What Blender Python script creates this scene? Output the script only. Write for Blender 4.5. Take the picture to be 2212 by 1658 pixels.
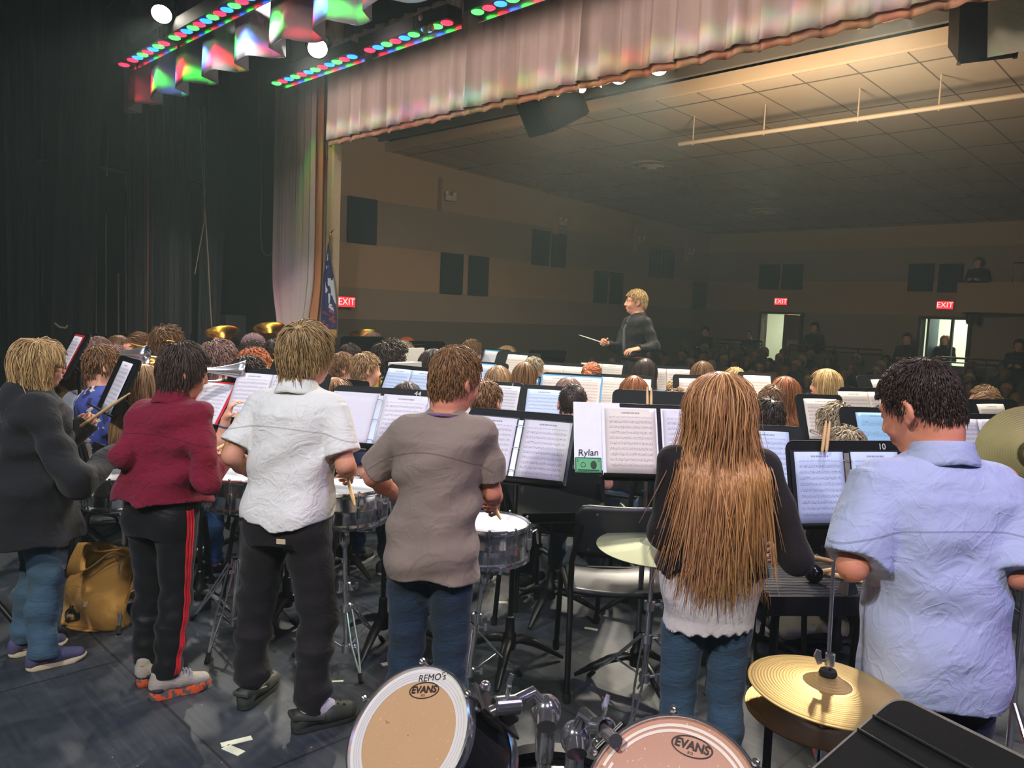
import bpy, bmesh, math, random
import numpy as np
from mathutils import Matrix, Vector, Euler

for _o in list(bpy.data.objects):
    bpy.data.objects.remove(_o)
SC = bpy.context.scene
COL = SC.collection
PI = math.pi

# ------------------------------------------------------------------ camera
F_PX, PITCH, ROLL, YAW, CAM_H = 1697.0, 0.0896, 0.0412, 0.7817, 1.62
_fw = np.array([0, math.cos(PITCH), -math.sin(PITCH)])
_r0 = np.array([1.0, 0, 0]); _u0 = np.array([0, math.sin(PITCH), math.cos(PITCH)])
_rt = _r0*math.cos(ROLL) + _u0*math.sin(ROLL)
_up = _u0*math.cos(ROLL) - _r0*math.sin(ROLL)
CAMP = np.array([0, 0, CAM_H])
cam_d = bpy.data.cameras.new('camera'); cam = bpy.data.objects.new('camera', cam_d); COL.objects.link(cam)
cam_d.sensor_width = 36.0; cam_d.lens = 36.0*F_PX/2212; cam_d.clip_end = 200; cam_d.clip_start = 0.05
_m = Matrix.Identity(4)
for i in range(3):
    _m[i][0] = _rt[i]; _m[i][1] = _up[i]; _m[i][2] = -_fw[i]; _m[i][3] = CAMP[i]
cam.matrix_world = _m
SC.camera = cam

# ------------------------------------------------------------------ world, exposure
w = bpy.data.worlds.new('world'); SC.world = w; w.use_nodes = True
w.node_tree.nodes['Background'].inputs[0].default_value = (0.62, 0.68, 0.8, 1)
w.node_tree.nodes['Background'].inputs[1].default_value = 0.016
# thin haze hanging in the air of the stage and the hall
_hz = w.node_tree.nodes.new('ShaderNodeVolumeScatter'); _hz.inputs['Density'].default_value = 0.0046; _hz.inputs['Anisotropy'].default_value = 0.3
_hz.inputs['Color'].default_value = (0.74, 0.95, 0.92, 1)
w.node_tree.links.new(_hz.outputs[0], w.node_tree.nodes['World Output'].inputs['Volume'])
SC.view_settings.view_transform = 'Standard'; SC.view_settings.look = 'None'
SC.view_settings.exposure = 0.12; SC.view_settings.gamma = 1.0
SC.view_settings.use_curve_mapping = False
SC.cycles.use_denoising = True
SC.cycles.max_bounces = 5; SC.cycles.diffuse_bounces = 2; SC.cycles.glossy_bounces = 3; SC.cycles.volume_bounces = 0
SC.cycles.use_adaptive_sampling = True; SC.cycles.adaptive_threshold = 0.07; SC.cycles.adaptive_min_samples = 12
SC.cycles.sample_clamp_indirect = 4.0
SC.cycles.use_light_tree = True

def RW(x, y, z):
    """room frame (x along the stage front, y towards the audience) -> world"""
    c, s = math.cos(YAW), math.sin(YAW)
    return Vector((c*x + s*y, -s*x + c*y, z))
def at(px, py, d):
    q = _fw + _rt*(px-1106)/F_PX + _up*(829-py)/F_PX
    return CAMP + q*d
def on_z(px, py, z=0.0):
    q = _fw + _rt*(px-1106)/F_PX + _up*(829-py)/F_PX
    return CAMP + q*((z-CAM_H)/q[2])
def dep(p):
    return float((np.array(p)-CAMP) @ _fw)

def spot(name, loc, target, power, col, size=0.12, cone=70, blend=0.5):
    l = bpy.data.lights.new(name, 'SPOT'); l.energy = power; l.color = col
    l.shadow_soft_size = size; l.spot_size = math.radians(cone); l.spot_blend = blend
    o = bpy.data.objects.new(name, l); COL.objects.link(o); o.location = loc
    o.rotation_euler = (Vector(target)-Vector(loc)).to_track_quat('-Z', 'Y').to_euler()
    return o
def area(name, loc, target, power, col, sx, sy=None):
    l = bpy.data.lights.new(name, 'AREA'); l.energy = power; l.color = col
    l.shape = 'RECTANGLE'; l.size = sx; l.size_y = sy or sx
    o = bpy.data.objects.new(name, l); COL.objects.link(o); o.location = loc
    o.rotation_euler = (Vector(target)-Vector(loc)).to_track_quat('-Z', 'Y').to_euler()
    return o

# stage lighting: lamps on the battens above the stage, the front lamps beyond the valance, and added fill spots
WARM, COOL, NEUT = (1.0, 0.90, 0.74), (0.66, 0.78, 1.0), (1.0, 0.97, 0.93)
spot('key_stage_lamp', (-3.0, -1.6, 5.0), (-0.9, 3.2, 0.7), 760, NEUT, 0.16, 75, 0.6)
spot('key_stage_lamp', (0.6, -1.8, 5.0), (0.4, 3.4, 0.7), 470, (1.0, 0.93, 0.9), 0.16, 75, 0.6)
spot('violet_stage_lamp', (3.0, -0.6, 4.6), (1.5, 1.9, 0.9), 330, (0.40, 0.36, 1.0), 0.12, 60, 0.7)
spot('green_stage_lamp', (2.0, 1.0, 4.8), (0.4, 3.3, 0.7), 70, (0.3, 1.0, 0.62), 0.1, 45, 0.7)
spot('magenta_stage_lamp', (2.4, 0.6, 4.8), (1.0, 2.6, 1.0), 110, (1.0, 0.25, 0.5), 0.1, 45, 0.7)
spot('blue_stage_lamp', (-2.5, 1.2, 4.8), (-0.8, 4.2, 0.3), 160, (0.25, 0.45, 1.0), 0.1, 60, 0.7)
for _x in (-9.2, -7.4, -5.6, -3.8, -2.0, -0.2):
    spot('valance_fill_spot', RW(_x, 4.95, 4.42), RW(_x, 6.2, 4.45), 34, (1.0, 0.80, 0.74), 0.15, 120, 0.8)  # added wash to brighten the valance, no fixture hangs here
spot('curtain_fill_spot', RW(-7.0, 3.4, 4.9), RW(-10.9, 6.2, 2.2), 620, (1.0, 0.9, 0.86), 0.1, 48, 0.5)  # extra spot added to brighten the tied curtain and jamb
spot('podium_lamp', RW(-3.6, 8.3, 4.35), RW(-5.1, 7.0, 1.6), 620, WARM, 0.08, 30, 0.6)
spot('podium_lamp', RW(-6.5, 5.2, 4.5), RW(-5.1, 7.0, 1.5), 420, WARM, 0.08, 26, 0.6)
spot('band_stage_lamp', (-2.0, 3.4, 4.9), (-1.6, 6.8, 0.9), 400, (1.0, 0.93, 0.92), 0.14, 95, 0.6)
spot('band_stage_lamp', (1.6, 2.9, 4.9), (1.2, 5.4, 0.9), 240, NEUT, 0.14, 90, 0.6)
# ------------------------------------------------------------------ colours and materials
def lin(c):
    out = []
    for v in c[:3]:
        v = v/255.0
        out.append(v/12.92 if v <= 0.04045 else ((v+0.055)/1.055)**2.4)
    return (*out, 1.0)
_MC = {}
def nt_new(name):
    m = bpy.data.materials.new(name); m.use_nodes = True
    nt = m.node_tree
    return m, nt, nt.nodes['Principled BSDF']
def N(nt, t, **kw):
    n = nt.nodes.new(t)
    for k, v in kw.items():
        setattr(n, k, v)
    return n
def M_(nt, op, a, b=None, clamp=False):
    n = nt.nodes.new('ShaderNodeMath'); n.operation = op; n.use_clamp = clamp
    for i, v in enumerate((a, b)):
        if v is None: continue
        if isinstance(v, (int, float)): n.inputs[i].default_value = v
        else: nt.links.new(v, n.inputs[i])
    return n.outputs[0]
def mixc(nt, fac, a, b):
    n = nt.nodes.new('ShaderNodeMix'); n.data_type = 'RGBA'
    for i, v in ((0, fac), (6, a), (7, b)):
        if isinstance(v, (int, float, tuple)): n.inputs[i].default_value = v
        else: nt.links.new(v, n.inputs[i])
    return n.outputs[2]
def bump(nt, bs, h, strength, dist):
    b = N(nt, 'ShaderNodeBump'); b.inputs['Strength'].default_value = strength; b.inputs['Distance'].default_value = dist
    nt.links.new(h, b.inputs['Height']); nt.links.new(b.outputs[0], bs.inputs['Normal'])
    return b
def noise(nt, vec, scale, detail=3.0, rough=0.55, dist=0.0):
    n = N(nt, 'ShaderNodeTexNoise'); n.inputs['Scale'].default_value = scale; n.inputs['Detail'].default_value = detail
    n.inputs['Roughness'].default_value = rough; n.inputs['Distortion'].default_value = dist
    if vec is not None: nt.links.new(vec, n.inputs['Vector'])
    return n.outputs['Fac']
def mapv(nt, vec, scale=(1, 1, 1), rot=(0, 0, 0), loc=(0, 0, 0)):
    n = N(nt, 'ShaderNodeMapping'); n.inputs['Scale'].default_value = scale; n.inputs['Rotation'].default_value = rot
    n.inputs['Location'].default_value = loc; nt.links.new(vec, n.inputs['Vector']); return n.outputs[0]
def objc(nt):
    return N(nt, 'ShaderNodeTexCoord').outputs['Object']

def mat(name, col, rough=0.6, metal=0.0, spec=0.5, var=0.08, vscale=20.0, bmp=0.0, bscale=60.0, coat=0.0):
    key = (name, tuple(col), rough, metal)
    if key in _MC: return _MC[key]
    m, nt, bs = nt_new(name)
    oc = objc(nt)
    f = noise(nt, oc, vscale, 3)
    c = lin(col)
    d = tuple(v*(1-var) for v in c[:3]) + (1,)
    e = tuple(min(1, v*(1+var)) for v in c[:3]) + (1,)
    nt.links.new(mixc(nt, f, d, e), bs.inputs['Base Color'])
    bs.inputs['Roughness'].default_value = rough; bs.inputs['Metallic'].default_value = metal
    bs.inputs['Specular IOR Level'].default_value = spec
    if coat: bs.inputs['Coat Weight'].default_value = coat
    if bmp: bump(nt, bs, noise(nt, oc, bscale, 4), bmp, 0.01)
    _MC[key] = m
    return m
def cloth(name, col, crease=0.5, scale=7.0, var=0.05, rough=0.85, seams=(), fleck=0.0, stretch=(1, 1, 0.7)):
    """woven cloth: crease network, fine weave and stitched seams (z, x-slope) given in the wearer's own frame"""
    key = ('cloth', name, tuple(col), crease, scale, tuple(seams))
    if key in _MC: return _MC[key]
    m, nt, bs = nt_new(name)
    oc = objc(nt)
    v = mapv(nt, oc, stretch, (0.3, 0.2, 0.4))
    n1 = noise(nt, v, scale, 1.5, 0.5, 0.7)
    n2 = noise(nt, mapv(nt, v, (1, 1, 1), (0.9, 0.5, 0.2), (5, 3, 1)), scale*1.9, 1.5, 0.5, 0.5)
    def ridge(n, wd):
        q = N(nt, 'ShaderNodeMapRange'); q.interpolation_type = 'SMOOTHERSTEP'; q.inputs[1].default_value = 0.0; q.inputs[2].default_value = wd; q.inputs[3].default_value = 1.0; q.inputs[4].default_value = 0.0
        nt.links.new(M_(nt, 'ABSOLUTE', M_(nt, 'SUBTRACT', n, 0.5)), q.inputs[0]); return q.outputs[0]
    big = noise(nt, v, scale*0.55, 1.5, 0.5, 0.4)
    h = M_(nt, 'ADD', M_(nt, 'MULTIPLY', ridge(n1, 0.035), 0.045), M_(nt, 'MULTIPLY', ridge(n2, 0.03), 0.03))
    mid = noise(nt, mapv(nt, v, (1.0, 1.0, 1.9), (0.5, 0.6, 0.3), (2, 7, 4)), scale*1.5, 2.5, 0.6, 1.2)
    h = M_(nt, 'ADD', h, M_(nt, 'MULTIPLY', mid, 0.55))
    h = M_(nt, 'ADD', h, M_(nt, 'MULTIPLY', big, 1.5))
    fine = noise(nt, oc, 420.0, 2.0)
    h = M_(nt, 'ADD', h, M_(nt, 'MULTIPLY', fine, 0.04))
    c = lin(col)
    lo = tuple(x*(1-var*2) for x in c[:3]) + (1,); hi = tuple(min(1, x*(1+var)) for x in c[:3]) + (1,)
    base = mixc(nt, fine if fleck else n2, lo, hi)
    sx = N(nt, 'ShaderNodeSeparateXYZ'); nt.links.new(oc, sx.inputs[0])
    for (z, k, y_max) in seams:
        zz = M_(nt, 'ADD', M_(nt, 'SUBTRACT', sx.outputs[2], z), M_(nt, 'MULTIPLY', M_(nt, 'MULTIPLY', sx.outputs[0], sx.outputs[0]), k))
        ln = M_(nt, 'LESS_THAN', M_(nt, 'ABSOLUTE', zz), 0.0022)
        ln = M_(nt, 'MULTIPLY', ln, M_(nt, 'LESS_THAN', sx.outputs[1], y_max))
        base = mixc(nt, M_(nt, 'MULTIPLY', ln, 0.55), base, tuple(x*0.35 for x in c[:3]) + (1,))
        h = M_(nt, 'SUBTRACT', h, M_(nt, 'MULTIPLY', ln, 0.2))
    nt.links.new(base, bs.inputs['Base Color'])
    bs.inputs['Roughness'].default_value = rough; bs.inputs['Specular IOR Level'].default_value = 0.2
    bs.inputs['Sheen Weight'].default_value = 0.12
    bump(nt, bs, h, crease, 0.022)
    _MC[key] = m
    return m
def hairm(name, root, tip, rough=0.42):
    key = ('hair', name, tuple(root), tuple(tip))
    if key in _MC: return _MC[key]
    m, nt, bs = nt_new(name)
    g = N(nt, 'ShaderNodeNewGeometry')
    oc = objc(nt)
    f = M_(nt, 'ADD', M_(nt, 'MULTIPLY', g.outputs['Random Per Island'], 0.75), M_(nt, 'MULTIPLY', noise(nt, mapv(nt, oc, (90, 90, 9)), 1.0, 2), 0.4))
    nt.links.new(mixc(nt, f, lin(root), lin(tip)), bs.inputs['Base Color'])
    bs.inputs['Roughness'].default_value = rough; bs.inputs['Specular IOR Level'].default_value = 0.35
    _MC[key] = m
    return m
def skinm(col):
    key = ('skin', tuple(col))
    if key in _MC: return _MC[key]
    m, nt, bs = nt_new('skin')
    oc = objc(nt); c = lin(col)
    f = noise(nt, oc, 14, 3)
    nt.links.new(mixc(nt, f, (c[0]*0.93, c[1]*0.84, c[2]*0.80, 1), (min(1, c[0]*1.05), c[1]*1.05, c[2]*1.05, 1)), bs.inputs['Base Color'])
    bs.inputs['Roughness'].default_value = 0.52; bs.inputs['Specular IOR Level'].default_value = 0.35
    bs.inputs['Subsurface Weight'].default_value = 0.0
    bump(nt, bs, noise(nt, oc, 160, 3), 0.12, 0.004)
    _MC[key] = m
    return m
def emis(name, col, strength):
    m, nt, bs = nt_new(name)
    bs.inputs['Base Color'].default_value = (0.02, 0.02, 0.02, 1)
    bs.inputs['Emission Color'].default_value = (*col, 1); bs.inputs['Emission Strength'].default_value = strength
    return m
CHROME = mat('chrome', (226, 228, 232), 0.13, 0.93, var=0.02)
STEEL = mat('brushed_steel', (150, 152, 156), 0.32, 1.0, var=0.05)
BLACKM = mat('black_metal', (16, 17, 18), 0.38, 0.0, 0.5, bmp=0.05, bscale=300)
BLACKP = mat('black_plastic', (20, 21, 22), 0.5, 0.0, 0.4)
RUBBER = mat('black_rubber', (14, 14, 15), 0.8)
WOOD = mat('stick_wood', (222, 182, 128), 0.5, var=0.12, vscale=40)
BRASS = mat('lacquered_brass', (236, 176, 76), 0.27, 1.0, var=0.05)
SILVER = mat('silver_plate', (225, 226, 230), 0.24, 0.9, var=0.03)

def paper_mat(name, tint, rows=True, pitch=0.0235, ink=0.62):
    key = ('paper', name, tuple(tint), pitch)
    if key in _MC: return _MC[key]
    m, nt, bs = nt_new(name)
    oc = objc(nt); sx = N(nt, 'ShaderNodeSeparateXYZ'); nt.links.new(oc, sx.inputs[0])
    x, z = sx.outputs[0], sx.outputs[2]
    base = lin(tint)
    if rows:
        u = M_(nt, 'FRACT', M_(nt, 'ADD', M_(nt, 'DIVIDE', z, pitch), 20.0))
        inst = M_(nt, 'MULTIPLY', M_(nt, 'GREATER_THAN', u, 0.28), M_(nt, 'LESS_THAN', u, 0.66))
        line = M_(nt, 'LESS_THAN', M_(nt, 'FRACT', M_(nt, 'MULTIPLY', M_(nt, 'SUBTRACT', u, 0.28), 13.15)), 0.26)
        row = M_(nt, 'FLOOR', M_(nt, 'ADD', M_(nt, 'DIVIDE', z, pitch), 20.0))
        cv = N(nt, 'ShaderNodeCombineXYZ'); nt.links.new(M_(nt, 'MULTIPLY', x, 260.0), cv.inputs[0])
        nt.links.new(M_(nt, 'ADD', M_(nt, 'MULTIPLY', row, 7.3), M_(nt, 'MULTIPLY', u, 5.0)), cv.inputs[1])
        nn = noise(nt, cv.outputs[0], 1.0, 2.0, 0.6)
        note = M_(nt, 'MULTIPLY', M_(nt, 'GREATER_THAN', nn, 0.56), M_(nt, 'MULTIPLY', M_(nt, 'GREATER_THAN', u, 0.22), M_(nt, 'LESS_THAN', u, 0.76)))
        inkm = M_(nt, 'MAXIMUM', M_(nt, 'MULTIPLY', M_(nt, 'MULTIPLY', line, inst), 0.7), note)
        inkm = M_(nt, 'MULTIPLY', inkm, M_(nt, 'LESS_THAN', M_(nt, 'ABSOLUTE', x), 0.092))
        inkm = M_(nt, 'MULTIPLY', inkm, M_(nt, 'LESS_THAN', z, 0.105))
        inkm = M_(nt, 'MULTIPLY', inkm, M_(nt, 'GREATER_THAN', z, -0.122))
        tit = M_(nt, 'MULTIPLY', M_(nt, 'LESS_THAN', M_(nt, 'ABSOLUTE', M_(nt, 'SUBTRACT', z, 0.121)), 0.0035), M_(nt, 'LESS_THAN', M_(nt, 'ABSOLUTE', x), 0.04))
        tv = N(nt, 'ShaderNodeCombineXYZ'); nt.links.new(M_(nt, 'MULTIPLY', x, 330.0), tv.inputs[0])
        tit = M_(nt, 'MULTIPLY', tit, M_(nt, 'GREATER_THAN', noise(nt, tv.outputs[0], 1.0, 0), 0.42))
        inkm = M_(nt, 'MAXIMUM', inkm, tit)
        c = mixc(nt, M_(nt, 'MULTIPLY', inkm, ink), base, lin((52, 48, 62)))
        nt.links.new(c, bs.inputs['Base Color'])
    else:
        nt.links.new(mixc(nt, noise(nt, oc, 15, 2), tuple(v*0.95 for v in base[:3]) + (1,), base), bs.inputs['Base Color'])
    bs.inputs['Roughness'].default_value = 0.55; bs.inputs['Specular IOR Level'].default_value = 0.3
    bump(nt, bs, noise(nt, oc, 9, 1), 0.15, 0.01)
    _MC[key] = m
    return m

# ------------------------------------------------------------------ mesh builders
def link(name, me, m=None, parent=None, smooth=True, angle=38):
    if isinstance(m, (list, tuple)):
        for q in m: me.materials.append(q)
    elif m is not None:
        me.materials.append(m)
    if smooth and len(me.polygons):
        me.polygons.foreach_set('use_smooth', np.ones(len(me.polygons), dtype=bool))
        if angle: me.set_sharp_from_angle(angle=math.radians(angle))
    o = bpy.data.objects.new(name, me); COL.objects.link(o)
    if parent is not None: o.parent = parent
    return o
def np_mesh(name, V, Fs):
    """V (n,3); Fs list of int arrays (k,3) or (k,4)"""
    me = bpy.data.meshes.new(name)
    V = np.asarray(V, dtype=np.float32)
    me.vertices.add(len(V)); me.vertices.foreach_set('co', V.ravel())
    Fs = [np.asarray(f, dtype=np.int32) for f in Fs if len(f)]
    if Fs:
        loops = np.concatenate([f.ravel() for f in Fs])
        sizes = np.concatenate([np.full(len(f), f.shape[1], dtype=np.int32) for f in Fs])
        starts = np.concatenate([[0], np.cumsum(sizes)[:-1]]).astype(np.int32)
        me.loops.add(len(loops)); me.loops.foreach_set('vertex_index', loops)
        me.polygons.add(len(sizes)); me.polygons.foreach_set('loop_start', starts)
        me.update(calc_edges=True); me.validate()
    return me
class MB:
    def __init__(self): self.v = []; self.f = []
    def add(self, vs, fs, M=None):
        b = len(self.v)
        if M is not None: vs = [M @ Vector(q) for q in vs]
        self.v += [tuple(q) for q in vs]; self.f += [tuple(i+b for i in g) for g in fs]
        return self
    def box(self, c, s, M=None, taper=1.0):
        x, y, z = s[0]/2, s[1]/2, s[2]/2; t = taper
        vs = [(-x, -y, -z), (x, -y, -z), (x, y, -z), (-x, y, -z), (-x*t, -y*t, z), (x*t, -y*t, z), (x*t, y*t, z), (-x*t, y*t, z)]
        vs = [(a+c[0], b+c[1], d+c[2]) for a, b, d in vs]
        return self.add(vs, [(0, 3, 2, 1), (4, 5, 6, 7), (0, 1, 5, 4), (1, 2, 6, 5), (2, 3, 7, 6), (3, 0, 4, 7)], M)
    def tube(self, pts, r, n=8, caps=True, closed=False, M=None, flat=1.0):
        P = [Vector(p) for p in pts]; k = len(P)
        R = r if isinstance(r, (list, tuple)) else [r]*k
        vs, fs = [], []
        ref = None
        for i, p in enumerate(P):
            if closed: t = P[(i+1) % k]-P[i-1]
            else: t = P[min(i+1, k-1)]-P[max(i-1, 0)]
            t = t.normalized() if t.length > 1e-9 else Vector((0, 0, 1))
            if ref is None:
                ref = t.orthogonal().normalized() if abs(t.z) > 0.9 else Vector((0, 0, 1)).cross(t).normalized()
            ref = (ref-t*ref.dot(t))
            ref = ref.normalized() if ref.length > 1e-6 else t.orthogonal().normalized()
            b = t.cross(ref)
            for j in range(n):
                a = 2*PI*j/n
                vs.append(p+ref*(R[i]*math.cos(a))+b*(R[i]*math.sin(a)*flat))
        m = k if closed else k-1
        for i in range(m):
            for j in range(n):
                a, b2 = i*n+j, i*n+(j+1) % n
                c, d = ((i+1) % k)*n+(j+1) % n, ((i+1) % k)*n+j
                fs.append((a, b2, c, d))
        if caps and not closed:
            fs.append(tuple(range(n))[::-1]); fs.append(tuple((k-1)*n+j for j in range(n)))
        return self.add(vs, fs, M)
    def lathe(self, prof, n=32, M=None, cap0=False, cap1=False):
        """prof list of (r, z)"""
        vs, fs = [], []
        for r, z in prof:
            for j in range(n):
                a = 2*PI*j/n; vs.append((r*math.cos(a), r*math.sin(a), z))
        for i in range(len(prof)-1):
            for j in range(n):
                fs.append((i*n+j, i*n+(j+1) % n, (i+1)*n+(j+1) % n, (i+1)*n+j))
        if cap0: fs.append(tuple(range(n))[::-1])
        if cap1: fs.append(tuple((len(prof)-1)*n+j for j in range(n)))
        return self.add(vs, fs, M)
    def prism(self, poly, z0, z1, M=None):
        n = len(poly)
        vs = [(x, y, z0) for x, y in poly]+[(x, y, z1) for x, y in poly]
        fs = [tuple(range(n))[::-1], tuple(range(n, 2*n))]+[(i, (i+1) % n, n+(i+1) % n, n+i) for i in range(n)]
        return self.add(vs, fs, M)
    def ball(self, c, r, n=12, M=None):
        rr = r if isinstance(r, (list, tuple)) else (r, r, r)
        vs, fs = [], []
        m = n//2
        for i in range(m+1):
            t = PI*i/m
            for j in range(n):
                a = 2*PI*j/n
                vs.append((c[0]+rr[0]*math.sin(t)*math.cos(a), c[1]+rr[1]*math.sin(t)*math.sin(a), c[2]+rr[2]*math.cos(t)))
        for i in range(m):
            for j in range(n):
                fs.append((i*n+j, (i+1)*n+j, (i+1)*n+(j+1) % n, i*n+(j+1) % n))
        return self.add(vs, fs, M)
    def grid(self, fn, nu, nv, M=None):
        vs = [fn(i/nu, j/nv) for j in range(nv+1) for i in range(nu+1)]
        fs = [(j*(nu+1)+i, j*(nu+1)+i+1, (j+1)*(nu+1)+i+1, (j+1)*(nu+1)+i) for j in range(nv) for i in range(nu)]
        return self.add(vs, fs, M)
    def build(self, name, m=None, parent=None, smooth=True, angle=38, bevel=0, solid=0):
        me = bpy.data.meshes.new(name); me.from_pydata(self.v, [], self.f); me.update()
        if bevel:
            bm = bmesh.new(); bm.from_mesh(me)
            bmesh.ops.remove_doubles(bm, verts=bm.verts, dist=1e-6)
            ed = [e for e in bm.edges if len(e.link_faces) == 2 and e.calc_face_angle(0) > 0.6]
            bmesh.ops.bevel(bm, geom=ed, offset=bevel, segments=2, affect='EDGES', clamp_overlap=True)
            bm.to_mesh(me); bm.free(); me.update()
        o = link(name, me, m, parent, smooth, angle)
        if solid:
            s = o.modifiers.new('solid', 'SOLIDIFY'); s.thickness = solid; s.offset = 0
        return o
def rrect(w, h, r, n=4):
    pts = []
    for cx, cy, a0 in ((w/2-r, h/2-r, 0), (-w/2+r, h/2-r, 90), (-w/2+r, -h/2+r, 180), (w/2-r, -h/2+r, 270)):
        for i in range(n+1):
            a = math.radians(a0+90*i/n); pts.append((cx+r*math.cos(a), cy+r*math.sin(a)))
    return pts
def tag(o, label, cat, group=None, kind=None):
    o['label'] = label; o['category'] = cat
    if group: o['group'] = group
    if kind: o['kind'] = kind
    return o
def struct(o):
    o['kind'] = 'structure'; return o
def empty(name, loc=(0, 0, 0), rz=0.0, mtx=None):
    o = bpy.data.objects.new(name, None); COL.objects.link(o); o.empty_display_size = 0.1
    if mtx is not None: o.matrix_world = mtx
    else:
        o.location = Vector(loc); o.rotation_euler = (0, 0, rz)
    return o
def frame(loc, zdir, xhint=(1, 0, 0)):
    z = Vector(zdir).normalized(); x = Vector(xhint); x = (x-z*x.dot(z)).normalized(); y = z.cross(x)
    m = Matrix.Identity(4)
    for i in range(3):
        m[i][0] = x[i]; m[i][1] = y[i]; m[i][2] = z[i]; m[i][3] = loc[i]
    return m
def copy_tree(o, parent=None):
    c = o.copy(); COL.objects.link(c)
    if parent is not None: c.parent = parent
    for ch in list(o.children): copy_tree(ch, c)
    return c
def text_part(name, txt, size, m, parent, mtx, extrude=0.0006, shear=0.0, bold=0.0):
    cu = bpy.data.curves.new(name, 'FONT'); cu.body = txt; cu.size = size; cu.extrude = extrude; cu.shear = shear
    cu.offset = bold; cu.align_x = 'CENTER'; cu.align_y = 'CENTER'; cu.resolution_u = 3
    o = bpy.data.objects.new(name, cu); COL.objects.link(o)
    dg = bpy.context.evaluated_depsgraph_get()
    me = bpy.data.meshes.new_from_object(o.evaluated_get(dg))
    bpy.data.objects.remove(o)
    me.materials.clear()
    q = link(name, me, m, parent, False)
    q.matrix_local = mtx
    return q
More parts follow.
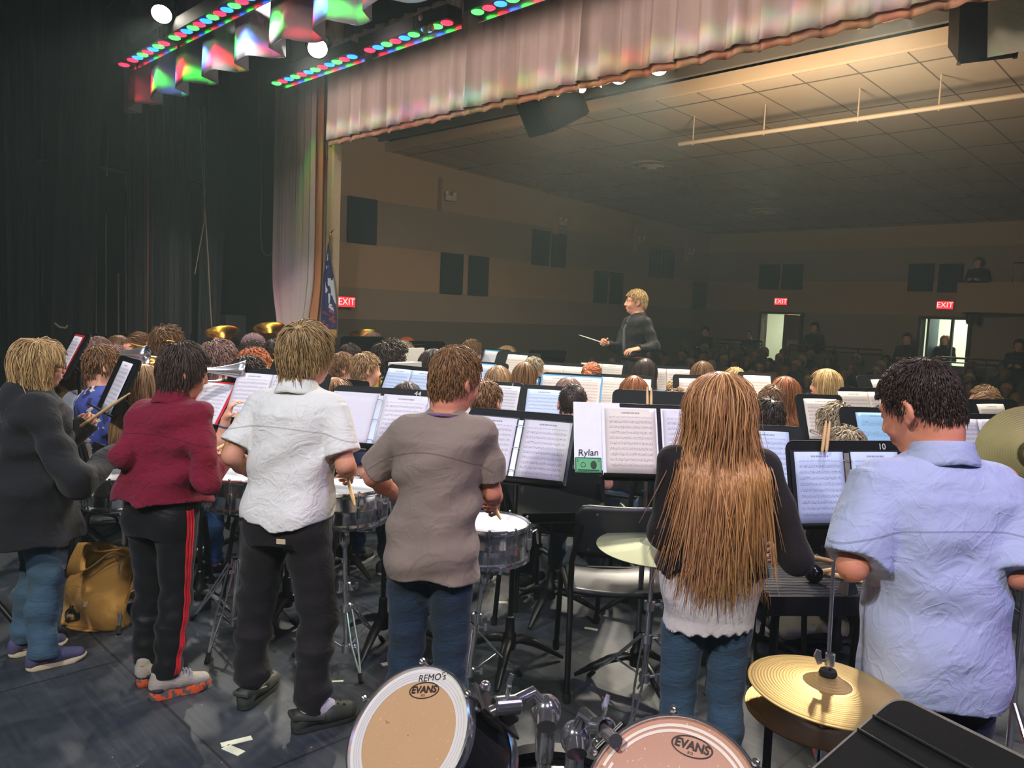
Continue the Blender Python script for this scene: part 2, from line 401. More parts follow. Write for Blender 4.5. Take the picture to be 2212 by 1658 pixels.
# ------------------------------------------------------------------ smooth bodies from distance fields
class SDF:
    def __init__(self, lo, hi, h):
        self.lo = np.array(lo, dtype=np.float64); self.h = h
        self.n = np.maximum(4, np.ceil((np.array(hi)-self.lo)/h).astype(int)+1)
        self.F = np.full(tuple(self.n), 9.0, dtype=np.float32)
        self.ax = [(self.lo[i]+h*np.arange(self.n[i])).astype(np.float32) for i in range(3)]
    def _sl(self, lo, hi):
        a = np.clip(np.floor((np.array(lo)-self.lo)/self.h).astype(int), 0, self.n)
        b = np.clip(np.ceil((np.array(hi)-self.lo)/self.h).astype(int)+1, 0, self.n)
        return a, b
    def put(self, lo, hi, fn, k=0.02, op='u'):
        m = max(k, 0)+2.5*self.h
        a, b = self._sl(np.array(lo)-m, np.array(hi)+m)
        if (b-a).min() <= 0: return self
        X = self.ax[0][a[0]:b[0], None, None]; Y = self.ax[1][None, a[1]:b[1], None]; Z = self.ax[2][None, None, a[2]:b[2]]
        d = fn(X, Y, Z).astype(np.float32)
        s = self.F[a[0]:b[0], a[1]:b[1], a[2]:b[2]]
        if op == 'u':
            if k > 0:
                hh = np.maximum(k-np.abs(s-d), 0)/k; s[...] = np.minimum(s, d)-hh*hh*k*0.25
            else: s[...] = np.minimum(s, d)
        elif op == 's':
            d = -d
            if k > 0:
                hh = np.maximum(k-np.abs(s-d), 0)/k; s[...] = np.maximum(s, d)+hh*hh*k*0.25
            else: s[...] = np.maximum(s, d)
        return self
    def cap(self, a, b, ra, rb, k=0.02, flat=False, op='u', sq=None):
        a = np.array(a, dtype=float); b = np.array(b, dtype=float); d = b-a; L2 = max(float(d@d), 1e-9); L = math.sqrt(L2)
        R = max(ra, rb)
        if sq is not None:
            nv = np.array(sq[0], dtype=float); nv = nv/np.linalg.norm(nv); q = sq[1]
        def fn(X, Y, Z):
            x, y, z = X-a[0], Y-a[1], Z-a[2]
            t0 = (x*d[0]+y*d[1]+z*d[2])/L2; t = np.clip(t0, 0, 1)
            x, y, z = x-t*d[0], y-t*d[1], z-t*d[2]
            if flat:
                x, y, z = X-a[0]-t0*d[0], Y-a[1]-t0*d[1], Z-a[2]-t0*d[2]
            if sq is not None:
                e = (x*nv[0]+y*nv[1]+z*nv[2])*(1/q-1)
                x, y, z = x+e*nv[0], y+e*nv[1], z+e*nv[2]
            r = np.sqrt(x*x+y*y+z*z)-(ra+(rb-ra)*t)
            if flat: r = np.maximum(r, np.maximum(-t0, t0-1)*L)
            return r
        return self.put(np.minimum(a, b)-R, np.maximum(a, b)+R, fn, k, op)
    def ell(self, c, r, k=0.02, rot=None, op='u'):
        c = np.array(c, dtype=float); R = max(r)
        def fn(X, Y, Z):
            x, y, z = X-c[0], Y-c[1], Z-c[2]
            if rot is not None:
                x, y, z = (rot[0][0]*x+rot[1][0]*y+rot[2][0]*z, rot[0][1]*x+rot[1][1]*y+rot[2][1]*z, rot[0][2]*x+rot[1][2]*y+rot[2][2]*z)
            k0 = np.sqrt((x/r[0])**2+(y/r[1])**2+(z/r[2])**2)
            k1 = np.sqrt((x/r[0]**2)**2+(y/r[1]**2)**2+(z/r[2]**2)**2)+1e-6
            return k0*(k0-1)/k1
        return self.put(c-R, c+R, fn, k, op)
    def loft(self, rows, p=2.3, k=0.02, op='u'):
        """rows (z, cx, cy, rx, ry)"""
        A = np.array(rows, dtype=float)
        if A[0, 0] > A[-1, 0]: A = A[::-1]
        def fn(X, Y, Z):
            z = Z.ravel()
            g = [np.interp(z, A[:, 0], A[:, i])[None, None, :] for i in range(1, 5)]
            x, y = np.abs(X-g[0])/g[2], np.abs(Y-g[1])/g[3]
            r = (x**p+y**p)**(1/p)
            d = (r-1)*np.minimum(g[2], g[3])
            return np.maximum(d, np.maximum(A[0, 0]-Z, Z-A[-1, 0]))
        lo = [(A[:, 1]-A[:, 3]).min(), (A[:, 2]-A[:, 4]).min(), A[0, 0]]; hi = [(A[:, 1]+A[:, 3]).max(), (A[:, 2]+A[:, 4]).max(), A[-1, 0]]
        return self.put(lo, hi, fn, k, op)
    def cut(self, fn, k=0.0):
        """keep where fn < 0"""
        X = self.ax[0][:, None, None]; Y = self.ax[1][None, :, None]; Z = self.ax[2][None, None, :]
        d = np.broadcast_to(fn(X, Y, Z).astype(np.float32), self.F.shape)
        if k > 0:
            hh = np.maximum(k-np.abs(self.F-d), 0)/k; self.F = np.maximum(self.F, d)+hh*hh*k*0.25
        else: self.F = np.maximum(self.F, d)
        return self
    def warp(self, fn):
        X = self.ax[0][:, None, None]; Y = self.ax[1][None, :, None]; Z = self.ax[2][None, None, :]
        self.F = self.F+fn(X, Y, Z).astype(np.float32); return self
    def mesh(self):
        F = self.F; F[0], F[-1], F[:, 0], F[:, -1], F[:, :, 0], F[:, :, -1] = 1, 1, 1, 1, 1, 1
        I = F < 0
        c = I[:-1, :-1, :-1].astype(np.int8)
        offs = [(i, j, k) for i in (0, 1) for j in (0, 1) for k in (0, 1)]
        sm = np.zeros(tuple(self.n-1), dtype=np.int8)
        for o in offs: sm += I[o[0]:o[0]+self.n[0]-1, o[1]:o[1]+self.n[1]-1, o[2]:o[2]+self.n[2]-1]
        act = np.argwhere((sm > 0) & (sm < 8))
        if len(act) == 0: return np.zeros((0, 3)), np.zeros((0, 4), int)
        idx = np.full(tuple(self.n-1), -1, dtype=np.int32); idx[act[:, 0], act[:, 1], act[:, 2]] = np.arange(len(act))
        P = np.zeros((len(act), 3)); C = np.zeros(len(act))
        val = {o: F[act[:, 0]+o[0], act[:, 1]+o[1], act[:, 2]+o[2]].astype(np.float64) for o in offs}
        for a in offs:
            for ax in range(3):
                if a[ax] == 0:
                    b = list(a); b[ax] = 1; b = tuple(b)
                    va, vb = val[a], val[b]; m = (va < 0) != (vb < 0)
                    t = np.where(m, va/np.where(np.abs(va-vb) < 1e-12, 1, va-vb), 0)
                    q = np.tile(np.array(a, dtype=float), (len(act), 1)); q[:, ax] += t
                    P += q*m[:, None]; C += m
        V = (act+P/C[:, None])*self.h+self.lo
        quads = []
        for ax in range(3):
            u, v = (ax+1) % 3, (ax+2) % 3
            s0 = [slice(None)]*3; s1 = [slice(None)]*3; s0[ax] = slice(0, -1); s1[ax] = slice(1, None)
            e = np.argwhere(I[tuple(s0)] != I[tuple(s1)])
            e = e[(e[:, u] > 0) & (e[:, v] > 0)]
            sgn = I[e[:, 0], e[:, 1], e[:, 2]]
            def cell(du, dv):
                q = e.copy(); q[:, u] -= du; q[:, v] -= dv
                return idx[q[:, 0], q[:, 1], q[:, 2]]
            Q = np.stack([cell(1, 1), cell(0, 1), cell(0, 0), cell(1, 0)], 1)
            Q[~sgn] = Q[~sgn][:, ::-1]
            quads.append(Q)
        Q = np.concatenate(quads); Q = Q[(Q >= 0).all(1)]
        return V, Q
def sdf_obj(name, sdfs, m, parent):
    Vs, Qs, b = [], [], 0
    for s in sdfs:
        V, Q = s.mesh() if isinstance(s, SDF) else s
        Vs.append(V); Qs.append(Q+b); b += len(V)
    me = np_mesh(name, np.concatenate(Vs), [np.concatenate(Qs)])
    return link(name, me, m, parent, True, 0)

# ------------------------------------------------------------------ hair strands
def rotm(yaw=0, pitch=0, tilt=0):
    """head turn: yaw about z (positive to the wearer's left), pitch down positive, tilt to the right positive"""
    return np.array(Matrix.Rotation(yaw, 3, 'Z') @ Matrix.Rotation(-pitch, 3, 'X') @ Matrix.Rotation(tilt, 3, 'Y'))
def strands_mesh(Ps, R, flat=0.55):
    """Ps (m, n, 3) points along each strand; R (m, n) radii"""
    m, n = Ps.shape[:2]
    T = np.zeros_like(Ps); T[1:-1] = Ps[2:]-Ps[:-2]; T[0] = Ps[1]-Ps[0]; T[-1] = Ps[-1]-Ps[-2]
    T /= np.linalg.norm(T, axis=2, keepdims=True)+1e-9
    c = Ps[0].mean(0)
    out = Ps-c; out[..., 2] *= 0.3
    S = np.cross(T, out); S /= np.linalg.norm(S, axis=2, keepdims=True)+1e-9
    O = np.cross(S, T)
    r = R[..., None]
    rings = np.stack([Ps+S*r, Ps+O*r*flat, Ps-S*r], 0)      # 3, m, n, 3
    V = rings.transpose(2, 1, 0, 3).reshape(-1, 3)            # n, m, 3
    base = (np.arange(n)*m*3)[:, None]+(np.arange(m-1)*3)[None, :]
    Fs = []
    for a, b in ((0, 1), (1, 2), (2, 0)):
        Fs.append(np.stack([base+a, base+b, base+3+b, base+3+a], -1).reshape(-1, 4))
    return V, np.concatenate(Fs)
def hair_strands(rng, Rm, hc, s, n, length, r0=0.0035, thick=(0.012, 0.024), crown=(0.0, -0.05, 0.085), line=(0.055, -0.065), grav=0.35,
                 messy=0.25, curl=0.0, steps=9, back=None, part=None, cover=1.0, fringe=0.05, curl_f=60.0, att=0.65, pullz=-0.10, side=-0.05):
    """line: height of the hair edge at the forehead and at the nape, head frame"""
    CEN = np.array([0, -0.01, 0.025])
    def RADf(P, t=0.0):
        R = np.empty_like(P); R[:, 0] = 0.076+t; R[:, 1] = 0.097+t; R[:, 2] = np.where(P[:, 2] > CEN[2], 0.091+t, 0.165+t); return R
    pts = []
    while len(pts) < n:
        q = rng.normal(size=(n*3, 3)); q /= np.linalg.norm(q, axis=1, keepdims=True)
        p = CEN+q*np.array([0.076, 0.097, 0.091]); p[:, 2] = np.where(p[:, 2] < CEN[2], CEN[2]+(p[:, 2]-CEN[2])*1.81, p[:, 2])
        zl = np.interp(p[:, 1], [-0.1, 0.085], [line[1], line[0]])
        zl = np.where(p[:, 1] > -0.045, np.maximum(zl, side), zl)
        p = p[p[:, 2] > zl]
        pts += list(p)
    ex = int(n*0.10); c_ = np.array(crown)-CEN; c_ = c_/np.linalg.norm(c_/np.array([0.076, 0.097, 0.091]))+rng.normal(size=(ex, 3))*0.014
    c_ = CEN+c_/np.linalg.norm(c_/np.array([0.076, 0.097, 0.091]), axis=1, keepdims=True)
    P = np.array(pts[:n]); P[:ex] = c_
    cr = np.array(crown)
    g = Rm.T @ np.array([0, 0, -1.0])
    t0 = rng.uniform(thick[0], thick[1], n)
    if isinstance(length, tuple): L = rng.uniform(length[0], length[1], n)
    else: L = length*rng.uniform(0.75, 1.1, n)
    st = L/steps
    jit = rng.normal(size=(n, 3))*messy
    ph = rng.uniform(0, 2*PI, (n, 1)); ax1 = rng.normal(size=(n, 3))
    d_prev = None
    out = [P.copy()]
    frozen = np.zeros(n, bool)
    if part is not None:
        src = np.stack([np.full(n, part), P[:, 1]*0.6+cr[1]*0.4, np.full(n, 0.11)], 1)
    else: src = np.tile(cr, (n, 1))
    for i in range(steps):
        RAD = RADf(P); nrm = (P-CEN)/RAD**2; nrm /= np.linalg.norm(nrm, axis=1, keepdims=True)+1e-9
        fl = P-src; fl -= nrm*(fl*nrm).sum(1, keepdims=True); fl /= np.linalg.norm(fl, axis=1, keepdims=True)+1e-6
        onh = (P[:, 2:3] > -0.02)
        d = np.where(onh, fl*(1-grav)+g*grav, g)+jit*0.5
        if i == 0: d = d*0.8+nrm*0.25
        if d_prev is not None: d = d*0.55+d_prev*0.6
        d /= np.linalg.norm(d, axis=1, keepdims=True)+1e-9
        d_prev = d
        stepv = d*st[:, None]
        if curl: stepv = stepv+curl*np.stack([np.cos(ph[:, 0]+i*curl_f), np.sin(ph[:, 0]+i*curl_f), np.sin(ph[:, 0]*2+i*curl_f*0.7)], 1)*st[:, None]
        Q = P+stepv
        tt = t0*min(1.0, (i+1)/3.0)
        lim = RADf(Q, tt[:, None][:, 0])
        kk = np.sqrt((((Q-CEN)/lim)**2).sum(1, keepdims=True))
        Q = np.where(kk < 1, CEN+(Q-CEN)/np.maximum(kk, 1e-3), Q)
        pull = np.where((kk > 1) & (Q[:, 2:3] > pullz), att, 0.0)
        Q = CEN+(Q-CEN)*(1+(1/np.maximum(kk, 1e-3)-1)*pull)
        # keep the face clear
        face = (Q[:, 1] > 0.02) & (Q[:, 2] < fringe) & (np.abs(Q[:, 0]) < 0.07) | (Q[:, 1] > 0.030) & (Q[:, 2] < -0.01) & (cover < 1.0)
        if back is not None:
            W = (Rm @ Q.T).T*s+hc
            W = back(W, t0)
            Q = (Rm.T @ ((W-hc)/s).T).T
        frozen |= face
        Q = np.where(frozen[:, None], P, Q)
        P = Q; out.append(P.copy())
    A = np.array(out)
    m = A.shape[0]
    tap = np.interp(np.linspace(0, 1, m), [0, 0.15, 0.7, 1], [0.8, 1.0, 0.9, 0.25])[:, None]
    Rr = tap*r0*rng.uniform(0.7, 1.2, n)[None, :]
    W = (A.reshape(-1, 3) @ Rm.T)*s+hc
    return strands_mesh(W.reshape(m, n, 3), Rr*s)

# ------------------------------------------------------------------ hands
def hand(S, wrist, d, nrm, s, thumb_side, curl=0.5, k=0.008, spread=1.0):
    d = np.array(d, float); d /= np.linalg.norm(d); nrm = np.array(nrm, float); nrm -= d*(nrm@d); nrm /= np.linalg.norm(nrm)
    l = np.cross(d, nrm)*thumb_side
    w = np.array(wrist, float)
    S.cap(w-d*0.02*s, w+d*0.03*s, 0.022*s, 0.027*s, k*2, sq=(nrm, 0.7))
    S.cap(w+d*0.028*s+l*0.010*s, w+d*0.075*s+l*0.012*s, 0.024*s, 0.022*s, k*2, sq=(nrm, 0.6))
    S.cap(w+d*0.028*s-l*0.012*s, w+d*0.070*s-l*0.014*s, 0.023*s, 0.021*s, k*2, sq=(nrm, 0.6))
    for i, (o, L, r) in enumerate(((0.029, 0.066, 0.0082), (0.010, 0.076, 0.0086), (-0.009, 0.070, 0.0082), (-0.027, 0.054, 0.0073))):
        p = w+d*(0.078-0.004*abs(i-1.3))*s+l*o*s
        c = curl*(1+0.12*i)
        for j, (frac, an) in enumerate(((0.45, 0.75), (0.32, 1.75), (0.23, 2.5))):
            a = min(c*an, 2.9)
            v = d*math.cos(a)+nrm*math.sin(a)+l*o*2.0*spread*(1 if j == 0 else 0)
            q = p+v*L*frac*s
            S.cap(p, q, r*s*(1-0.08*j), r*s*(0.94-0.08*j), k*0.5); p = q
    p = w+d*0.022*s+l*0.026*s
    v1 = d*0.65+l*0.62+nrm*0.35; v2 = d*0.85+l*0.15+nrm*(0.3+0.3*curl)
    q = p+v1/np.linalg.norm(v1)*0.038*s; S.cap(p, q, 0.0125*s, 0.0098*s, k)
    q2 = q+v2/np.linalg.norm(v2)*0.030*s; S.cap(q, q2, 0.0098*s, 0.0078*s, k*0.5)
# ------------------------------------------------------------------ people
TOR = np.array([(.48, .150, .112), (.62, .155, .116), (.74, .148, .105), (.80, .158, .112), (.87, .160, .112), (.97, .146, .100), (1.08, .157, .104), (1.18, .170, .108), (1.25, .176, .104), (1.295, .158, .090), (1.325, .118, .074), (1.35, .07, .060), (1.37, .055, .052)])
def sm(v): return np.array(v, dtype=float)
def head_sdf(S, R, hc, s, ears=True, face=True):
    def T(p): return hc+R @ (sm(p)*s)
    S.ell(T((0, -0.010, 0.028)), (0.073*s, 0.094*s, 0.088*s), 0.01, R)
    S.ell(T((0, 0.030, -0.030)), (0.058*s, 0.062*s, 0.080*s), 0.03*s, R)
    S.cap(T((0, 0.045, -0.088)), T((0, 0.062, -0.088)), 0.030*s, 0.022*s, 0.03*s)
    S.cap(T((0, -0.045, -0.02)), T((0, -0.042, -0.075)), 0.052*s, 0.048*s, 0.03*s)
    if face:
        S.cap(T((0, 0.088, 0.010)), T((0, 0.106, -0.028)), 0.008*s, 0.0115*s, 0.012*s)
        S.cap(T((-0.012, 0.100, -0.034)), T((0.012, 0.100, -0.034)), 0.008*s, 0.008*s, 0.008*s)
        for sx in (-1, 1):
            S.cap(T((sx*0.015, 0.084, 0.022)), T((sx*0.045, 0.070, 0.022)), 0.010*s, 0.008*s, 0.012*s)
            S.ell(T((sx*0.031, 0.085, 0.004)), (0.016*s, 0.010*s, 0.010*s), 0.008*s, R, 's')
            S.ell(T((sx*0.031, 0.076, 0.004)), (0.012*s, 0.012*s, 0.011*s), 0.002*s, R)
            S.ell(T((sx*0.036, 0.060, -0.038)), (0.022*s, 0.022*s, 0.022*s), 0.02*s, R)
        S.cap(T((-0.018, 0.088, -0.060)), T((0.018, 0.088, -0.060)), 0.0065*s, 0.0065*s, 0.008*s)
        S.cap(T((-0.014, 0.086, -0.071)), T((0.014, 0.086, -0.071)), 0.007*s, 0.007*s, 0.008*s)
    if ears:
        for sx in (-1, 1):
            Re = R @ np.array(Matrix.Rotation(sx*0.35, 3, 'Z') @ Matrix.Rotation(-0.18, 3, 'X'))
            S.ell(T((sx*0.080, -0.014, -0.005)), (0.011*s, 0.020*s, 0.033*s), 0.006*s, Re)
            S.ell(T((sx*0.092, -0.008, 0.000)), (0.009*s, 0.011*s, 0.019*s), 0.006*s, Re, 's')
            S.ell(T((sx*0.081, -0.006, -0.034)), (0.007*s, 0.009*s, 0.011*s), 0.006*s, Re)

def shoe(root, ankle, toe, kind, s, mats):
    """a shoe as a part: upper with its own sole; the foot points along toe, heel under the ankle"""
    a = np.array(ankle, float); d = np.array((toe[0], toe[1], 0.0)); d /= np.linalg.norm(d); n = np.array((-d[1], d[0], 0))
    L = 0.265*s if kind != 'croc' else 0.275*s
    heel = np.array((a[0], a[1], 0))-d*0.075*s; z0 = 0.0
    def P(u, v, z): return heel+d*(u*L)+n*(v*L)+np.array((0, 0, z))
    S = SDF(np.minimum(P(0, 0, 0), P(1, 0, 0))-0.08, np.maximum(P(0, 0, 0.13), P(1, 0, 0.13))+0.08, 0.0045)
    hs = 0.028 if kind == 'sneaker' else 0.016
    S.cap(P(0.14, 0, 0.035+hs), P(0.5, 0, 0.033+hs), 0.033*s, 0.036*s, 0.02)
    S.cap(P(0.5, 0, 0.030+hs), P(0.86, 0.0, 0.018+hs), 0.040*s, 0.032*s, 0.02, sq=((0, 0, 1), 0.85))
    if kind == 'croc':
        S.cap(P(0.55, 0, 0.040+hs), P(0.80, 0.0, 0.026+hs), 0.045*s, 0.042*s, 0.02, sq=((0, 0, 1), 0.8))
    if kind == 'sneaker':
        S.cap(P(0.12, 0, 0.05), P(0.14, 0, 0.10), 0.032*s, 0.030*s, 0.02)
        S.cap(P(0.25, 0, 0.07), P(0.45, 0, 0.075), 0.034*s, 0.030*s, 0.03)
    else:
        S.cap(P(0.10, 0, 0.03), P(0.12, 0, 0.055), 0.030*s, 0.030*s, 0.02)
    # opening for the foot
    if kind != 'sneaker':
        S.cap(P(0.2, 0, 0.10), P(0.36 if kind == 'croc' else 0.40, 0, 0.085), 0.030*s, 0.028*s, 0.006, op='s')
    S.cut(lambda X, Y, Z: (hs*0.7)-Z+0*X+0*Y)
    up = sdf_obj('shoe', [S], mats[0], root)
    prof = []
    for u, v in ((0, .0), (.02, .07), (.1, .115), (.25, .12), (.42, .115), (.6, .135), (.76, .15), (.88, .13), (.96, .085), (1.01, .0)):
        prof.append((u, v*1.03))
    out = [P(u, v, 0) for u, v in prof]+[P(u, -v*0.98, 0) for u, v in prof[-2:0:-1]]
    mb = MB(); k = len(out)
    lv = [(0.97, 0.001), (1.0, hs*0.35), (1.02, hs*0.75), (0.985, hs*1.15)]
    c = P(0.5, 0, 0)
    for sc, z in lv:
        for q in out:
            uu = (q-c)*sc+c; t = float((q-heel) @ d)/L
            rise = 0.012*max(0, t-0.75)*4*(1 if z < 0.003 else 0.9) if kind != 'croc' else 0.006*max(0, t-0.8)*5
            mb.v.append((uu[0], uu[1], z+rise+(0.006 if t < 0.3 and z > hs else 0)))
    for i in range(len(lv)-1):
        for j in range(k):
            mb.f.append((i*k+j, i*k+(j+1) % k, (i+1)*k+(j+1) % k, (i+1)*k+j))
    mb.f.append(tuple(range(k))[::-1]); mb.f.append(tuple((len(lv)-1)*k+j for j in range(k)))
    mb.build('sole', mats[1], up, angle=60)
    return up

def person(label, root, yaw, H, sit=False, head=(0, 0, 0), lean=(0, 0), arms=None, legs=None, skin=(214, 160, 130), shirt=None, pants=None,
           shoes=None, hair=None, res=0.0085, hres=None, face=False, group=None, refine=(), seed=0, sw=1.0, z0=0.0, feet=True, glasses=False, mouthmat=None):
    s = H/1.6; rng = np.random.default_rng(seed+7)
    dz = -0.30 if sit else 0.0
    root_o = empty('person', (root[0], root[1], z0), yaw)
    tag(root_o, label, 'person', group)
    Rm = rotm(*head)
    lx, ly = lean
    def cxy(z):
        t = max(0.0, (z-0.82)/0.52); return lx*t, ly*t
    def rows(off=0.0, flare=0.0, zmin=0.0, zmax=9, sc=1.0, sx=1.0):
        out = []
        for z, rx, ry in TOR:
            if z < zmin-0.08 or z > zmax+0.08: continue
            c = cxy(z); o = off+flare*max(0, (1.2-z)/0.45)
            if z > 1.27: o *= max(0.25, 1-(z-1.27)/0.11)
            out.append(((z+dz)*s, c[0]*s, c[1]*s, (rx*sw*sx*sc+o)*s, (ry*sc+o)*s))
        return out
    tl = cxy(1.30)
    hd = np.array([cxy(1.46)[0], cxy(1.46)[1]+0.012, 1.478+dz])*s
    piv = np.array([cxy(1.37)[0], cxy(1.37)[1]-0.005, 1.375+dz])*s
    hc = piv+Rm @ np.array([0, 0.025*s, 0.105*s])
    A = {}
    for sd, sx in (('L', -1), ('R', 1)):
        sh = np.array([tl[0]+sx*0.158*sw, tl[1]-0.002, 1.275+dz])*s
        a = (arms or {}).get(sd)
        if a is None:
            a = dict(e=(sx*0.215, 0.03, 1.03+dz), w=(sx*0.10, 0.235, 1.07+dz), d=None, n=(-sx, 0, -0.3), curl=0.9, raw=False)
        e = np.array(a['e'], float)*(1 if a.get('raw') else s); wv = np.array(a['w'], float)*(1 if a.get('raw') else s)
        dd = a.get('d'); dd = (wv-e) if dd is None else np.array(dd, float)
        A[sd] = (sh, e, wv, dd, np.array(a.get('n', (-sx, 0, -0.3)), float), a.get('curl', 0.9), sx)
    G = {}
    for sd, sx in (('L', -1), ('R', 1)):
        hp = np.array([sx*0.082*sw, 0.0, 0.80+dz])*s
        g = (legs or {}).get(sd)
        if g is None:
            g = dict(k=(sx*0.12, 0.40, 0.455), a=(sx*0.13, 0.39, 0.085), t=(sx*0.15, 1)) if sit else dict(k=(sx*0.09, 0.03, 0.44), a=(sx*0.09, -0.01, 0.085), t=(sx*0.2, 1))
            g = dict(k=np.array(g['k'])*s, a=np.array(g['a'])*s, t=g['t'])
        G[sd] = (hp, np.array(g['k'], float), np.array(g['a'], float), g['t'])
    pts = [hc+0.16*s, hc-0.16*s, np.array([0.22*s, 0.14*s, 0]), np.array([-0.22*s, -0.16*s, 0])]
    for q in A.values(): pts += [q[1], q[2]+q[3]/np.linalg.norm(q[3])*0.2*s, q[2]]
    if feet or not sit:
        for q in G.values(): pts += [q[1], q[2], np.array([q[2][0], q[2][1], 0])]
    lo = np.min(pts, 0)-0.07; hi = np.max(pts, 0)+0.07
    if sit and not feet: lo[2] = 0.3*s
    else: lo[2] = 0.02
    S = SDF(lo, hi, res)
    def build(S):
        S.loft(rows(-0.012, 0, 0.82), 2.2, 0.02)
        n0 = np.array([tl[0], tl[1]-0.004, 1.31+dz])*s; n1 = hc+Rm @ np.array([0, -0.022*s, -0.05*s])
        S.cap(n0, n1, 0.056*s, 0.051*s, 0.03)
        head_sdf(S, Rm, hc, s)
        for sd in 'LR':
            sh, e, wv, dd, nn, cu, sx = A[sd]
            S.ell(sh, (0.052*s, 0.05*s, 0.05*s), 0.03)
            S.cap(sh, e, 0.043*s, 0.036*s, 0.02)
            mid = e+(wv-e)*0.35
            S.cap(e, mid, 0.036*s, 0.037*s, 0.015); S.cap(mid, wv, 0.037*s, 0.024*s, 0.015)
            hand(S, wv, dd, nn, s, sx, cu)
            if feet or not sit:
                hp, kn, an, t = G[sd]
                S.cap(hp, kn, 0.075*s, 0.052*s, 0.03)
                c = kn+(an-kn)*0.35+np.array([0, -0.012*s, 0])
                S.cap(kn, c, 0.050*s, 0.052*s, 0.02); S.cap(c, an, 0.052*s, 0.034*s, 0.02)
                td = np.array((t[0], t[1], 0.0)); td /= np.linalg.norm(td)
                S.cap(np.array((an[0], an[1], 0.045*s))-td*0.035*s, np.array((an[0], an[1], 0.035*s))+td*0.12*s, 0.03*s, 0.024*s, 0.02)
        return S
    build(S)
    parts = []
    boxes = []
    for rf in refine:
        c, r, h = (hc, 0.155*s, 0.0042) if rf == 'head' else (A[rf][2]+A[rf][3]/np.linalg.norm(A[rf][3])*0.075*s, 0.105*s, 0.0034)
        boxes.append((c-r, c+r, h))
    V, Q = S.mesh()
    for blo, bhi, h in boxes:
        cc = V[Q].mean(1)
        Q = Q[~((cc > blo+0.006) & (cc < bhi-0.006)).all(1)]
    parts.append((V, Q))
    for blo, bhi, h in boxes:
        S2 = build(SDF(blo-2*h, bhi+2*h, h)); V2, Q2 = S2.mesh()
        c2 = V2[Q2].mean(1)
        Q2 = Q2[((c2 > blo) & (c2 < bhi)).all(1)]
        parts.append((V2, Q2))
    body = sdf_obj('body', parts, skinm(skin), root_o)
    info = dict(root=root_o, A=A, G=G, hc=hc, R=Rm, s=s, rows=rows, dz=dz, cxy=cxy)
    # ---------------------------------------------------------- shirt
    if shirt:
        off = shirt.get('loose', 0.016); hem = shirt.get('hem', 0.78); sl = shirt.get('sleeve', 'short')
        fl = shirt.get('flare', 0.0); hr = hres or res*1.0
        top = shirt.get('top', 1.365)
        p2 = [np.array([0.25*s, 0.2*s, (top+dz)*s]), np.array([-0.25*s, -0.2*s, (hem+dz)*s-0.02])]
        for q in A.values(): p2 += [q[0], q[1], q[2]] if sl == 'long' else [q[0], q[1]]
        p2 += [np.array([cxy(1.3)[0]+.2, cxy(1.3)[1]+.15, 1+dz])*s, np.array([cxy(1.3)[0]-.2, cxy(1.3)[1]-.15, 1+dz])*s]
        T = SDF(np.min(p2, 0)-0.10, np.max(p2, 0)+0.10, hr)
        T.loft(rows(off, fl, hem, 1.37), 2.35, 0.02)
        sr = shirt.get('sleeve_r', 0.058)
        for sd in 'LR':
            sh, e, wv, dd, nn, cu, sx = A[sd]
            if sl == 'none': continue
            T.ell(sh+np.array([-sx*0.008, 0, 0.004])*s, (0.062*s, 0.060*s, 0.056*s), 0.035)
            if sl == 'short':
                fr = shirt.get('frac', 0.72); en = sh+(e-sh)*fr
                T.cap(sh, en, sr*s, (sr+0.006)*s, 0.014, flat=True)
            else:
                T.cap(sh, e, sr*s, (sr-0.006)*s, 0.016)
                w2 = wv-(wv-e)/np.linalg.norm(wv-e)*shirt.get('cuff', 0.0)*s
                T.cap(e, w2, (sr-0.006)*s, (shirt.get('cuff_r', 0.040))*s, 0.02, flat=True)
                T.ell(e, ((sr-0.004)*s,)*3, 0.02)
        if shirt.get('hood'):
            c = np.array([cxy(1.32)[0], cxy(1.32)[1]-0.085, 1.315+dz])*s
            T.ell(c, (0.115*s, 0.06*s, 0.075*s), 0.03)
            for sx in (-1, 1):
                T.cap(c+np.array([sx*0.07, 0.02, 0.035])*s, c+np.array([sx*0.075, 0.14, 0.015])*s, 0.032*s, 0.026*s, 0.03)
        wr = shirt.get('wr', 0.004)
        hz = (hem+dz)*s; hw = shirt.get('hemwave', 0.006)
        tails = shirt.get('tails', 0.0)
        T.cut(lambda X, Y, Z: (hz+hw*np.sin(X*31+Y*17)+hw*0.6*np.sin(X*67-Y*29)-tails*np.cos(X/(0.2*s)*PI/2)*1.0)-Z+0*Y)
        a1, a2, a3 = rng.uniform(0, 6, 3)
        T.warp(lambda X, Y, Z: wr*(np.sin(9*X+13*Z+3*np.sin(7*Z+a1)+a2)*np.sin(17*Z-8*Y+4*np.sin(6*X+a3))+0.7*np.sin(26*X-19*Z+11*Y+a1+2*np.sin(9*Z))*np.sin(15*Z+10*Y+a2)))
        if shirt.get('neck'):
            nz, nr = shirt['neck']
            T.ell(np.array([cxy(nz)[0], cxy(nz)[1]+0.01, nz+dz])*s, (nr*s, nr*0.9*s, 0.05*s), 0.006, op='s')
        so = sdf_obj(shirt.get('name', 'shirt'), [T], shirt['m'], root_o); info['shirt'] = so
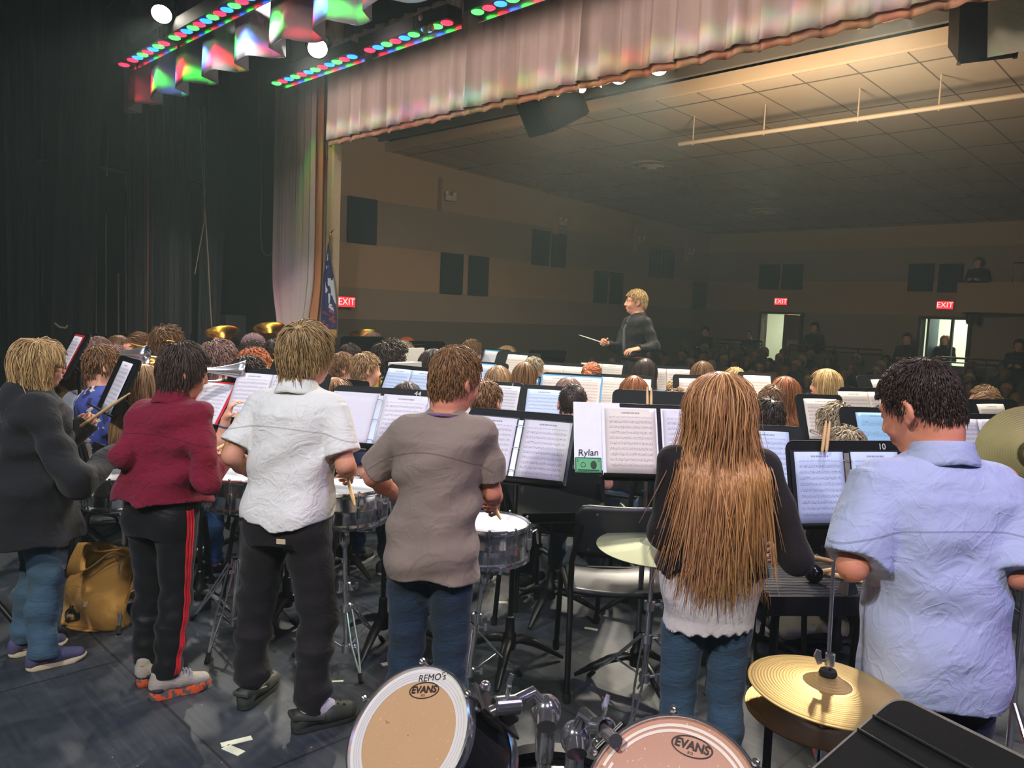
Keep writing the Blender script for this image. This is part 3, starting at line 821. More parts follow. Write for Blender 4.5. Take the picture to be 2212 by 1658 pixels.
        if shirt.get('collar'):
            cm = shirt.get('collar_m', shirt['m'])
            mb = MB()
            c0 = np.array([cxy(1.35)[0], cxy(1.35)[1]-0.006, 1.335+dz])*s
            def fn(u, v):
                a = -PI/2+(u-0.5)*2*PI*0.90
                fold = [(0.066, 0.0), (0.064, 0.022), (0.063, 0.040), (0.067, 0.046), (0.074, 0.038), (0.084, 0.016), (0.092, -0.006)]
                t = v*6; i = min(5, int(t)); f = t-i
                r = fold[i][0]*(1-f)+fold[i+1][0]*f; z = fold[i][1]*(1-f)+fold[i+1][1]*f
                fy = -math.sin(a)
                return (c0[0]+r*s*math.cos(a)*1.04, c0[1]+r*s*math.sin(a)*0.96, c0[2]+(z+0.010-0.022*(1-fy)*0.5*1.2+(0.0 if v < 0.6 else -0.012*abs(math.cos(a))))*s)
            mb.grid(fn, 48, 12)
            mb.build('collar', cm, so, solid=0.003, angle=80)
        elif shirt.get('rib'):
            c0 = np.array([cxy(1.35)[0], cxy(1.35)[1]-0.004, 1.352+dz])*s
            mb = MB(); mb.tube([(c0[0]+0.068*s*math.cos(a), c0[1]+0.064*s*math.sin(a), c0[2]-0.012*s*(1+math.sin(a))*1.1) for a in np.linspace(0, 2*PI, 40)[:-1]], 0.0095*s, 8, closed=True, flat=0.6)
            mb.build('neckband', shirt['m'], so)
    # ---------------------------------------------------------- trousers
    if pants and (feet or not sit):
        off = pants.get('loose', 0.012); r1, r2, r3 = pants.get('r', (0.088, 0.064, 0.055)); hemz = pants.get('hem', 0.06)
        p2 = [np.array([0.2*s, 0.16*s, (0.95+dz)*s]), np.array([-0.2*s, -0.16*s, 0])]
        for q in G.values(): p2 += [q[1], q[2]]
        T = SDF(np.min(p2, 0)-0.10, np.max(p2, 0)+0.08, hres or res)
        T.loft(rows(off*0.8, 0, 0.82, 0.93), 2.3, 0.02)
        for sd in 'LR':
            hp, kn, an, t = G[sd]
            T.cap(hp, kn, r1*s, r2*s, 0.025); T.ell(hp+np.array([0, -0.045*s if not sit else 0, -0.01*s]), (0.08*s, 0.075*s, 0.085*s), 0.03)
            c = kn+(an-kn)*0.35+np.array([0, -0.012*s, 0])
            ee = an+(an-kn)/np.linalg.norm(an-kn)*(an[2]-hemz)*0.9
            T.cap(kn, c, r2*s, (r2+r3)*0.5*s+0.004, 0.02); T.cap(c, ee, (r2+r3)*0.5*s+0.004, r3*s, 0.02, flat=True)
            if pants.get('jogger'):
                T.cap(an+(kn-an)*0.12, an+(kn-an)*0.22, (r3+0.010)*s, (r3+0.012)*s, 0.02)
        wr = pants.get('wr', 0.005); a1, a2 = rng.uniform(0, 6, 2)
        T.warp(lambda X, Y, Z: wr*np.clip(1.25-Z/(0.75*s), 0.25, 1.1)*(np.sin(44*Z+9*X+3*np.sin(11*X+5*Z+a1)+a2)*np.sin(13*X+9*Y+6*Z+a1)+0.5*np.sin(71*Z-20*X+13*Y+a2)))
        topz = (pants.get('top', 0.90)+dz)*s
        T.cut(lambda X, Y, Z: Z-topz+0*X+0*Y)
        info['pants'] = sdf_obj(pants.get('name', 'trousers'), [T], pants['m'], root_o)
    if shoes and (feet or not sit):
        for sd in 'LR':
            hp, kn, an, t = G[sd]
            info['shoe'+sd] = shoe(root_o, an, t, shoes.get('kind', 'low'), s, shoes['m'])
    # ---------------------------------------------------------- hair
    if hair:
        kind = hair.get('kind', 'short'); n = hair.get('n', 260); hm = hair['m']
        line = hair.get('line', (0.055, -0.070)); th = hair.get('thick', (0.010, 0.022))
        hh = SDF(hc-0.19*s, hc+0.19*s, hair.get('h', 0.006))
        def T_(p): return hc+Rm @ (sm(p)*s)
        inf = min(0.0055, hair.get('base', 0.010)) if kind not in ('curly', 'buzz') else hair.get('base', 0.01)*0.7
        hh.ell(T_((0, -0.012, 0.029)), ((0.074+inf)*s, (0.095+inf)*s, (0.088+inf)*s), 0.0, Rm)
        if kind in ('short', 'buzz', 'long', 'bun', 'curly'):
            hh.cap(T_((0, -0.045, 0.0)), T_((0, -0.043, line[1]+0.01)), (0.052+inf*0.8)*s, (0.047+inf*0.6)*s, 0.03*s)
        Ri = Rm.T
        def below(X, Y, Z):
            x, y, z = X-hc[0], Y-hc[1], Z-hc[2]
            yy = (Ri[1, 0]*x+Ri[1, 1]*y+Ri[1, 2]*z)/s; zz = (Ri[2, 0]*x+Ri[2, 1]*y+Ri[2, 2]*z)/s
            f = (line[0]-line[1])/0.175
            zl = np.where(yy > 0.0, line[1]+(yy+0.095)*f, np.where(yy > -0.06, hair.get('side', -0.022)+(yy)*0.55*0+(line[1]-hair.get('side', -0.022))*np.clip(-yy/0.06, 0, 1), line[1]))
            zl = np.where(yy > 0.0, hair.get('side', -0.022)+(line[0]-hair.get('side', -0.022))*np.clip(yy/0.045, 0, 1), zl)
            return (zl+0.005*np.sin(210*x+90*y)*np.sin(170*y-130*x)-zz)*s*0.8
        hh.cut(below, 0.012)
        if kind == 'curly':
            hh.warp(lambda X, Y, Z: 0.006*np.sin(70*X+3*np.sin(60*Z))*np.sin(75*Y+1)*np.sin(70*Z))
        V0, Q0 = hh.mesh()
        tri = [(V0, Q0)]
        tors = np.array(rows(0.030, 0.0, 0.70, 1.37))
        def back(W, t0):
            c1 = np.interp(W[:, 2], tors[:, 0], tors[:, 1]); c2 = np.interp(W[:, 2], tors[:, 0], tors[:, 2])
            r1 = np.interp(W[:, 2], tors[:, 0], tors[:, 3])*1.02; r2 = np.interp(W[:, 2], tors[:, 0], tors[:, 4])
            mm = 0.93+0.10*np.clip((tors[:, 0].max()-W[:, 2])/(0.10*s), 0, 1); r1 = r1*mm; r2 = r2*mm
            x, y = (W[:, 0]-c1)/r1, (W[:, 1]-c2)/r2
            rr = (np.abs(x)**2.3+np.abs(y)**2.3)**(1/2.3)+1e-6
            ins = (rr < 1.0+t0*2) & (W[:, 2] < tors[:, 0].max())
            W = W.copy(); k = np.where(ins, (1.0+t0*2)/rr, 1)
            sgn = np.where(np.abs(y) < 0.15, -1, np.sign(y))
            W[:, 1] = np.where(ins, c2+np.where(np.abs(x) < 0.95, sgn*np.sqrt(np.maximum((1+t0*2)**2-x**2, 0.02))*r2, (W[:, 1]-c2)*k), W[:, 1])
            W[:, 0] = np.where(ins & (np.abs(x) >= 0.95), c1+(W[:, 0]-c1)*k, W[:, 0])
            lim = 1.0+t0*2.5; far = (rr > lim) & (W[:, 2] < tors[:, 0].max()*1.0) & (y < 0.0)
            k2 = np.where(far, 1+(lim/rr-1)*0.22, 1); W[:, 1] = c2+(W[:, 1]-c2)*k2; W[:, 0] = W[:, 0]
            return W
        if kind == 'buzz': th = (0.004, 0.009)
        kw = dict(thick=th, line=line, messy=hair.get('messy', 0.25), grav=hair.get('grav', 0.35), curl=hair.get('curl', 0.0), r0=hair.get('r0', 0.0038) if kind != 'buzz' else 0.003,
                  part=hair.get('part'), crown=hair.get('crown', (0.0, -0.045, 0.10)), fringe=hair.get('fringe', 0.05), steps=hair.get('steps', 8), curl_f=hair.get('curl_f', 60.0), att=hair.get('att', 0.65), pullz=hair.get('pullz', -0.10), side=hair.get('side', -0.022))
        if True:
            V1, Q1 = hair_strands(rng, Rm, hc, s, n if kind != 'buzz' else 900, hair.get('L', 0.07) if kind != 'buzz' else (0.006, 0.012), back=back if kind == 'long' else None, cover=0.5 if kind == 'long' else 1.0, **kw)
            tri.append((V1, Q1))
        if kind == 'bun':
            b = T_(hair.get('bun', (0, -0.115, 0.02))); BS = SDF(b-0.07, b+0.07, 0.006); BS.ell(b, (0.040*s, 0.034*s, 0.038*s), 0)
            BS.warp(lambda X, Y, Z: 0.004*np.sin(95*X+80*Z+3*np.sin(60*Y))); tri.append(BS.mesh())
        info['hair'] = sdf_obj('hair', tri, hm, root_o)
    if face:
        dk = mat('eye_dark', (38, 26, 22), 0.3); wh = mat('eye_white', (226, 220, 214), 0.3)
        bc = hair.get('brow', (92, 66, 46)) if hair else (92, 66, 46)
        for sx in (-1, 1):
            def Tl(p): return Vector(hc+Rm @ (sm(p)*s))
            mb = MB(); mb.ball(tuple(Tl((sx*0.031, 0.0795, 0.004))), 0.0098*s, 12); e = mb.build('eye', wh, root_o)
            mb = MB(); mb.ball(tuple(Tl((sx*0.032, 0.0865, 0.004))), 0.0052*s, 10); mb.build('iris', dk, e)
            mb = MB(); mb.tube([Tl((sx*0.014, 0.094, 0.026)), Tl((sx*0.030, 0.090, 0.031)), Tl((sx*0.048, 0.074, 0.026))], [0.003*s, 0.004*s, 0.002*s], 6); mb.build('eyebrow', mat('brow', bc, 0.8), root_o)
        mb = MB(); mb.tube([Tl((-0.022, 0.088, -0.064)), Tl((-0.008, 0.096, -0.063)), Tl((0.008, 0.096, -0.063)), Tl((0.022, 0.088, -0.064))], [0.002*s, 0.0065*s, 0.0065*s, 0.002*s], 8)
        mb.build('lips', mat('lips', tuple(int(v*f) for v, f in zip(skin, (0.84, 0.62, 0.62))), 0.45), root_o)
    if glasses:
        mb = MB()
        def Tl(p): return Vector(hc+Rm @ (sm(p)*s))
        for sx in (-1, 1):
            mb.tube([Tl((sx*0.034+0.021*math.cos(a), 0.102-0.006*abs(math.cos(a)), 0.002+0.017*math.sin(a))) for a in np.linspace(0, 2*PI, 17)[:-1]], 0.0022*s, 6, closed=True)
            mb.tube([Tl((sx*0.056, 0.094, 0.006)), Tl((sx*0.082, 0.06, 0.008)), Tl((sx*0.088, -0.02, 0.006))], 0.0022*s, 6)
        mb.tube([Tl((-0.014, 0.104, 0.006)), Tl((0, 0.108, 0.009)), Tl((0.014, 0.104, 0.006))], 0.0022*s, 6)
        mb.build('glasses', mat('glasses_frame', glasses if isinstance(glasses, tuple) else (40, 36, 38), 0.3), root_o)
    return info
def local(root, yaw, p):
    c, s = math.cos(-yaw), math.sin(-yaw); x, y = p[0]-root[0], p[1]-root[1]
    return np.array([c*x-s*y, s*x+c*y, p[2]])
# ------------------------------------------------------------------ the setting
TAN = mat('tan_paint', (184, 152, 116), 0.8, bmp=0.1, bscale=30, var=0.03)
GREYW = mat('grey_paint', (158, 138, 118), 0.8, var=0.03)
DARKW = mat('dark_paint', (116, 106, 92), 0.8, var=0.03)
CREAM = mat('cream_paint', (214, 186, 146), 0.75, var=0.03)
BLKW = mat('black_paint', (30, 34, 36), 0.85, var=0.15, vscale=3)
PANEL = mat('acoustic_panel', (34, 38, 42), 0.95, bmp=0.2, bscale=200)
def room(o): o.rotation_euler = (0, 0, -YAW); return o

# stage floor: worn black paint with board joints, scuffs and flecks
m, nt, bs = nt_new('black_stage_floor')
oc = objc(nt)
n1 = noise(nt, oc, 0.9, 5, 0.6); n2 = noise(nt, oc, 7.0, 5, 0.65, 0.6); n3 = noise(nt, mapv(nt, oc, (1.5, 26, 1), (0, 0, 0.5)), 1.6, 4, 0.7)
sxx = N(nt, 'ShaderNodeSeparateXYZ'); nt.links.new(oc, sxx.inputs[0])
base = mixc(nt, M_(nt, 'POWER', n2, 1.5), lin((27, 31, 35)), lin((80, 86, 92)))
base = mixc(nt, M_(nt, 'MULTIPLY', M_(nt, 'GREATER_THAN', n1, 0.54), 0.45), base, lin((36, 40, 46)))
base = mixc(nt, M_(nt, 'MULTIPLY', M_(nt, 'POWER', n3, 4.0), 1.1, True), base, lin((110, 116, 120)))
vo = N(nt, 'ShaderNodeTexVoronoi'); vo.inputs['Scale'].default_value = 13.0; nt.links.new(oc, vo.inputs['Vector'])
fl = M_(nt, 'LESS_THAN', M_(nt, 'ADD', vo.outputs['Distance'], M_(nt, 'MULTIPLY', n2, 0.11)), 0.097)
base = mixc(nt, M_(nt, 'MULTIPLY', fl, 0.7), base, lin((178, 184, 176)))
br = N(nt, 'ShaderNodeTexBrick'); br.inputs['Scale'].default_value = 1.0; br.inputs['Brick Width'].default_value = 2.4; br.inputs['Row Height'].default_value = 1.2
br.inputs['Mortar Size'].default_value = 0.006; br.inputs['Mortar Smooth'].default_value = 0.1
nt.links.new(oc, br.inputs['Vector'])
base = mixc(nt, M_(nt, 'MULTIPLY', br.outputs['Fac'], 0.6), base, lin((10, 11, 12)))
nt.links.new(base, bs.inputs['Base Color'])
nt.links.new(M_(nt, 'ADD', M_(nt, 'MULTIPLY', n2, 0.35), 0.32), bs.inputs['Roughness'])
bs.inputs['Specular IOR Level'].default_value = 0.35
bump(nt, bs, M_(nt, 'ADD', n2, M_(nt, 'MULTIPLY', n3, 0.6)), 0.06, 0.005)
MB().box((-4.0, 1.8, -0.5), (20, 13.6, 1.0)).build('floor', m, smooth=False)
struct(room(bpy.data.objects['floor']))

# auditorium floor, rising to the back
CARPET = mat('dark_carpet', (40, 36, 34), 0.95)
def zf(y): return -1.0+max(0, y-9.5)*0.088
mb = MB(); mb.grid(lambda u, v: (-12+20*u, 8.5+12*v, zf(8.5+12*v)), 1, 12)
struct(room(mb.build('floor_auditorium', CARPET, smooth=False, solid=0.1)))
# left hall wall with painted bands, one mesh per band
lw = MB().box((-12.1, 13.4, 4.1), (0.2, 13.2, 1.1)).build('wall_left', TAN, smooth=False); struct(room(lw))
for z0, z1, mm in ((2.75, 3.55, GREYW), (1.96, 2.75, TAN), (1.40, 1.96, GREYW), (-1.2, 1.40, DARKW)):
    MB().box((-12.1, 13.4, (z0+z1)/2), (0.2, 13.2, z1-z0)).build('painted_band', mm, lw, smooth=False)
# back wall with two door openings
def wallseg(x0, x1, z0, z1, mm, par=None, name='wall_back'):
    return MB().box(((x0+x1)/2, 19.9, (z0+z1)/2), (x1-x0, 0.2, z1-z0)).build(name, mm, par, smooth=False)
bw = wallseg(-12, 8, 3.55, 4.7, TAN); struct(room(bw))
wallseg(-12, 8, 2.75, 3.55, GREYW, bw, 'painted_band'); wallseg(-12, 8, 1.95, 2.75, TAN, bw, 'painted_band')
DO = ((-10.22, -9.15), (-6.23, -5.25))
for a, b in ((-12, DO[0][0]), (DO[0][1], DO[1][0]), (DO[1][1], 8)):
    wallseg(a, b, -1.2, 1.95, GREYW, bw, 'painted_band')
for a, b in DO: wallseg(a, b, -1.2, -0.12, DARKW, bw, 'door_step')
# lit corridor behind the doors
CORR = mat('corridor_paint', (226, 232, 214), 0.7)
co = MB().box((-7.5, 22.5, 1.0), (8, 0.1, 3.0)).build('wall_corridor', CORR, smooth=False); struct(room(co))
struct(room(MB().box((-7.5, 21.25, -0.15), (8, 2.5, 0.06)).build('floor_corridor', mat('corridor_tile', (206, 206, 190), 0.4), smooth=False)))
struct(room(MB().box((-7.5, 21.25, 2.55), (8, 2.5, 0.1)).build('ceiling_corridor', CORR, smooth=False)))
for x in (-11.5, -3.5): struct(room(MB().box((x, 21.25, 1.0), (0.1, 2.5, 3.0)).build('wall_corridor_end', CORR, smooth=False)))
area('corridor_lamp', RW(-9.8, 21.2, 2.45), RW(-9.8, 21.3, 0), 55, (0.92, 1.0, 0.82), 1.2, 0.6)
area('corridor_lamp', RW(-5.9, 21.2, 2.45), RW(-5.9, 21.3, 0), 75, (0.92, 1.0, 0.82), 1.2, 0.6)
# doors: steel frames, the open leaf, a mullion
DOORW = mat('door_wood', (120, 88, 56), 0.55, var=0.15)
FRAME = mat('door_frame', (46, 44, 40), 0.5)
for i, (a, b) in enumerate(DO):
    d = MB().box((a-0.03, 19.85, 0.9), (0.06, 0.34, 2.1)).box((b+0.03, 19.85, 0.9), (0.06, 0.34, 2.1)).box(((a+b)/2, 19.85, 1.92), (b-a, 0.34, 0.06)).build('door_%d' % (i+1), FRAME, smooth=False)
    struct(room(d))
    if i == 0:
        MB().box((-9.40, 19.80, 0.88), (0.46, 0.05, 2.0)).build('door_leaf', DOORW, d, smooth=False)
        MB().box((-9.33, 19.765, 1.15), (0.34, 0.012, 0.16)).build('notice', mat('notice_paper', (180, 170, 150), 0.8), d, smooth=False)
        MB().box((-9.98, 21.4, 0.9), (0.05, 1.6, 2.0)).build('door_leaf', mat('yellow_door', (206, 170, 70), 0.5), d, smooth=False)
    else:
        MB().box((-5.62, 19.9, 0.9), (0.05, 0.1, 2.0)).build('mullion', FRAME, d, smooth=False)
        MB().box((-6.15, 20.3, 0.9), (0.05, 0.7, 2.0)).build('door_leaf', mat('blue_door', (70, 96, 112), 0.5), d, smooth=False)
RED = emis('exit_red', (1.0, 0.03, 0.05), 1.2); WHT = emis('exit_letters', (1.0, 0.55, 0.5), 1.6)
def exit_sign(x, y, z, rot, lab, wd=0.36):
    o = empty('exit_sign', RW(x, y, z), -YAW+rot)
    tag(o, lab, 'sign')
    MB().box((0, 0, 0), (wd, 0.06, 0.20)).build('housing', mat('sign_housing', (60, 20, 20), 0.5), o, smooth=False)
    MB().box((0, -0.032, 0), (wd*0.96, 0.006, 0.18)).build('lit_face', RED, o, smooth=False)
    text_part('lettering', 'EXIT', 0.17, WHT, o, Matrix.Translation((0, -0.037, 0)) @ Matrix.Rotation(PI/2, 4, 'X'))
exit_sign(-9.73, 19.76, 2.22, 0, 'red lit exit sign above the left rear doorway')
exit_sign(-5.77, 19.76, 2.21, 0, 'red lit exit sign above the bright right rear doorway with a woman')
exit_sign(-11.9, 7.75, 1.70, PI/2, 'red lit exit sign beside the flag at the stage edge')
# hall ceiling: tiles
m, nt, bs = nt_new('ceiling_tile')
oc = objc(nt)
br = N(nt, 'ShaderNodeTexBrick'); br.inputs['Scale'].default_value = 1.0; br.inputs['Brick Width'].default_value = 0.62; br.inputs['Row Height'].default_value = 0.62
br.offset = 0.0; br.inputs['Mortar Size'].default_value = 0.010; br.inputs['Color1'].default_value = lin((204, 176, 142)); br.inputs['Color2'].default_value = lin((194, 166, 134)); br.inputs['Mortar'].default_value = lin((112, 96, 78))
nt.links.new(mapv(nt, oc, (1, 0.48, 1)), br.inputs['Vector']); nt.links.new(br.outputs['Color'], bs.inputs['Base Color'])
bs.inputs['Roughness'].default_value = 0.9
def zc(y): return 4.50-(y-8.7)*0.036
mb = MB(); mb.grid(lambda u, v: (-12+20*u, 8.7+11.4*v, zc(8.7+11.4*v)), 1, 1)
struct(room(mb.build('ceiling', m, smooth=False, solid=0.1)))
BEAM = mat('beam_paint', (226, 190, 148), 0.7, var=0.02)
struct(room(MB().box((-2, 8.62, 4.52), (20, 0.08, 0.15)).build('trim_1', BEAM, smooth=False)))
struct(room(MB().box((-2, 7.6, 4.78), (20, 2.2, 0.1)).build('ceiling_header', mat('header_black', (40, 42, 42), 0.8), smooth=False)))
struct(room(MB().box((-2, 8.45, 4.66), (20, 0.06, 0.14)).build('trim_2', mat('header_grey', (120, 108, 92), 0.8), smooth=False)))
# proscenium wall: left jamb and what is above the opening
jw = MB().box((-10.88, 6.47, 2.5), (1.30, 0.10, 7.4)).build('wall_proscenium', CREAM, smooth=False); struct(room(jw))
MB().box((-15.7, 6.5, 2.5), (8.34, 0.14, 7.4)).build('wall_return', BLKW, jw, smooth=False)
MB().box((-10.42, 6.417, 2.5), (0.012, 0.012, 5)).build('groove', mat('groove', (120, 100, 74), 0.8), jw, smooth=False)
MB().box((-10.25, 6.47, 2.5), (0.06, 0.12, 7.4)).build('corner_trim', mat('corner_trim', (232, 206, 166), 0.6), jw, smooth=False)
struct(room(MB().box((-2, 6.7, 5.4), (16.2, 0.2, 1.1)).build('wall_header', BLKW, smooth=False)))
# stage house: black walls and ceiling
struct(room(MB().box((-14.1, 1.0, 3), (0.2, 12, 8)).build('wall_stage_left', BLKW, smooth=False)))
struct(room(MB().box((-4, -4.9, 3), (20.4, 0.2, 8)).build('wall_stage_back', BLKW, smooth=False)))
struct(room(MB().box((6.1, 1.0, 3), (0.2, 12, 8)).build('wall_stage_right', BLKW, smooth=False)))
struct(room(MB().box((-4, 1.0, 6.9), (20.4, 12, 0.2)).build('ceiling_stage', BLKW, smooth=False)))

# curtains -----------------------------------------------------------------
def velvet(name, col, rough=0.85): return mat(name, col, rough, bmp=0.12, bscale=140, var=0.08, vscale=9)
VAL = velvet('valance_cloth', (216, 196, 184)); TEA = velvet('teaser_cloth', (206, 206, 214)); BLKC = velvet('black_velour', (40, 46, 48), 0.75)
def drape(name, x0, x1, y, z0, z1, pitch, amp, m, lab, nz=10, shape='sine', seed=1, taper=None, hem=None, axis='x', dx=None, label_part=None, sub=10):
    rng = np.random.default_rng(seed)
    L = abs(x1-x0); n = max(12, int(L/pitch*sub)); ph = np.cumsum(rng.uniform(0.6, 1.4, n+2))/sub*1.0*2*PI
    am = np.interp(np.arange(n+1), np.arange(0, n+8, 7), rng.uniform(0.6, 1.3, len(np.arange(0, n+8, 7))))
    def wave(i, v):
        t = ph[i]
        if shape == 'trap': d = max(-1, min(1, 2.2*math.sin(2*PI*(i/sub))))
        else: d = math.sin(t)+0.35*math.sin(2.3*t+1)
        return d*amp*am[i]*(0.55+0.45*(1-v))
    def fn(u, v):
        i = int(round(u*n)); x = x0+(x1-x0)*u; z = z0+(z1-z0)*v
        if taper:
            c, f = taper(z); x = c+(x-c)*f
        if dx: x += dx(z)
        w = wave(i, v)
        zz = z
        if hem and v < 1e-6: zz = z0+hem*math.sin(ph[i]*1.0+0.6)
        return (x, y+w, zz) if axis == 'x' else (y+w, x, zz)
    mb = MB(); mb.grid(fn, n, nz)
    o = mb.build(name, m, smooth=True, angle=60, solid=0.008)
    if lab: tag(room(o), lab, 'curtain')
    return room(o)
v = drape('valance', -10.17, 2.6, 6.2, 3.97, 5.3, 0.30, 0.055, VAL, 'long pale pleated valance hanging across the top of the stage opening', seed=4, hem=0.012)
HEM = velvet('valance_hem', (206, 150, 116))
q = drape('hem_band', -10.17, 2.6, 6.235, 3.90, 4.04, 0.30, 0.055, HEM, None, nz=2, seed=4, hem=0.02); q.parent = v; q.rotation_euler = (0, 0, 0)
for k in ('label', 'category'):
    if k in q: del q[k]
drape('teaser', -11.85, 0.5, 4.05, 4.16, 5.6, 0.78, 0.11, TEA, 'inner border curtain with deep pleats lit red, green and blue', seed=9, shape='trap', hem=0.02, sub=14)
drape('stage_curtain', -11.62, -10.44, 6.20, 0.02, 5.2, 0.13, 0.045, VAL, 'pale gathered main curtain tied back beside the blue flag', nz=40, seed=3,
      taper=lambda z: (-10.95, 1.0-0.34*math.exp(-((z-1.15)/0.55)**2)))
drape('curtain_lining', -10.58, -10.37, 6.30, 0.02, 5.2, 0.10, 0.03, velvet('lining_cloth', (214, 140, 88)), 'orange lining strip along the edge of the pale main curtain', nz=40, seed=6,
      taper=lambda z: (-10.74, 1.0-0.30*math.exp(-((z-1.15)/0.55)**2)))
for i, (y, x, wd, lab, sl) in enumerate(((2.55, -12.0, 0.9, 'black leg curtain at the far left edge of the stage', 0.0), (3.55, -12.2, 0.55, 'black leg curtain with a slanted edge beside the ropes', 0.045),
                                         (4.85, -12.7, 0.95, 'wide black leg curtain behind the red hanging cable', 0.0), (5.66, -12.6, 0.42, 'narrow black leg curtain with a pale edge near the tubas', 0.02))):
    drape('leg_curtain', y-wd/2, y+wd/2, x, 0.03, 6.2, 0.16, 0.05, BLKC, lab, axis='y', seed=20+i, dx=(lambda z, s=sl: s*(z-3)))
drape('leg_curtain', -3.6, 1.0, -11.9, 0.03, 6.2, 0.2, 0.06, BLKC, 'black masking curtain along the left of the stage', axis='y', seed=40)
# ------------------------------------------------------------------ rigging, lamps, hall fittings
HOUS = mat('lamp_housing', (22, 22, 24), 0.6)
RGB = {'R': (1.0, 0.01, 0.03), 'G': (0.03, 1.0, 0.05), 'B': (0.01, 0.10, 1.0)}
ELENS = {k: emis('lens_'+k, c, 7.0) for k, c in RGB.items()}
def border_light(x0, n, y, z, seq, lab, every=1, aim=0.25, pw=5.0, cone=62):
    """a strip of round coloured lamps; each lens is a part, its own light is a spot"""
    sp = 0.165; L = n*sp
    o = empty('border_light', RW(x0+L/2, y, z), -YAW); tag(o, lab, 'stage light', 'strips of coloured border lamps')
    MB().box((0, 0, 0.06), (L+0.05, 0.20, 0.14)).build('housing', HOUS, o, smooth=False)
    MB().box((0, 0.105, -0.03), (L+0.05, 0.012, 0.06)).build('reflector_lip', mat('lip', (190, 190, 190), 0.25, 1.0), o, smooth=False)
    for i in range(n):
        c = seq[i % len(seq)]; x = -L/2+sp*(i+0.5)
        mb = MB(); mb.ball((x, -0.01, -0.012), (0.066, 0.066, 0.020), 14)
        mb.build('lens', ELENS[c], o)
        if i % every == 0:
            p = RW(x0+sp*(i+0.5), y, z-0.07)
            spot('border_lamp_'+c, p, RW(x0+sp*(i+0.5), y+aim, z-0.7), pw, RGB[c] if c != 'B' else (0.12, 0.25, 1.0), 0.05, cone, 0.45)
border_light(-10.18, 12, 5.42, 4.60, 'GRB', 'lower coloured lamp strip, the section at its left end', aim=0.50, pw=13)
border_light(-8.0, 6, 5.42, 4.60, 'RBG', 'lower coloured lamp strip, the middle section right of the bright lamp', aim=0.50, pw=13)
border_light(-6.95, 3, 5.42, 4.60, 'BGR', 'lower coloured lamp strip, the short section of three lamps', aim=0.50, pw=13)
border_light(-6.15, 8, 5.42, 4.60, 'GRB', 'lower coloured lamp strip, the section touching the valance top', aim=0.50, pw=13)
border_light(-4.6, 24, 5.42, 4.60, 'RGB', 'lower coloured lamp strip continuing above the frame', aim=0.50, pw=13)
border_light(-11.05, 1, 3.76, 4.60, 'R', 'single red lamp at the left end of the upper strip', aim=0.2, pw=20)
border_light(-10.75, 7, 3.76, 4.60, 'RBG', 'upper coloured lamp strip, its left section', aim=0.26, pw=30, every=2, cone=85)
border_light(-9.45, 14, 3.76, 4.60, 'GRB', 'upper coloured lamp strip, its long right section', aim=0.26, pw=30, every=2, cone=85)
border_light(-7.0, 18, 3.76, 4.60, 'RGB', 'upper coloured lamp strip continuing above the frame', aim=0.26, pw=30, every=2, cone=85)
BULB = emis('lamp_glow', (1.0, 0.93, 0.78), 40.0)
def lantern(pos, target, lab, r=0.10, pw=0, grp=None, cone=70, col=(1, .95, .85)):
    z = Vector(pos)-Vector(target)
    o = empty('stage_lamp', mtx=frame(pos, z)); tag(o, lab, 'stage light', grp)
    mb = MB(); mb.lathe([(0.02, 0.26), (r*0.7, 0.24), (r*0.85, 0.10), (r*1.08, 0.0), (r*1.08, -0.03), (r*0.98, -0.03), (r*0.9, 0.03)], 24, cap0=True); mb.build('housing', HOUS, o)
    mb = MB(); mb.lathe([(0.001, -0.012), (r*0.5, -0.008), (r*0.92, 0.012)], 24); mb.build('lens', BULB, o)
    mb = MB(); mb.tube([(-r*1.15, 0, 0.08), (-r*1.15, 0, 0.25), (-r*0.3, 0, 0.36), (r*0.3, 0, 0.36), (r*1.15, 0, 0.25), (r*1.15, 0, 0.08)], 0.012, 6); mb.build('yoke', HOUS, o)
    if pw:
        d = -z.normalized(); spot('stage_lamp_beam', Vector(pos)+d*0.05, target, pw, col, 0.09, cone, 0.6)
def pxy(px, py, y):     # the point of a picture ray on the room plane y
    q = _fw + _rt*(px-1106)/F_PX + _up*(829-py)/F_PX
    n = np.array([math.sin(YAW), math.cos(YAW), 0]); return Vector(CAMP+q*((y-CAMP @ n)/(q @ n)))
def pxx(px, py, x):
    q = _fw + _rt*(px-1106)/F_PX + _up*(829-py)/F_PX
    n = np.array([math.cos(YAW), -math.sin(YAW), 0]); return Vector(CAMP+q*((x-CAMP @ n)/(q @ n)))
lantern(pxy(350, 28, 3.55), (-3.4, 5.2, 0.6), 'bright white lamp hanging above the upper coloured strip', 0.11, 420, cone=58)
lantern(pxy(686, 103, 4.8), (-1.2, 5.0, 0.9), 'bright white lamp below the inner border curtain', 0.11, 420, cone=85)
FR = 'front lamps under the valance hem'
lantern(pxy(1257, 185, 6.6), (-2.2, 5.6, 0.9), 'small front lamp half hidden behind the hanging speaker', 0.07, 300, FR, 80, WARM)
lantern(pxy(1337, 162, 6.6), (-0.4, 4.2, 0.9), 'bright front lamp just right of the hanging speaker', 0.09, 520, FR, 80, WARM)
lantern(pxy(1423, 143, 6.6), (0.6, 5.6, 0.9), 'second bright front lamp from the hanging speaker', 0.09, 520, FR, 80, WARM)
lantern(pxy(1898, 22, 6.6), (1.6, 4.4, 0.9), 'bright front lamp under the right end of the valance', 0.10, 520, FR, 85, WARM)
lantern(pxy(1973, 10, 6.6), (2.2, 5.0, 0.9), 'yellowish front lamp nearest the right speaker', 0.07, 300, FR, 80, WARM)
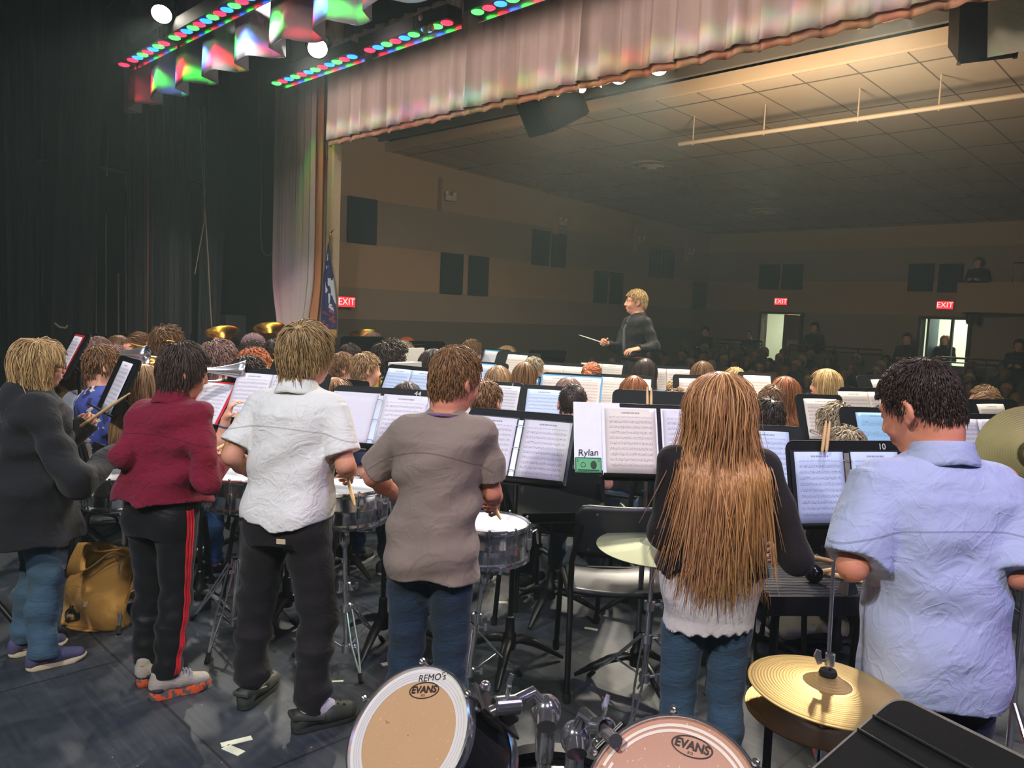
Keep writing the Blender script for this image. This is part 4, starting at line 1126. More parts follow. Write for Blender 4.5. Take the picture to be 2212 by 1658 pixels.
# added spots standing in for front lamp spill on the hall ceiling and wall
spot('hall_spill_fill', RW(-4.0, 7.4, 2.9), RW(-4.2, 11.0, 5.4), 330, (1.0, 0.89, 0.72), 0.3, 125, 0.8)
spot('hall_spill_fill', RW(-5.5, 7.4, 3.6), RW(-12.0, 9.8, 3.0), 190, (1.0, 0.84, 0.64), 0.3, 80, 0.9)
# little black fixture with three pale lenses between strip sections
o = empty('spot_cluster', pxy(930, 48, 5.40), -YAW); tag(o, 'small black fixture with three pale lenses between lamp strip sections', 'stage light')
MB().box((0, 0, 0.03), (0.18, 0.12, 0.16)).build('housing', HOUS, o, bevel=0.01)
for x, z in ((-0.07, 0.04), (0.0, -0.09), (0.09, -0.09)):
    mb = MB(); mb.ball((x, -0.06, z), (0.04, 0.04, 0.04), 12); mb.build('lens', mat('frosted_lens', (206, 190, 160), 0.3), o)
# hanging speakers
GRILL = mat('speaker_grille', (30, 33, 32), 0.7, bmp=0.3, bscale=400)
def speaker(c, yaw, pitch, w_, d_, h_, lab):
    M = Matrix.Translation(c) @ Matrix.Rotation(yaw, 4, 'Z') @ Matrix.Rotation(pitch, 4, 'X')
    o = empty('hanging_speaker', mtx=M); tag(o, lab, 'speaker')
    poly = [(-w_/2, -d_/2), (w_/2, -d_/2), (w_*0.30, d_/2), (-w_*0.30, d_/2)]
    MB().prism(poly, -h_/2, h_/2).build('cabinet', mat('speaker_black', (26, 27, 26), 0.55), o, bevel=0.02)
    MB().box((0, -d_/2-0.006, 0), (w_*0.9, 0.012, h_*0.86)).build('grille', GRILL, o, smooth=False)
    for sx in (-1, 1):
        MB().box((sx*w_*0.30, 0.02, -h_/2-0.006), (0.03, d_*0.8, 0.012), Matrix.Identity(4)).build('bottom_strip', mat('strip_tan', (170, 140, 110), 0.6), o, smooth=False)
        mb = MB(); mb.tube([(sx*w_*0.3, 0, h_/2), (sx*w_*0.3, 0.1, h_/2+1.2)], 0.008, 6); mb.build('hanging_cable', STEEL, o)
speaker(pxy(1185, 238, 6.95), -YAW+2.95, -0.55, 0.80, 0.50, 0.42, 'black trapezoid speaker hanging below the middle of the valance')
speaker(pxy(2140, 40, 6.95), -YAW+3.35, -0.55, 0.62, 0.50, 0.50, 'black speaker hanging at the top right corner')
MB().box((0, 0, 0), (0.5, 0.5, 0.6)).build('side_panel', mat('pale_board', (206, 208, 176), 0.8), smooth=False)
o = bpy.data.objects['side_panel']; o.location = pxy(2240, 10, 6.8); o.rotation_euler = (0.3, 0, -YAW); tag(o, 'pale board behind the speaker at the top right corner', 'panel')
# pipe under the hall ceiling
PIPEM = mat('pipe_paint', (214, 186, 150), 0.5)
o = empty('ceiling_pipe', RW(-4, 9.54, 4.07), -YAW); tag(o, 'long pale pipe hung on rods below the hall ceiling', 'pipe')
mb = MB(); mb.tube([(-2.37, 0, 0), (7, 0, 0)], 0.028, 12); mb.build('pipe', PIPEM, o)
for x in (-2.15, -1.1, 0.09, 0.97, 2.1, 3.3):
    mb = MB(); mb.tube([(x, 0, -0.04), (x, 0, 0.40)], 0.009, 6); mb.tube([(x, 0, 0.385), (x, 0, 0.40)], 0.05, 12); mb.build('rod', PIPEM, o)
# round ceiling diffusers and small recessed lights
DIF = mat('diffuser_paint', (196, 176, 146), 0.5); DARK = mat('dark_hole', (20, 18, 16), 0.9)
def pceil(px, py):
    q = _fw + _rt*(px-1106)/F_PX + _up*(829-py)/F_PX
    n = np.array([math.sin(YAW), math.cos(YAW), 0]); a = q @ n
    t = (4.50-CAM_H+8.7*0.036)/(q[2]+0.036*a); return Vector(CAMP+q*t)
for px, py, r, lab in ((1408, 352, 0.42, 'round ceiling air diffuser nearest the stage, above the conductor'), (1656, 451, 0.42, 'round ceiling air diffuser far back near the rear wall')):
    p = pceil(px, py); o = empty('air_diffuser', p-Vector((0, 0, 0.01))); tag(o, lab, 'air vent')
    mb = MB(); mb.lathe([(r, 0), (r, -0.04), (r*0.8, -0.05), (r*0.72, -0.02)], 32); mb.build('outer_ring', DIF, o)
    mb = MB(); mb.lathe([(r*0.6, -0.05), (r*0.5, -0.09), (r*0.42, -0.07)], 32); mb.build('middle_ring', DIF, o)
    mb = MB(); mb.lathe([(r*0.28, -0.07), (r*0.2, -0.11), (0.001, -0.11)], 32); mb.build('inner_disc', DIF, o)
    mb = MB(); mb.lathe([(r*0.75, -0.006), (0.001, -0.006)], 32); mb.build('throat', DARK, o)
for px, py, r, lab in ((1888, 213, 0.06, 'dark recessed ceiling light between two pipe rods'), (1424, 289, 0.06, 'small dark recessed ceiling light left of the pipe end'), (1570, 332, 0.13, 'larger round ceiling fitting right of the near air diffuser'),
                       (1130, 337, 0.06, 'small dark recessed ceiling light below the hanging speaker'), (2075, 323, 0.07, 'small recessed ceiling light at the right of the hall'), (1636, 370, 0.07, 'small recessed ceiling light between the two air diffusers'),
                       (1340, 403, 0.06, 'small recessed ceiling light left of the near air diffuser'), (1908, 475, 0.09, 'recessed ceiling light far back at the right')):
    p = pceil(px, py); mb = MB(); mb.lathe([(r*1.25, 0), (r*1.2, -0.012), (r, -0.012), (r*0.95, -0.004), (0.001, -0.004)], 20)
    o = mb.build('recessed_light', DARK); o.location = p-Vector((0, 0, 0.008)); tag(o, lab, 'ceiling light')
# acoustic panels on the hall walls
def wpanel(x0, x1, z0, z1, lab):
    o = MB().box((0, 0, 0), (abs(x1-x0), 0.05, z1-z0)).build('acoustic_panel', PANEL, bevel=0.006)
    return o
for (y0, y1, z0, z1, lab) in ((7.8, 8.41, 2.75, 3.55, 'large dark acoustic panel on the hall wall nearest the flag'), (9.95, 10.52, 1.96, 2.75, 'left dark panel of the low pair on the hall side wall'), (10.68, 11.22, 1.96, 2.75, 'right dark panel of the low pair on the hall side wall'),
                              (12.51, 13.05, 2.70, 3.46, 'left dark panel of the high pair on the hall side wall'), (13.15, 13.61, 2.70, 3.45, 'right dark panel of the high pair on the hall side wall'),
                              (14.7, 15.2, 1.95, 2.72, 'left dark panel of the low pair behind the conductor'), (15.32, 15.8, 1.95, 2.72, 'right dark panel of the low pair behind the conductor'),
                              (16.9, 17.4, 2.7, 3.43, 'left dark panel of the high pair near the hall corner'), (17.5, 18.0, 2.7, 3.43, 'right dark panel of the high pair near the hall corner'), (19.05, 19.7, 1.95, 2.7, 'dark panel in the corner of the hall side wall')):
    o = wpanel(y0, y1, z0, z1, lab); o.location = RW(-11.965, (y0+y1)/2, (z0+z1)/2); o.rotation_euler = (0, 0, -YAW+PI/2); tag(o, lab, 'wall panel')
for (x0, x1, z0, z1, lab) in ((-10.42, -9.84, 2.54, 3.2, 'left panel of the pair above the left rear door'), (-9.76, -9.2, 2.54, 3.2, 'right panel of the pair above the left rear door'),
                              (-6.62, -6.07, 2.52, 3.16, 'left panel of the pair above the right rear door'), (-5.97, -5.46, 2.5, 3.15, 'right panel of the pair above the right rear door, beside the booth')):
    o = wpanel(x0, x1, z0, z1, lab); o.location = RW((x0+x1)/2, 19.765, (z0+z1)/2); o.rotation_euler = (0, 0, -YAW); tag(o, lab, 'wall panel')
# wall lights with upright baffles
for y, z, lab in ((9.98, 3.85, 'pale upright baffle with emergency lamp above the near wall panels'), (13.3, 3.72, 'pale upright baffle with emergency lamp above the high panel pair'), (16.3, 3.6, 'pale upright baffle with emergency lamp, middle of the side wall'), (18.6, 3.5, 'pale upright baffle with emergency lamp nearest the hall corner')):
    o = empty('wall_lamp', RW(-11.98, y, z), -YAW+PI/2); tag(o, lab, 'wall light')
    MB().box((-0.12, -0.06, 0), (0.05, 0.12, 0.62)).build('baffle', TAN, o, smooth=False)
    MB().box((0.10, -0.05, -0.05), (0.28, 0.10, 0.10)).build('lamp_box', mat('lamp_box', (206, 196, 180), 0.5), o, bevel=0.01)
    for x in (0.0, 0.2):
        mb = MB(); mb.ball((x, -0.08, 0.04), 0.045, 10); mb.build('lamp_head', mat('lamp_head', (220, 214, 200), 0.4), o)
# booth balcony at the right back
o = empty('control_booth', RW(-3.30, 19.3, 2.66), -YAW); tag(o, 'dim balcony booth with a railing on the right of the rear wall', 'balcony')
MB().box((0, 0, -0.3), (4.0, 0.9, 0.62)).build('front', TAN, o, smooth=False)
mb = MB(); mb.tube([(-1.0, -0.4, 0.02), (-1.0, -0.4, 0.42), (2, -0.4, 0.42)], 0.016, 6); mb.build('railing', BLACKM, o)
MB().box((0.6, 0.1, 0.06), (2.4, 0.4, 0.10)).build('desk', BLACKP, o, smooth=False)
# railings at the back of the hall
RAILM = mat('rail_metal', (92, 84, 72), 0.4, 0.6)
for x0, x1, z, lab in ((-11.4, -9.75, 1.16, 'low railing left of the left rear doorway'), (-9.0, -6.75, 1.12, 'low railing between the two rear doorways'), (-5.5, -2.0, 1.05, 'low railing right of the bright rear doorway')):
    o = empty('railing', RW((x0+x1)/2, 18.9, z), -YAW); tag(o, lab, 'railing')
    mb = MB(); L = (x1-x0)/2
    mb.tube([(-L, 0, 0), (L, 0, 0)], 0.022, 8); mb.tube([(-L, 0, -0.10), (L, 0, -0.10)], 0.014, 8); mb.build('rail', RAILM, o)
    for i in range(5):
        x = -L+2*L*i/4; mb = MB(); mb.tube([(x, 0, 0), (x, 0, -z-0.17)], 0.016, 6); mb.build('post', RAILM, o)
    MB().box((0, 0.05, -0.7), (2*L, 0.08, 1.05)).build('kick_wall', DARKW, o, smooth=False)
# flag on a pole with a gilt eagle
o = empty('flag_stand', RW(-10.1, 6.28, 0), -YAW); tag(o, 'dark blue flag with white lettering on a pole topped by a gilt eagle', 'flag')
GILT = mat('gilt', (214, 180, 110), 0.3, 0.9)
mb = MB(); mb.tube([(0, 0, 0.02), (0.02, 0, 2.62)], 0.014, 8); mb.build('pole', mat('flag_pole', (150, 110, 60), 0.4), o)
mb = MB(); mb.lathe([(0.14, 0), (0.14, 0.03), (0.05, 0.08), (0.03, 0.14)], 20, cap0=True); mb.build('base', GILT, o)
mb = MB(); mb.ball((0.02, 0, 2.65), (0.018, 0.018, 0.05), 10)
for sx in (-1, 1): mb.tube([(0.02, 0, 2.66), (0.02+sx*0.05, 0, 2.70), (0.02+sx*0.10, 0, 2.72), (0.02+sx*0.13, 0, 2.69)], [0.014, 0.016, 0.012, 0.004], 8, flat=0.4)
mb.build('eagle_finial', GILT, o)
m, nt, bs = nt_new('flag_cloth'); oc = objc(nt)
sxx = N(nt, 'ShaderNodeSeparateXYZ'); nt.links.new(oc, sxx.inputs[0])
nn = noise(nt, mapv(nt, oc, (9, 9, 5)), 1.3, 1)
msk = M_(nt, 'MULTIPLY', M_(nt, 'GREATER_THAN', nn, 0.56), M_(nt, 'MULTIPLY', M_(nt, 'LESS_THAN', M_(nt, 'ABSOLUTE', M_(nt, 'SUBTRACT', sxx.outputs[2], 1.95)), 0.42), M_(nt, 'GREATER_THAN', sxx.outputs[0], 0.02)))
c = mixc(nt, msk, lin((36, 32, 92)), lin((206, 206, 212)))
n2 = noise(nt, mapv(nt, oc, (8, 8, 8)), 1.9, 0)
c = mixc(nt, M_(nt, 'MULTIPLY', M_(nt, 'GREATER_THAN', n2, 0.60), M_(nt, 'LESS_THAN', sxx.outputs[2], 1.62)), c, lin((150, 60, 50)))
c = mixc(nt, M_(nt, 'LESS_THAN', sxx.outputs[2], 1.28), c, lin((190, 140, 60)))
nt.links.new(c, bs.inputs['Base Color']); bs.inputs['Roughness'].default_value = 0.6
def flg(u, v):
    z = 2.55-1.35*v-0.05*u; wd = 0.02+0.20*min(1, v*1.3)
    return (0.01+(u-0.42)*2*wd*0.75, -0.02+0.05*math.sin(u*19+v*2)*min(1, v*3), z)
mb = MB(); mb.grid(flg, 40, 24); mb.build('cloth', m, o, solid=0.003)
# ropes, pipes, battens in the dark wing
ROPE = mat('rope', (150, 140, 122), 0.9); ROPED = mat('dark_rope', (96, 92, 84), 0.9); WOODB = mat('batten_wood', (150, 122, 74), 0.7)
def hang(px, y0, y1, xx, r, m_, lab, sway=0.0, name='hanging_rope', pts=None):
    P = pts or [(px+sway*math.sin(3*t), y0+(y1-y0)*t) for t in np.linspace(0, 1, 9)]
    mb = MB(); mb.tube([pxx(a, b, xx) for a, b in P], r, 6); o = mb.build(name, m_); tag(o, lab, 'rope', None); return o
PL = 'vertical line in the dark left wing, '
for i, (px, y0, y1, lab) in enumerate(((92, 0, 640, 'leftmost, above the short batten'), (185, 450, 720, 'next to the slanted curtain edge'), (208, 460, 720, 'second right of the slanted curtain'), (229, 460, 724, 'third right of the slanted curtain'), (272, 468, 720, 'left of the wall switch'),
                                        (208, 270, 360, 'upper one above the long batten, left'), (231, 265, 380, 'upper one above the long batten, middle'), (272, 250, 410, 'upper one above the long batten, right'), (412, 200, 720, 'beside the short batten near the tubas'), (162, 610, 715, 'short one left of the slanted curtain'), (256, 590, 720, 'short one ending in a knob'))):
    hang(px, y0, y1, -12.95, 0.011 if i != 10 else 0.014, ROPE if i != 8 else ROPED, 'grey '+PL+lab, name='rigging_line')
hang(317, 235, 780, -12.1, 0.008, mat('red_cable', (150, 74, 60), 0.7), 'thin red cable hanging between the black curtains', 3, name='hanging_cable')
hang(0, 0, 0, -12.0, 0.009, ROPE, 'pale rope pair dangling left of the tubas', name='hanging_rope', pts=[(430, 230), (438, 380), (444, 470), (450, 560), (454, 650), (458, 715), (462, 742)])
hang(0, 0, 0, -12.0, 0.007, ROPE, 'thin pale rope crossing the rope pair left of the tubas', name='hanging_rope', pts=[(440, 230), (443, 400), (441, 480), (432, 530), (421, 592)])
hang(0, 0, 0, -11.9, 0.008, mat('tan_cable', (170, 120, 84), 0.7), 'tan cable loop hanging just left of the pale main curtain', name='hanging_cable', pts=[(560, 150), (562, 300), (565, 420), (563, 500), (566, 540), (575, 553), (588, 548)])
hang(0, 0, 0, -12.3, 0.010, ROPED, 'looping cable bundle high in the upper left corner', name='hanging_cable', pts=[(245, 0), (215, 35), (180, 62), (150, 78), (135, 85), (160, 70), (200, 45), (252, 0)])
hang(0, 0, 0, -11.8, 0.014, mat('white_cable', (200, 190, 176), 0.7), 'short white cable end sticking out of the dark curtain', name='hanging_cable', pts=[(118, 697), (128, 706), (142, 708), (146, 702)])
for p0, p1, lab in (((188, 359), (327, 380), 'long wooden batten across the rigging lines'), ((80, 343), (112, 347), 'short wooden batten at the far left'), ((410, 395), (436, 398), 'short wooden batten beside the rope pair')):
    mb = MB(); mb.tube([pxx(*p0, -12.9), pxx(*p1, -12.9)], 0.028, 4); o = mb.build('batten', WOODB, smooth=False); tag(o, lab, 'batten')
o = empty('wall_switch', pxx(304, 680, -13.9), -YAW+PI/2); tag(o, 'pale wall switch plate on the dark stage wall', 'switch')
MB().box((0, 0, 0), (0.11, 0.03, 0.16)).build('plate', mat('switch_plate', (150, 150, 142), 0.5), o, bevel=0.005)
MB().box((0, -0.02, 0), (0.03, 0.02, 0.06)).build('toggle', BLACKP, o)
o = MB().box((0, 0, 0), (0.45, 0.35, 0.9)).build('equipment_cabinet', mat('cabinet_grey', (52, 54, 54), 0.6), bevel=0.01); o.location = pxx(497, 690, -12.6); o.location.z = 0.95; o.rotation_euler = (0, 0, -YAW)
MB().box((0, 0, -0.7), (0.5, 0.4, 0.5)).build('plinth', BLACKP, o)
tag(o, 'dark grey equipment cabinet left of the rear tuba', 'cabinet')
# ------------------------------------------------------------------ stands, sheets, chairs
DESKM = mat('stand_desk_black', (15, 16, 18), 0.6, 0.0, 0.22, var=0.2, vscale=12, bmp=0.05, bscale=200)
EDGEM = mat('worn_edge', (120, 118, 112), 0.5, 0.4)
PAPER = paper_mat('sheet_music', (212, 210, 218)); PAPERW = paper_mat('warm_sheet_music', (222, 212, 202)); PAPERB = paper_mat('blue_sheet', (158, 204, 232), pitch=0.055, ink=0.4)
BLANK = paper_mat('blank_sleeve', (204, 202, 212), rows=False); PAPERBL = paper_mat('cool_sheet_music', (196, 212, 240))
CHALK = mat('chalk_mark', (206, 206, 204), 0.8)
def desk_frame(c, yaw, tilt):
    return Matrix.Translation(Vector(c)) @ Matrix.Rotation(yaw, 4, 'Z') @ Matrix.Rotation(-tilt, 4, 'X')
_ST = {}
def stand_meshes():
    pts = rrect(0.50, 0.33, 0.035)
    mb = MB(); mb.prism([(x, z) for x, z in pts], -0.002, 0.002, Matrix.Rotation(PI/2, 4, 'X') )
    mb.tube([(x, 0, z) for x, z in pts], 0.0035, 6, closed=True)
    for z in (0.115, 0.085): mb.box((0, 0.005, z), (0.49, 0.006, 0.010))
    mb.box((0, 0.006, -0.02), (0.10, 0.010, 0.16))
    d = mb.build('desk', DESKM); _ST['desk'] = d.data; bpy.data.objects.remove(d)
    mb = MB(); mb.box((0, -0.028, -0.155), (0.47, 0.052, 0.004)); mb.tube([(-0.235, -0.054, -0.152), (0.235, -0.054, -0.152)], 0.004, 6)
    d = mb.build('lip', DESKM); _ST['lip'] = d.data; bpy.data.objects.remove(d)
    mb = MB()
    P = [(0.0, 0, 0.125), (0.05, 0, 0.130), (0.12, 0, 0.105), (0.20, 0, 0.060), (0.27, 0, 0.016)]
    mb.tube(P, [0.024, 0.026, 0.023, 0.018, 0.010], 10, flat=0.8); d = mb.build('leg', BLACKM); _ST['leg'] = d.data; bpy.data.objects.remove(d)
    mb = MB(); mb.lathe([(0.030, 0.09), (0.034, 0.12), (0.030, 0.16), (0.022, 0.17), (0.020, 0.24), (0.014, 0.245)], 14, cap0=True); d = mb.build('base_hub', BLACKM); _ST['hub'] = d.data; bpy.data.objects.remove(d)
stand_meshes()
def inst(name, me, parent, mtx):
    o = bpy.data.objects.new(name, me); COL.objects.link(o); o.parent = parent; o.matrix_local = mtx; return o
def music_stand(c, yaw, tilt, label, base=None, legrot=0.4, num=None, group='music stands', pole_m=BLACKM, scale=1.0, numx=0.16, wx=None):
    """c centre of the desk"""
    c = Vector(c); M = desk_frame(c, yaw, tilt)
    b = Vector(base) if base is not None else Vector((c[0], c[1], 0))+Matrix.Rotation(yaw, 3, 'Z') @ Vector((0, 0.05, 0))
    o = empty('music_stand', (b[0], b[1], 0)); tag(o, label, 'music stand', group)
    T = Matrix.Translation((-b[0], -b[1], 0))
    S = Matrix.Diagonal((wx or scale, 1, scale, 1))
    d = inst('desk', _ST['desk'], o, T @ M @ S); inst('lip', _ST['lip'], o, T @ M @ S)
    hook = T @ (M @ Vector((0, 0.012, -0.04)))
    mb = MB(); mb.tube([(0, 0, 0.22), (0, 0, max(0.3, hook.z-0.06)), hook], 0.012, 10); mb.build('pole', pole_m, o)
    inst('base_hub', _ST['hub'], o, Matrix.Identity(4))
    for k in range(3): inst('leg', _ST['leg'], o, Matrix.Rotation(legrot+k*2*PI/3, 4, 'Z'))
    if num:
        q = text_part('chalk_number', num, 0.034, CHALK, d, Matrix.Translation((numx, -0.006, 0.143)) @ Matrix.Rotation(PI/2, 4, 'X'))
    return o, M
RINGM = CHROME
def page_mesh(w_, h_, curve=0.0):
    mb = MB(); mb.grid(lambda u, v: ((u-0.5)*w_, -0.002-curve*math.sin(u*PI), (v-0.5)*h_), 8, 6); return mb
def page(name, M, par, m_, w_=0.216, h_=0.279, curve=0.0):
    o = page_mesh(w_, h_, curve).build(name, m_, par, solid=0.002); o.matrix_local = M; return o
def binder(M, label, left=PAPER, right=PAPER, cover=None, gap=0.036, dz=0.0, dx=0.0, rings=True, group=None, tilt=0.0):
    cm = cover or mat('binder_black', (30, 31, 36), 0.4)
    o = empty('music_binder', mtx=M @ Matrix.Translation((dx, -0.008, dz)) @ Matrix.Rotation(tilt, 4, 'Y')); tag(o, label, 'binder', group)
    for sx in (-1, 1):
        MB().box((sx*(0.123+gap/2-0.012), 0, 0), (0.240, 0.003, 0.295)).build('cover', cm, o, bevel=0.001)
        page('page', Matrix.Translation((sx*(0.108+gap/2), -0.003, 0)), o, left if sx < 0 else right, curve=0.003)
    if rings:
        MB().box((0, -0.002, 0), (0.022, 0.006, 0.27)).build('ring_plate', mat('binder_spine', (196, 190, 178), 0.3, 0.6), o, smooth=False)
        for z in (-0.105, 0, 0.105):
            mb = MB(); mb.tube([(0.017*math.cos(a), -0.004-0.017*math.sin(a), z+0.0) for a in np.linspace(0.1, PI-0.1, 10)], 0.0016, 6); mb.build('ring', RINGM, o)
    return o
def sheet(M, label, n=1, m_=PAPER, dx=0.0, dz=-0.01, folder=None, w_=0.216, h_=0.279, group='sheet music on stands', tilt=0.0):
    o = empty('sheet_music', mtx=M @ Matrix.Translation((dx, -0.008, dz)) @ Matrix.Rotation(tilt, 4, 'Y')); tag(o, label, 'sheet music', group)
    if folder is not None: MB().box((0, 0.002, 0.004), (w_*n+0.03, 0.002, h_+0.022)).build('folder', folder, o, smooth=False)
    for i in range(n):
        page('page', Matrix.Translation(((i-(n-1)/2)*(w_+0.002), 0, 0)), o, m_, w_, h_, 0.004)
    return o
SEATM = mat('seat_plastic', (58, 60, 64), 0.33, var=0.05); BACKP = mat('backrest_plastic', (26, 28, 31), 0.42, var=0.06)
_CH = {}
def chair_proto():
    mb = MB(); mb.grid(lambda u, v: ((u-0.5)*0.44*(1-0.06*v), (v-0.5)*0.42, 0.455-0.018*math.sin(u*PI)-0.014*math.sin(v*PI)-(0.02*max(0, v-0.8)*5)), 12, 10)
    o = mb.build('seat', SEATM, solid=0.014); s = o
    mb = MB()
    def bk(u, v):
        x = (u-0.5)*0.43; z = 0.60+0.23*v
        cx = max(0, abs(x)-0.165); 
        if v > 0.5 and cx > 0: z -= (1-math.sqrt(max(0, 1-(cx/0.05)**2)))*0.05*(v-0.5)*2
        return (x, -0.21-0.04*(v)+0.05*(2*u-1)**2*0.8, z)
    mb.grid(bk, 16, 8); b = mb.build('backrest', BACKP, solid=0.014)
    parts = [s, b]
    for sx in (-1, 1):
        mb = MB(); mb.tube([(sx*0.225, -0.30, 0.01), (sx*0.222, -0.24, 0.40), (sx*0.220, -0.20, 0.47), (sx*0.218, -0.195, 0.58), (sx*0.19, -0.215, 0.74)], 0.013, 8); parts.append(mb.build('leg', BLACKM))
        mb = MB(); mb.tube([(sx*0.222, -0.23, 0.43), (sx*0.222, 0.14, 0.43), (sx*0.222, 0.19, 0.40), (sx*0.225, 0.235, 0.01)], 0.013, 8); parts.append(mb.build('leg', BLACKM))
        for y, z in ((-0.30, 0.012), (0.235, 0.012)):
            mb = MB(); mb.lathe([(0.016, -0.012), (0.018, 0.02), (0.015, 0.03)], 10, cap0=True); f = mb.build('foot_cap', RUBBER); f.location = (sx*0.225, y, z); parts.append(f)
    mb = MB(); mb.tube([(-0.22, 0.17, 0.43), (0.22, 0.17, 0.43)], 0.011, 8); parts.append(mb.build('crossbar', BLACKM)); mb = MB(); mb.tube([(-0.22, -0.19, 0.43), (0.22, -0.19, 0.43)], 0.011, 8); parts.append(mb.build('crossbar', BLACKM))
    mb = MB()
    for x in (-0.13, 0.13): mb.ball((x, -0.262, 0.80), (0.006, 0.004, 0.006), 8); mb.ball((x*1.2, -0.232, 0.64), (0.006, 0.004, 0.006), 8)
    parts.append(mb.build('screw', STEEL))
    return parts
_cp = chair_proto(); _first_chair = [True]
def chair(x, y, yaw, label, group='black band chairs'):
    o = empty('chair', (x, y, 0), yaw); tag(o, label, 'chair', group)
    for p in _cp:
        c = p if _first_chair[0] else p.copy()
        if not _first_chair[0]: COL.objects.link(c)
        c.parent = o
    _first_chair[0] = False
    return o
def stick(name, p, q, label, grp=None, r=0.0075, m_=WOOD):
    p, q = Vector(p), Vector(q); L = (q-p).length; d = (q-p)/L
    mb = MB(); mb.tube([p, p+d*0.01, p+d*L*0.72, p+d*L*0.93, p+d*(L-0.022)], [r*0.7, r, r, r*0.55, r*0.4], 10)
    o = mb.build(name, m_, angle=60)
    mb = MB(); M = frame(p+d*(L-0.014), d, d.orthogonal()); mb.ball((0, 0, 0), (r*0.62, r*0.62, 0.013), 10, M); mb.build('tip', m_, o)
    tag(o, label, 'drumstick', grp)
    return o
# ------------------------------------------------------------------ drums
HEADW = mat('drum_head_white', (232, 234, 232), 0.6, var=0.03)
def snare(c, label, yaw=0.0, tilt=(0, 0), R=0.178, Hh=0.14, throw=0.0):
    M = Matrix.Translation(Vector(c)) @ Matrix.Rotation(yaw, 4, 'Z') @ Matrix.Rotation(tilt[0], 4, 'X') @ Matrix.Rotation(tilt[1], 4, 'Y')
    o = empty('snare_drum', mtx=M); tag(o, label, 'drum', 'chrome snare drums')
    mb = MB(); mb.lathe([(R*0.985, -Hh), (R*0.985, -Hh*0.58), (R*1.0, -Hh*0.54), (R*1.0, -Hh*0.46), (R*0.985, -Hh*0.42), (R*0.985, 0)], 48, cap0=True); mb.build('shell', CHROME, o)
    mb = MB(); mb.lathe([(R*0.97, 0.004), (R*0.6, 0.003), (0.001, 0.003)], 48); mb.build('head', HEADW, o)
    for z in (0.0, -Hh):
        mb = MB(); mb.lathe([(R*0.975, z-0.008), (R*1.03, z-0.008), (R*1.035, z+0.006), (R*1.02, z+0.012), (R*0.985, z+0.013), (R*0.975, z+0.003)], 48); mb.build('hoop', CHROME, o)
    for k in range(10):
        a = 2*PI*k/10+0.2; x, y = R*1.045*math.cos(a), R*1.045*math.sin(a)
        mb = MB(); mb.tube([(x, y, -Hh-0.006), (x, y, 0.016)], 0.0035, 6); mb.ball((x, y, 0.018), (0.007, 0.007, 0.005), 8); mb.tube([(x, y, -Hh*0.66), (x, y, -Hh*0.34)], 0.009, 8); mb.build('lug', CHROME, o)
    a = throw; x, y = R*1.06*math.cos(a), R*1.06*math.sin(a)
    mb = MB(); mb.box((0, 0, 0), (0.022, 0.045, 0.075)); mb.tube([(0.012, 0, 0.02), (0.035, 0, 0.035), (0.045, 0, -0.03)], 0.006, 6)
    t = mb.build('strainer', CHROME, o, bevel=0.002); t.matrix_local = Matrix.Translation((x, y, -Hh*0.5)) @ Matrix.Rotation(a, 4, 'Z')
    return o
def drum_stand(x, y, ztop, label, legrot=0.3, R=0.17, name='snare_stand', pole_top=None, lean=(0, 0), group='chrome drum stands', spread=0.30, hub=0.10, cup=True, legz=0.34, r=0.012):
    o = empty(name, (x, y, 0)); tag(o, label, 'stand', group)
    tx, ty = lean
    mb = MB(); mb.tube([(0, 0, hub), (tx*0.5, ty*0.5, ztop*0.55)], r*1.15, 12); mb.build('lower_tube', CHROME, o)
    mb = MB(); mb.tube([(tx*0.5, ty*0.5, ztop*0.5), (tx, ty, ztop)], r*0.85, 12); mb.build('upper_tube', CHROME, o)
    for z, k in ((ztop*0.55, 0.55), (legz, 0.3), (hub, 0.05)):
        mb = MB(); cx, cy = tx*k*0.9, ty*k*0.9; mb.lathe([(r*1.3, -0.022), (r*1.9, -0.018), (r*1.9, 0.018), (r*1.3, 0.022)], 14, Matrix.Translation((cx, cy, z))); mb.tube([(cx+r*1.5, cy, z), (cx+0.045, cy, z+0.004)], 0.005, 6); mb.box((cx+0.05, cy, z+0.004), (0.012, 0.006, 0.03)); mb.build('clamp', CHROME, o)
    for k in range(3):
        a = legrot+k*2*PI/3; c, s_ = math.cos(a), math.sin(a)
        L = o
        mb = MB()
        for w_ in (-0.012, 0.012):
            p = [(0.02*c-w_*s_, 0.02*s_+w_*c, legz), (spread*0.55*c-w_*1.2*s_, spread*0.55*s_+w_*1.2*c, legz*0.48), (spread*c, spread*s_, 0.02)]
            mb.tube(p, 0.005, 6)
        mb.tube([(0.02*c, 0.02*s_, hub), (spread*0.55*c, spread*0.55*s_, legz*0.48)], 0.0045, 6)
        lg = mb.build('leg', CHROME, o)
        mb = MB(); mb.tube([(spread*0.94*c, spread*0.94*s_, 0.035), (spread*1.04*c, spread*1.04*s_, 0.004)], 0.011, 8); mb.build('rubber_foot', RUBBER, lg)
    if cup:
        for k in range(3):
            a = legrot+0.5+k*2*PI/3; c, s_ = math.cos(a), math.sin(a)
            mb = MB(); mb.tube([(tx, ty, ztop-0.02), (tx+R*0.6*c, ty+R*0.6*s_, ztop-0.01), (tx+R*1.05*c, ty+R*1.05*s_, ztop+0.005), (tx+R*1.07*c, ty+R*1.07*s_, ztop+0.03)], 0.007, 8); mb.build('basket_arm', CHROME, o)
        mb = MB(); mb.ball((tx, ty, ztop-0.06), (0.026, 0.026, 0.05), 12); mb.build('tilter', CHROME, o)
    return o
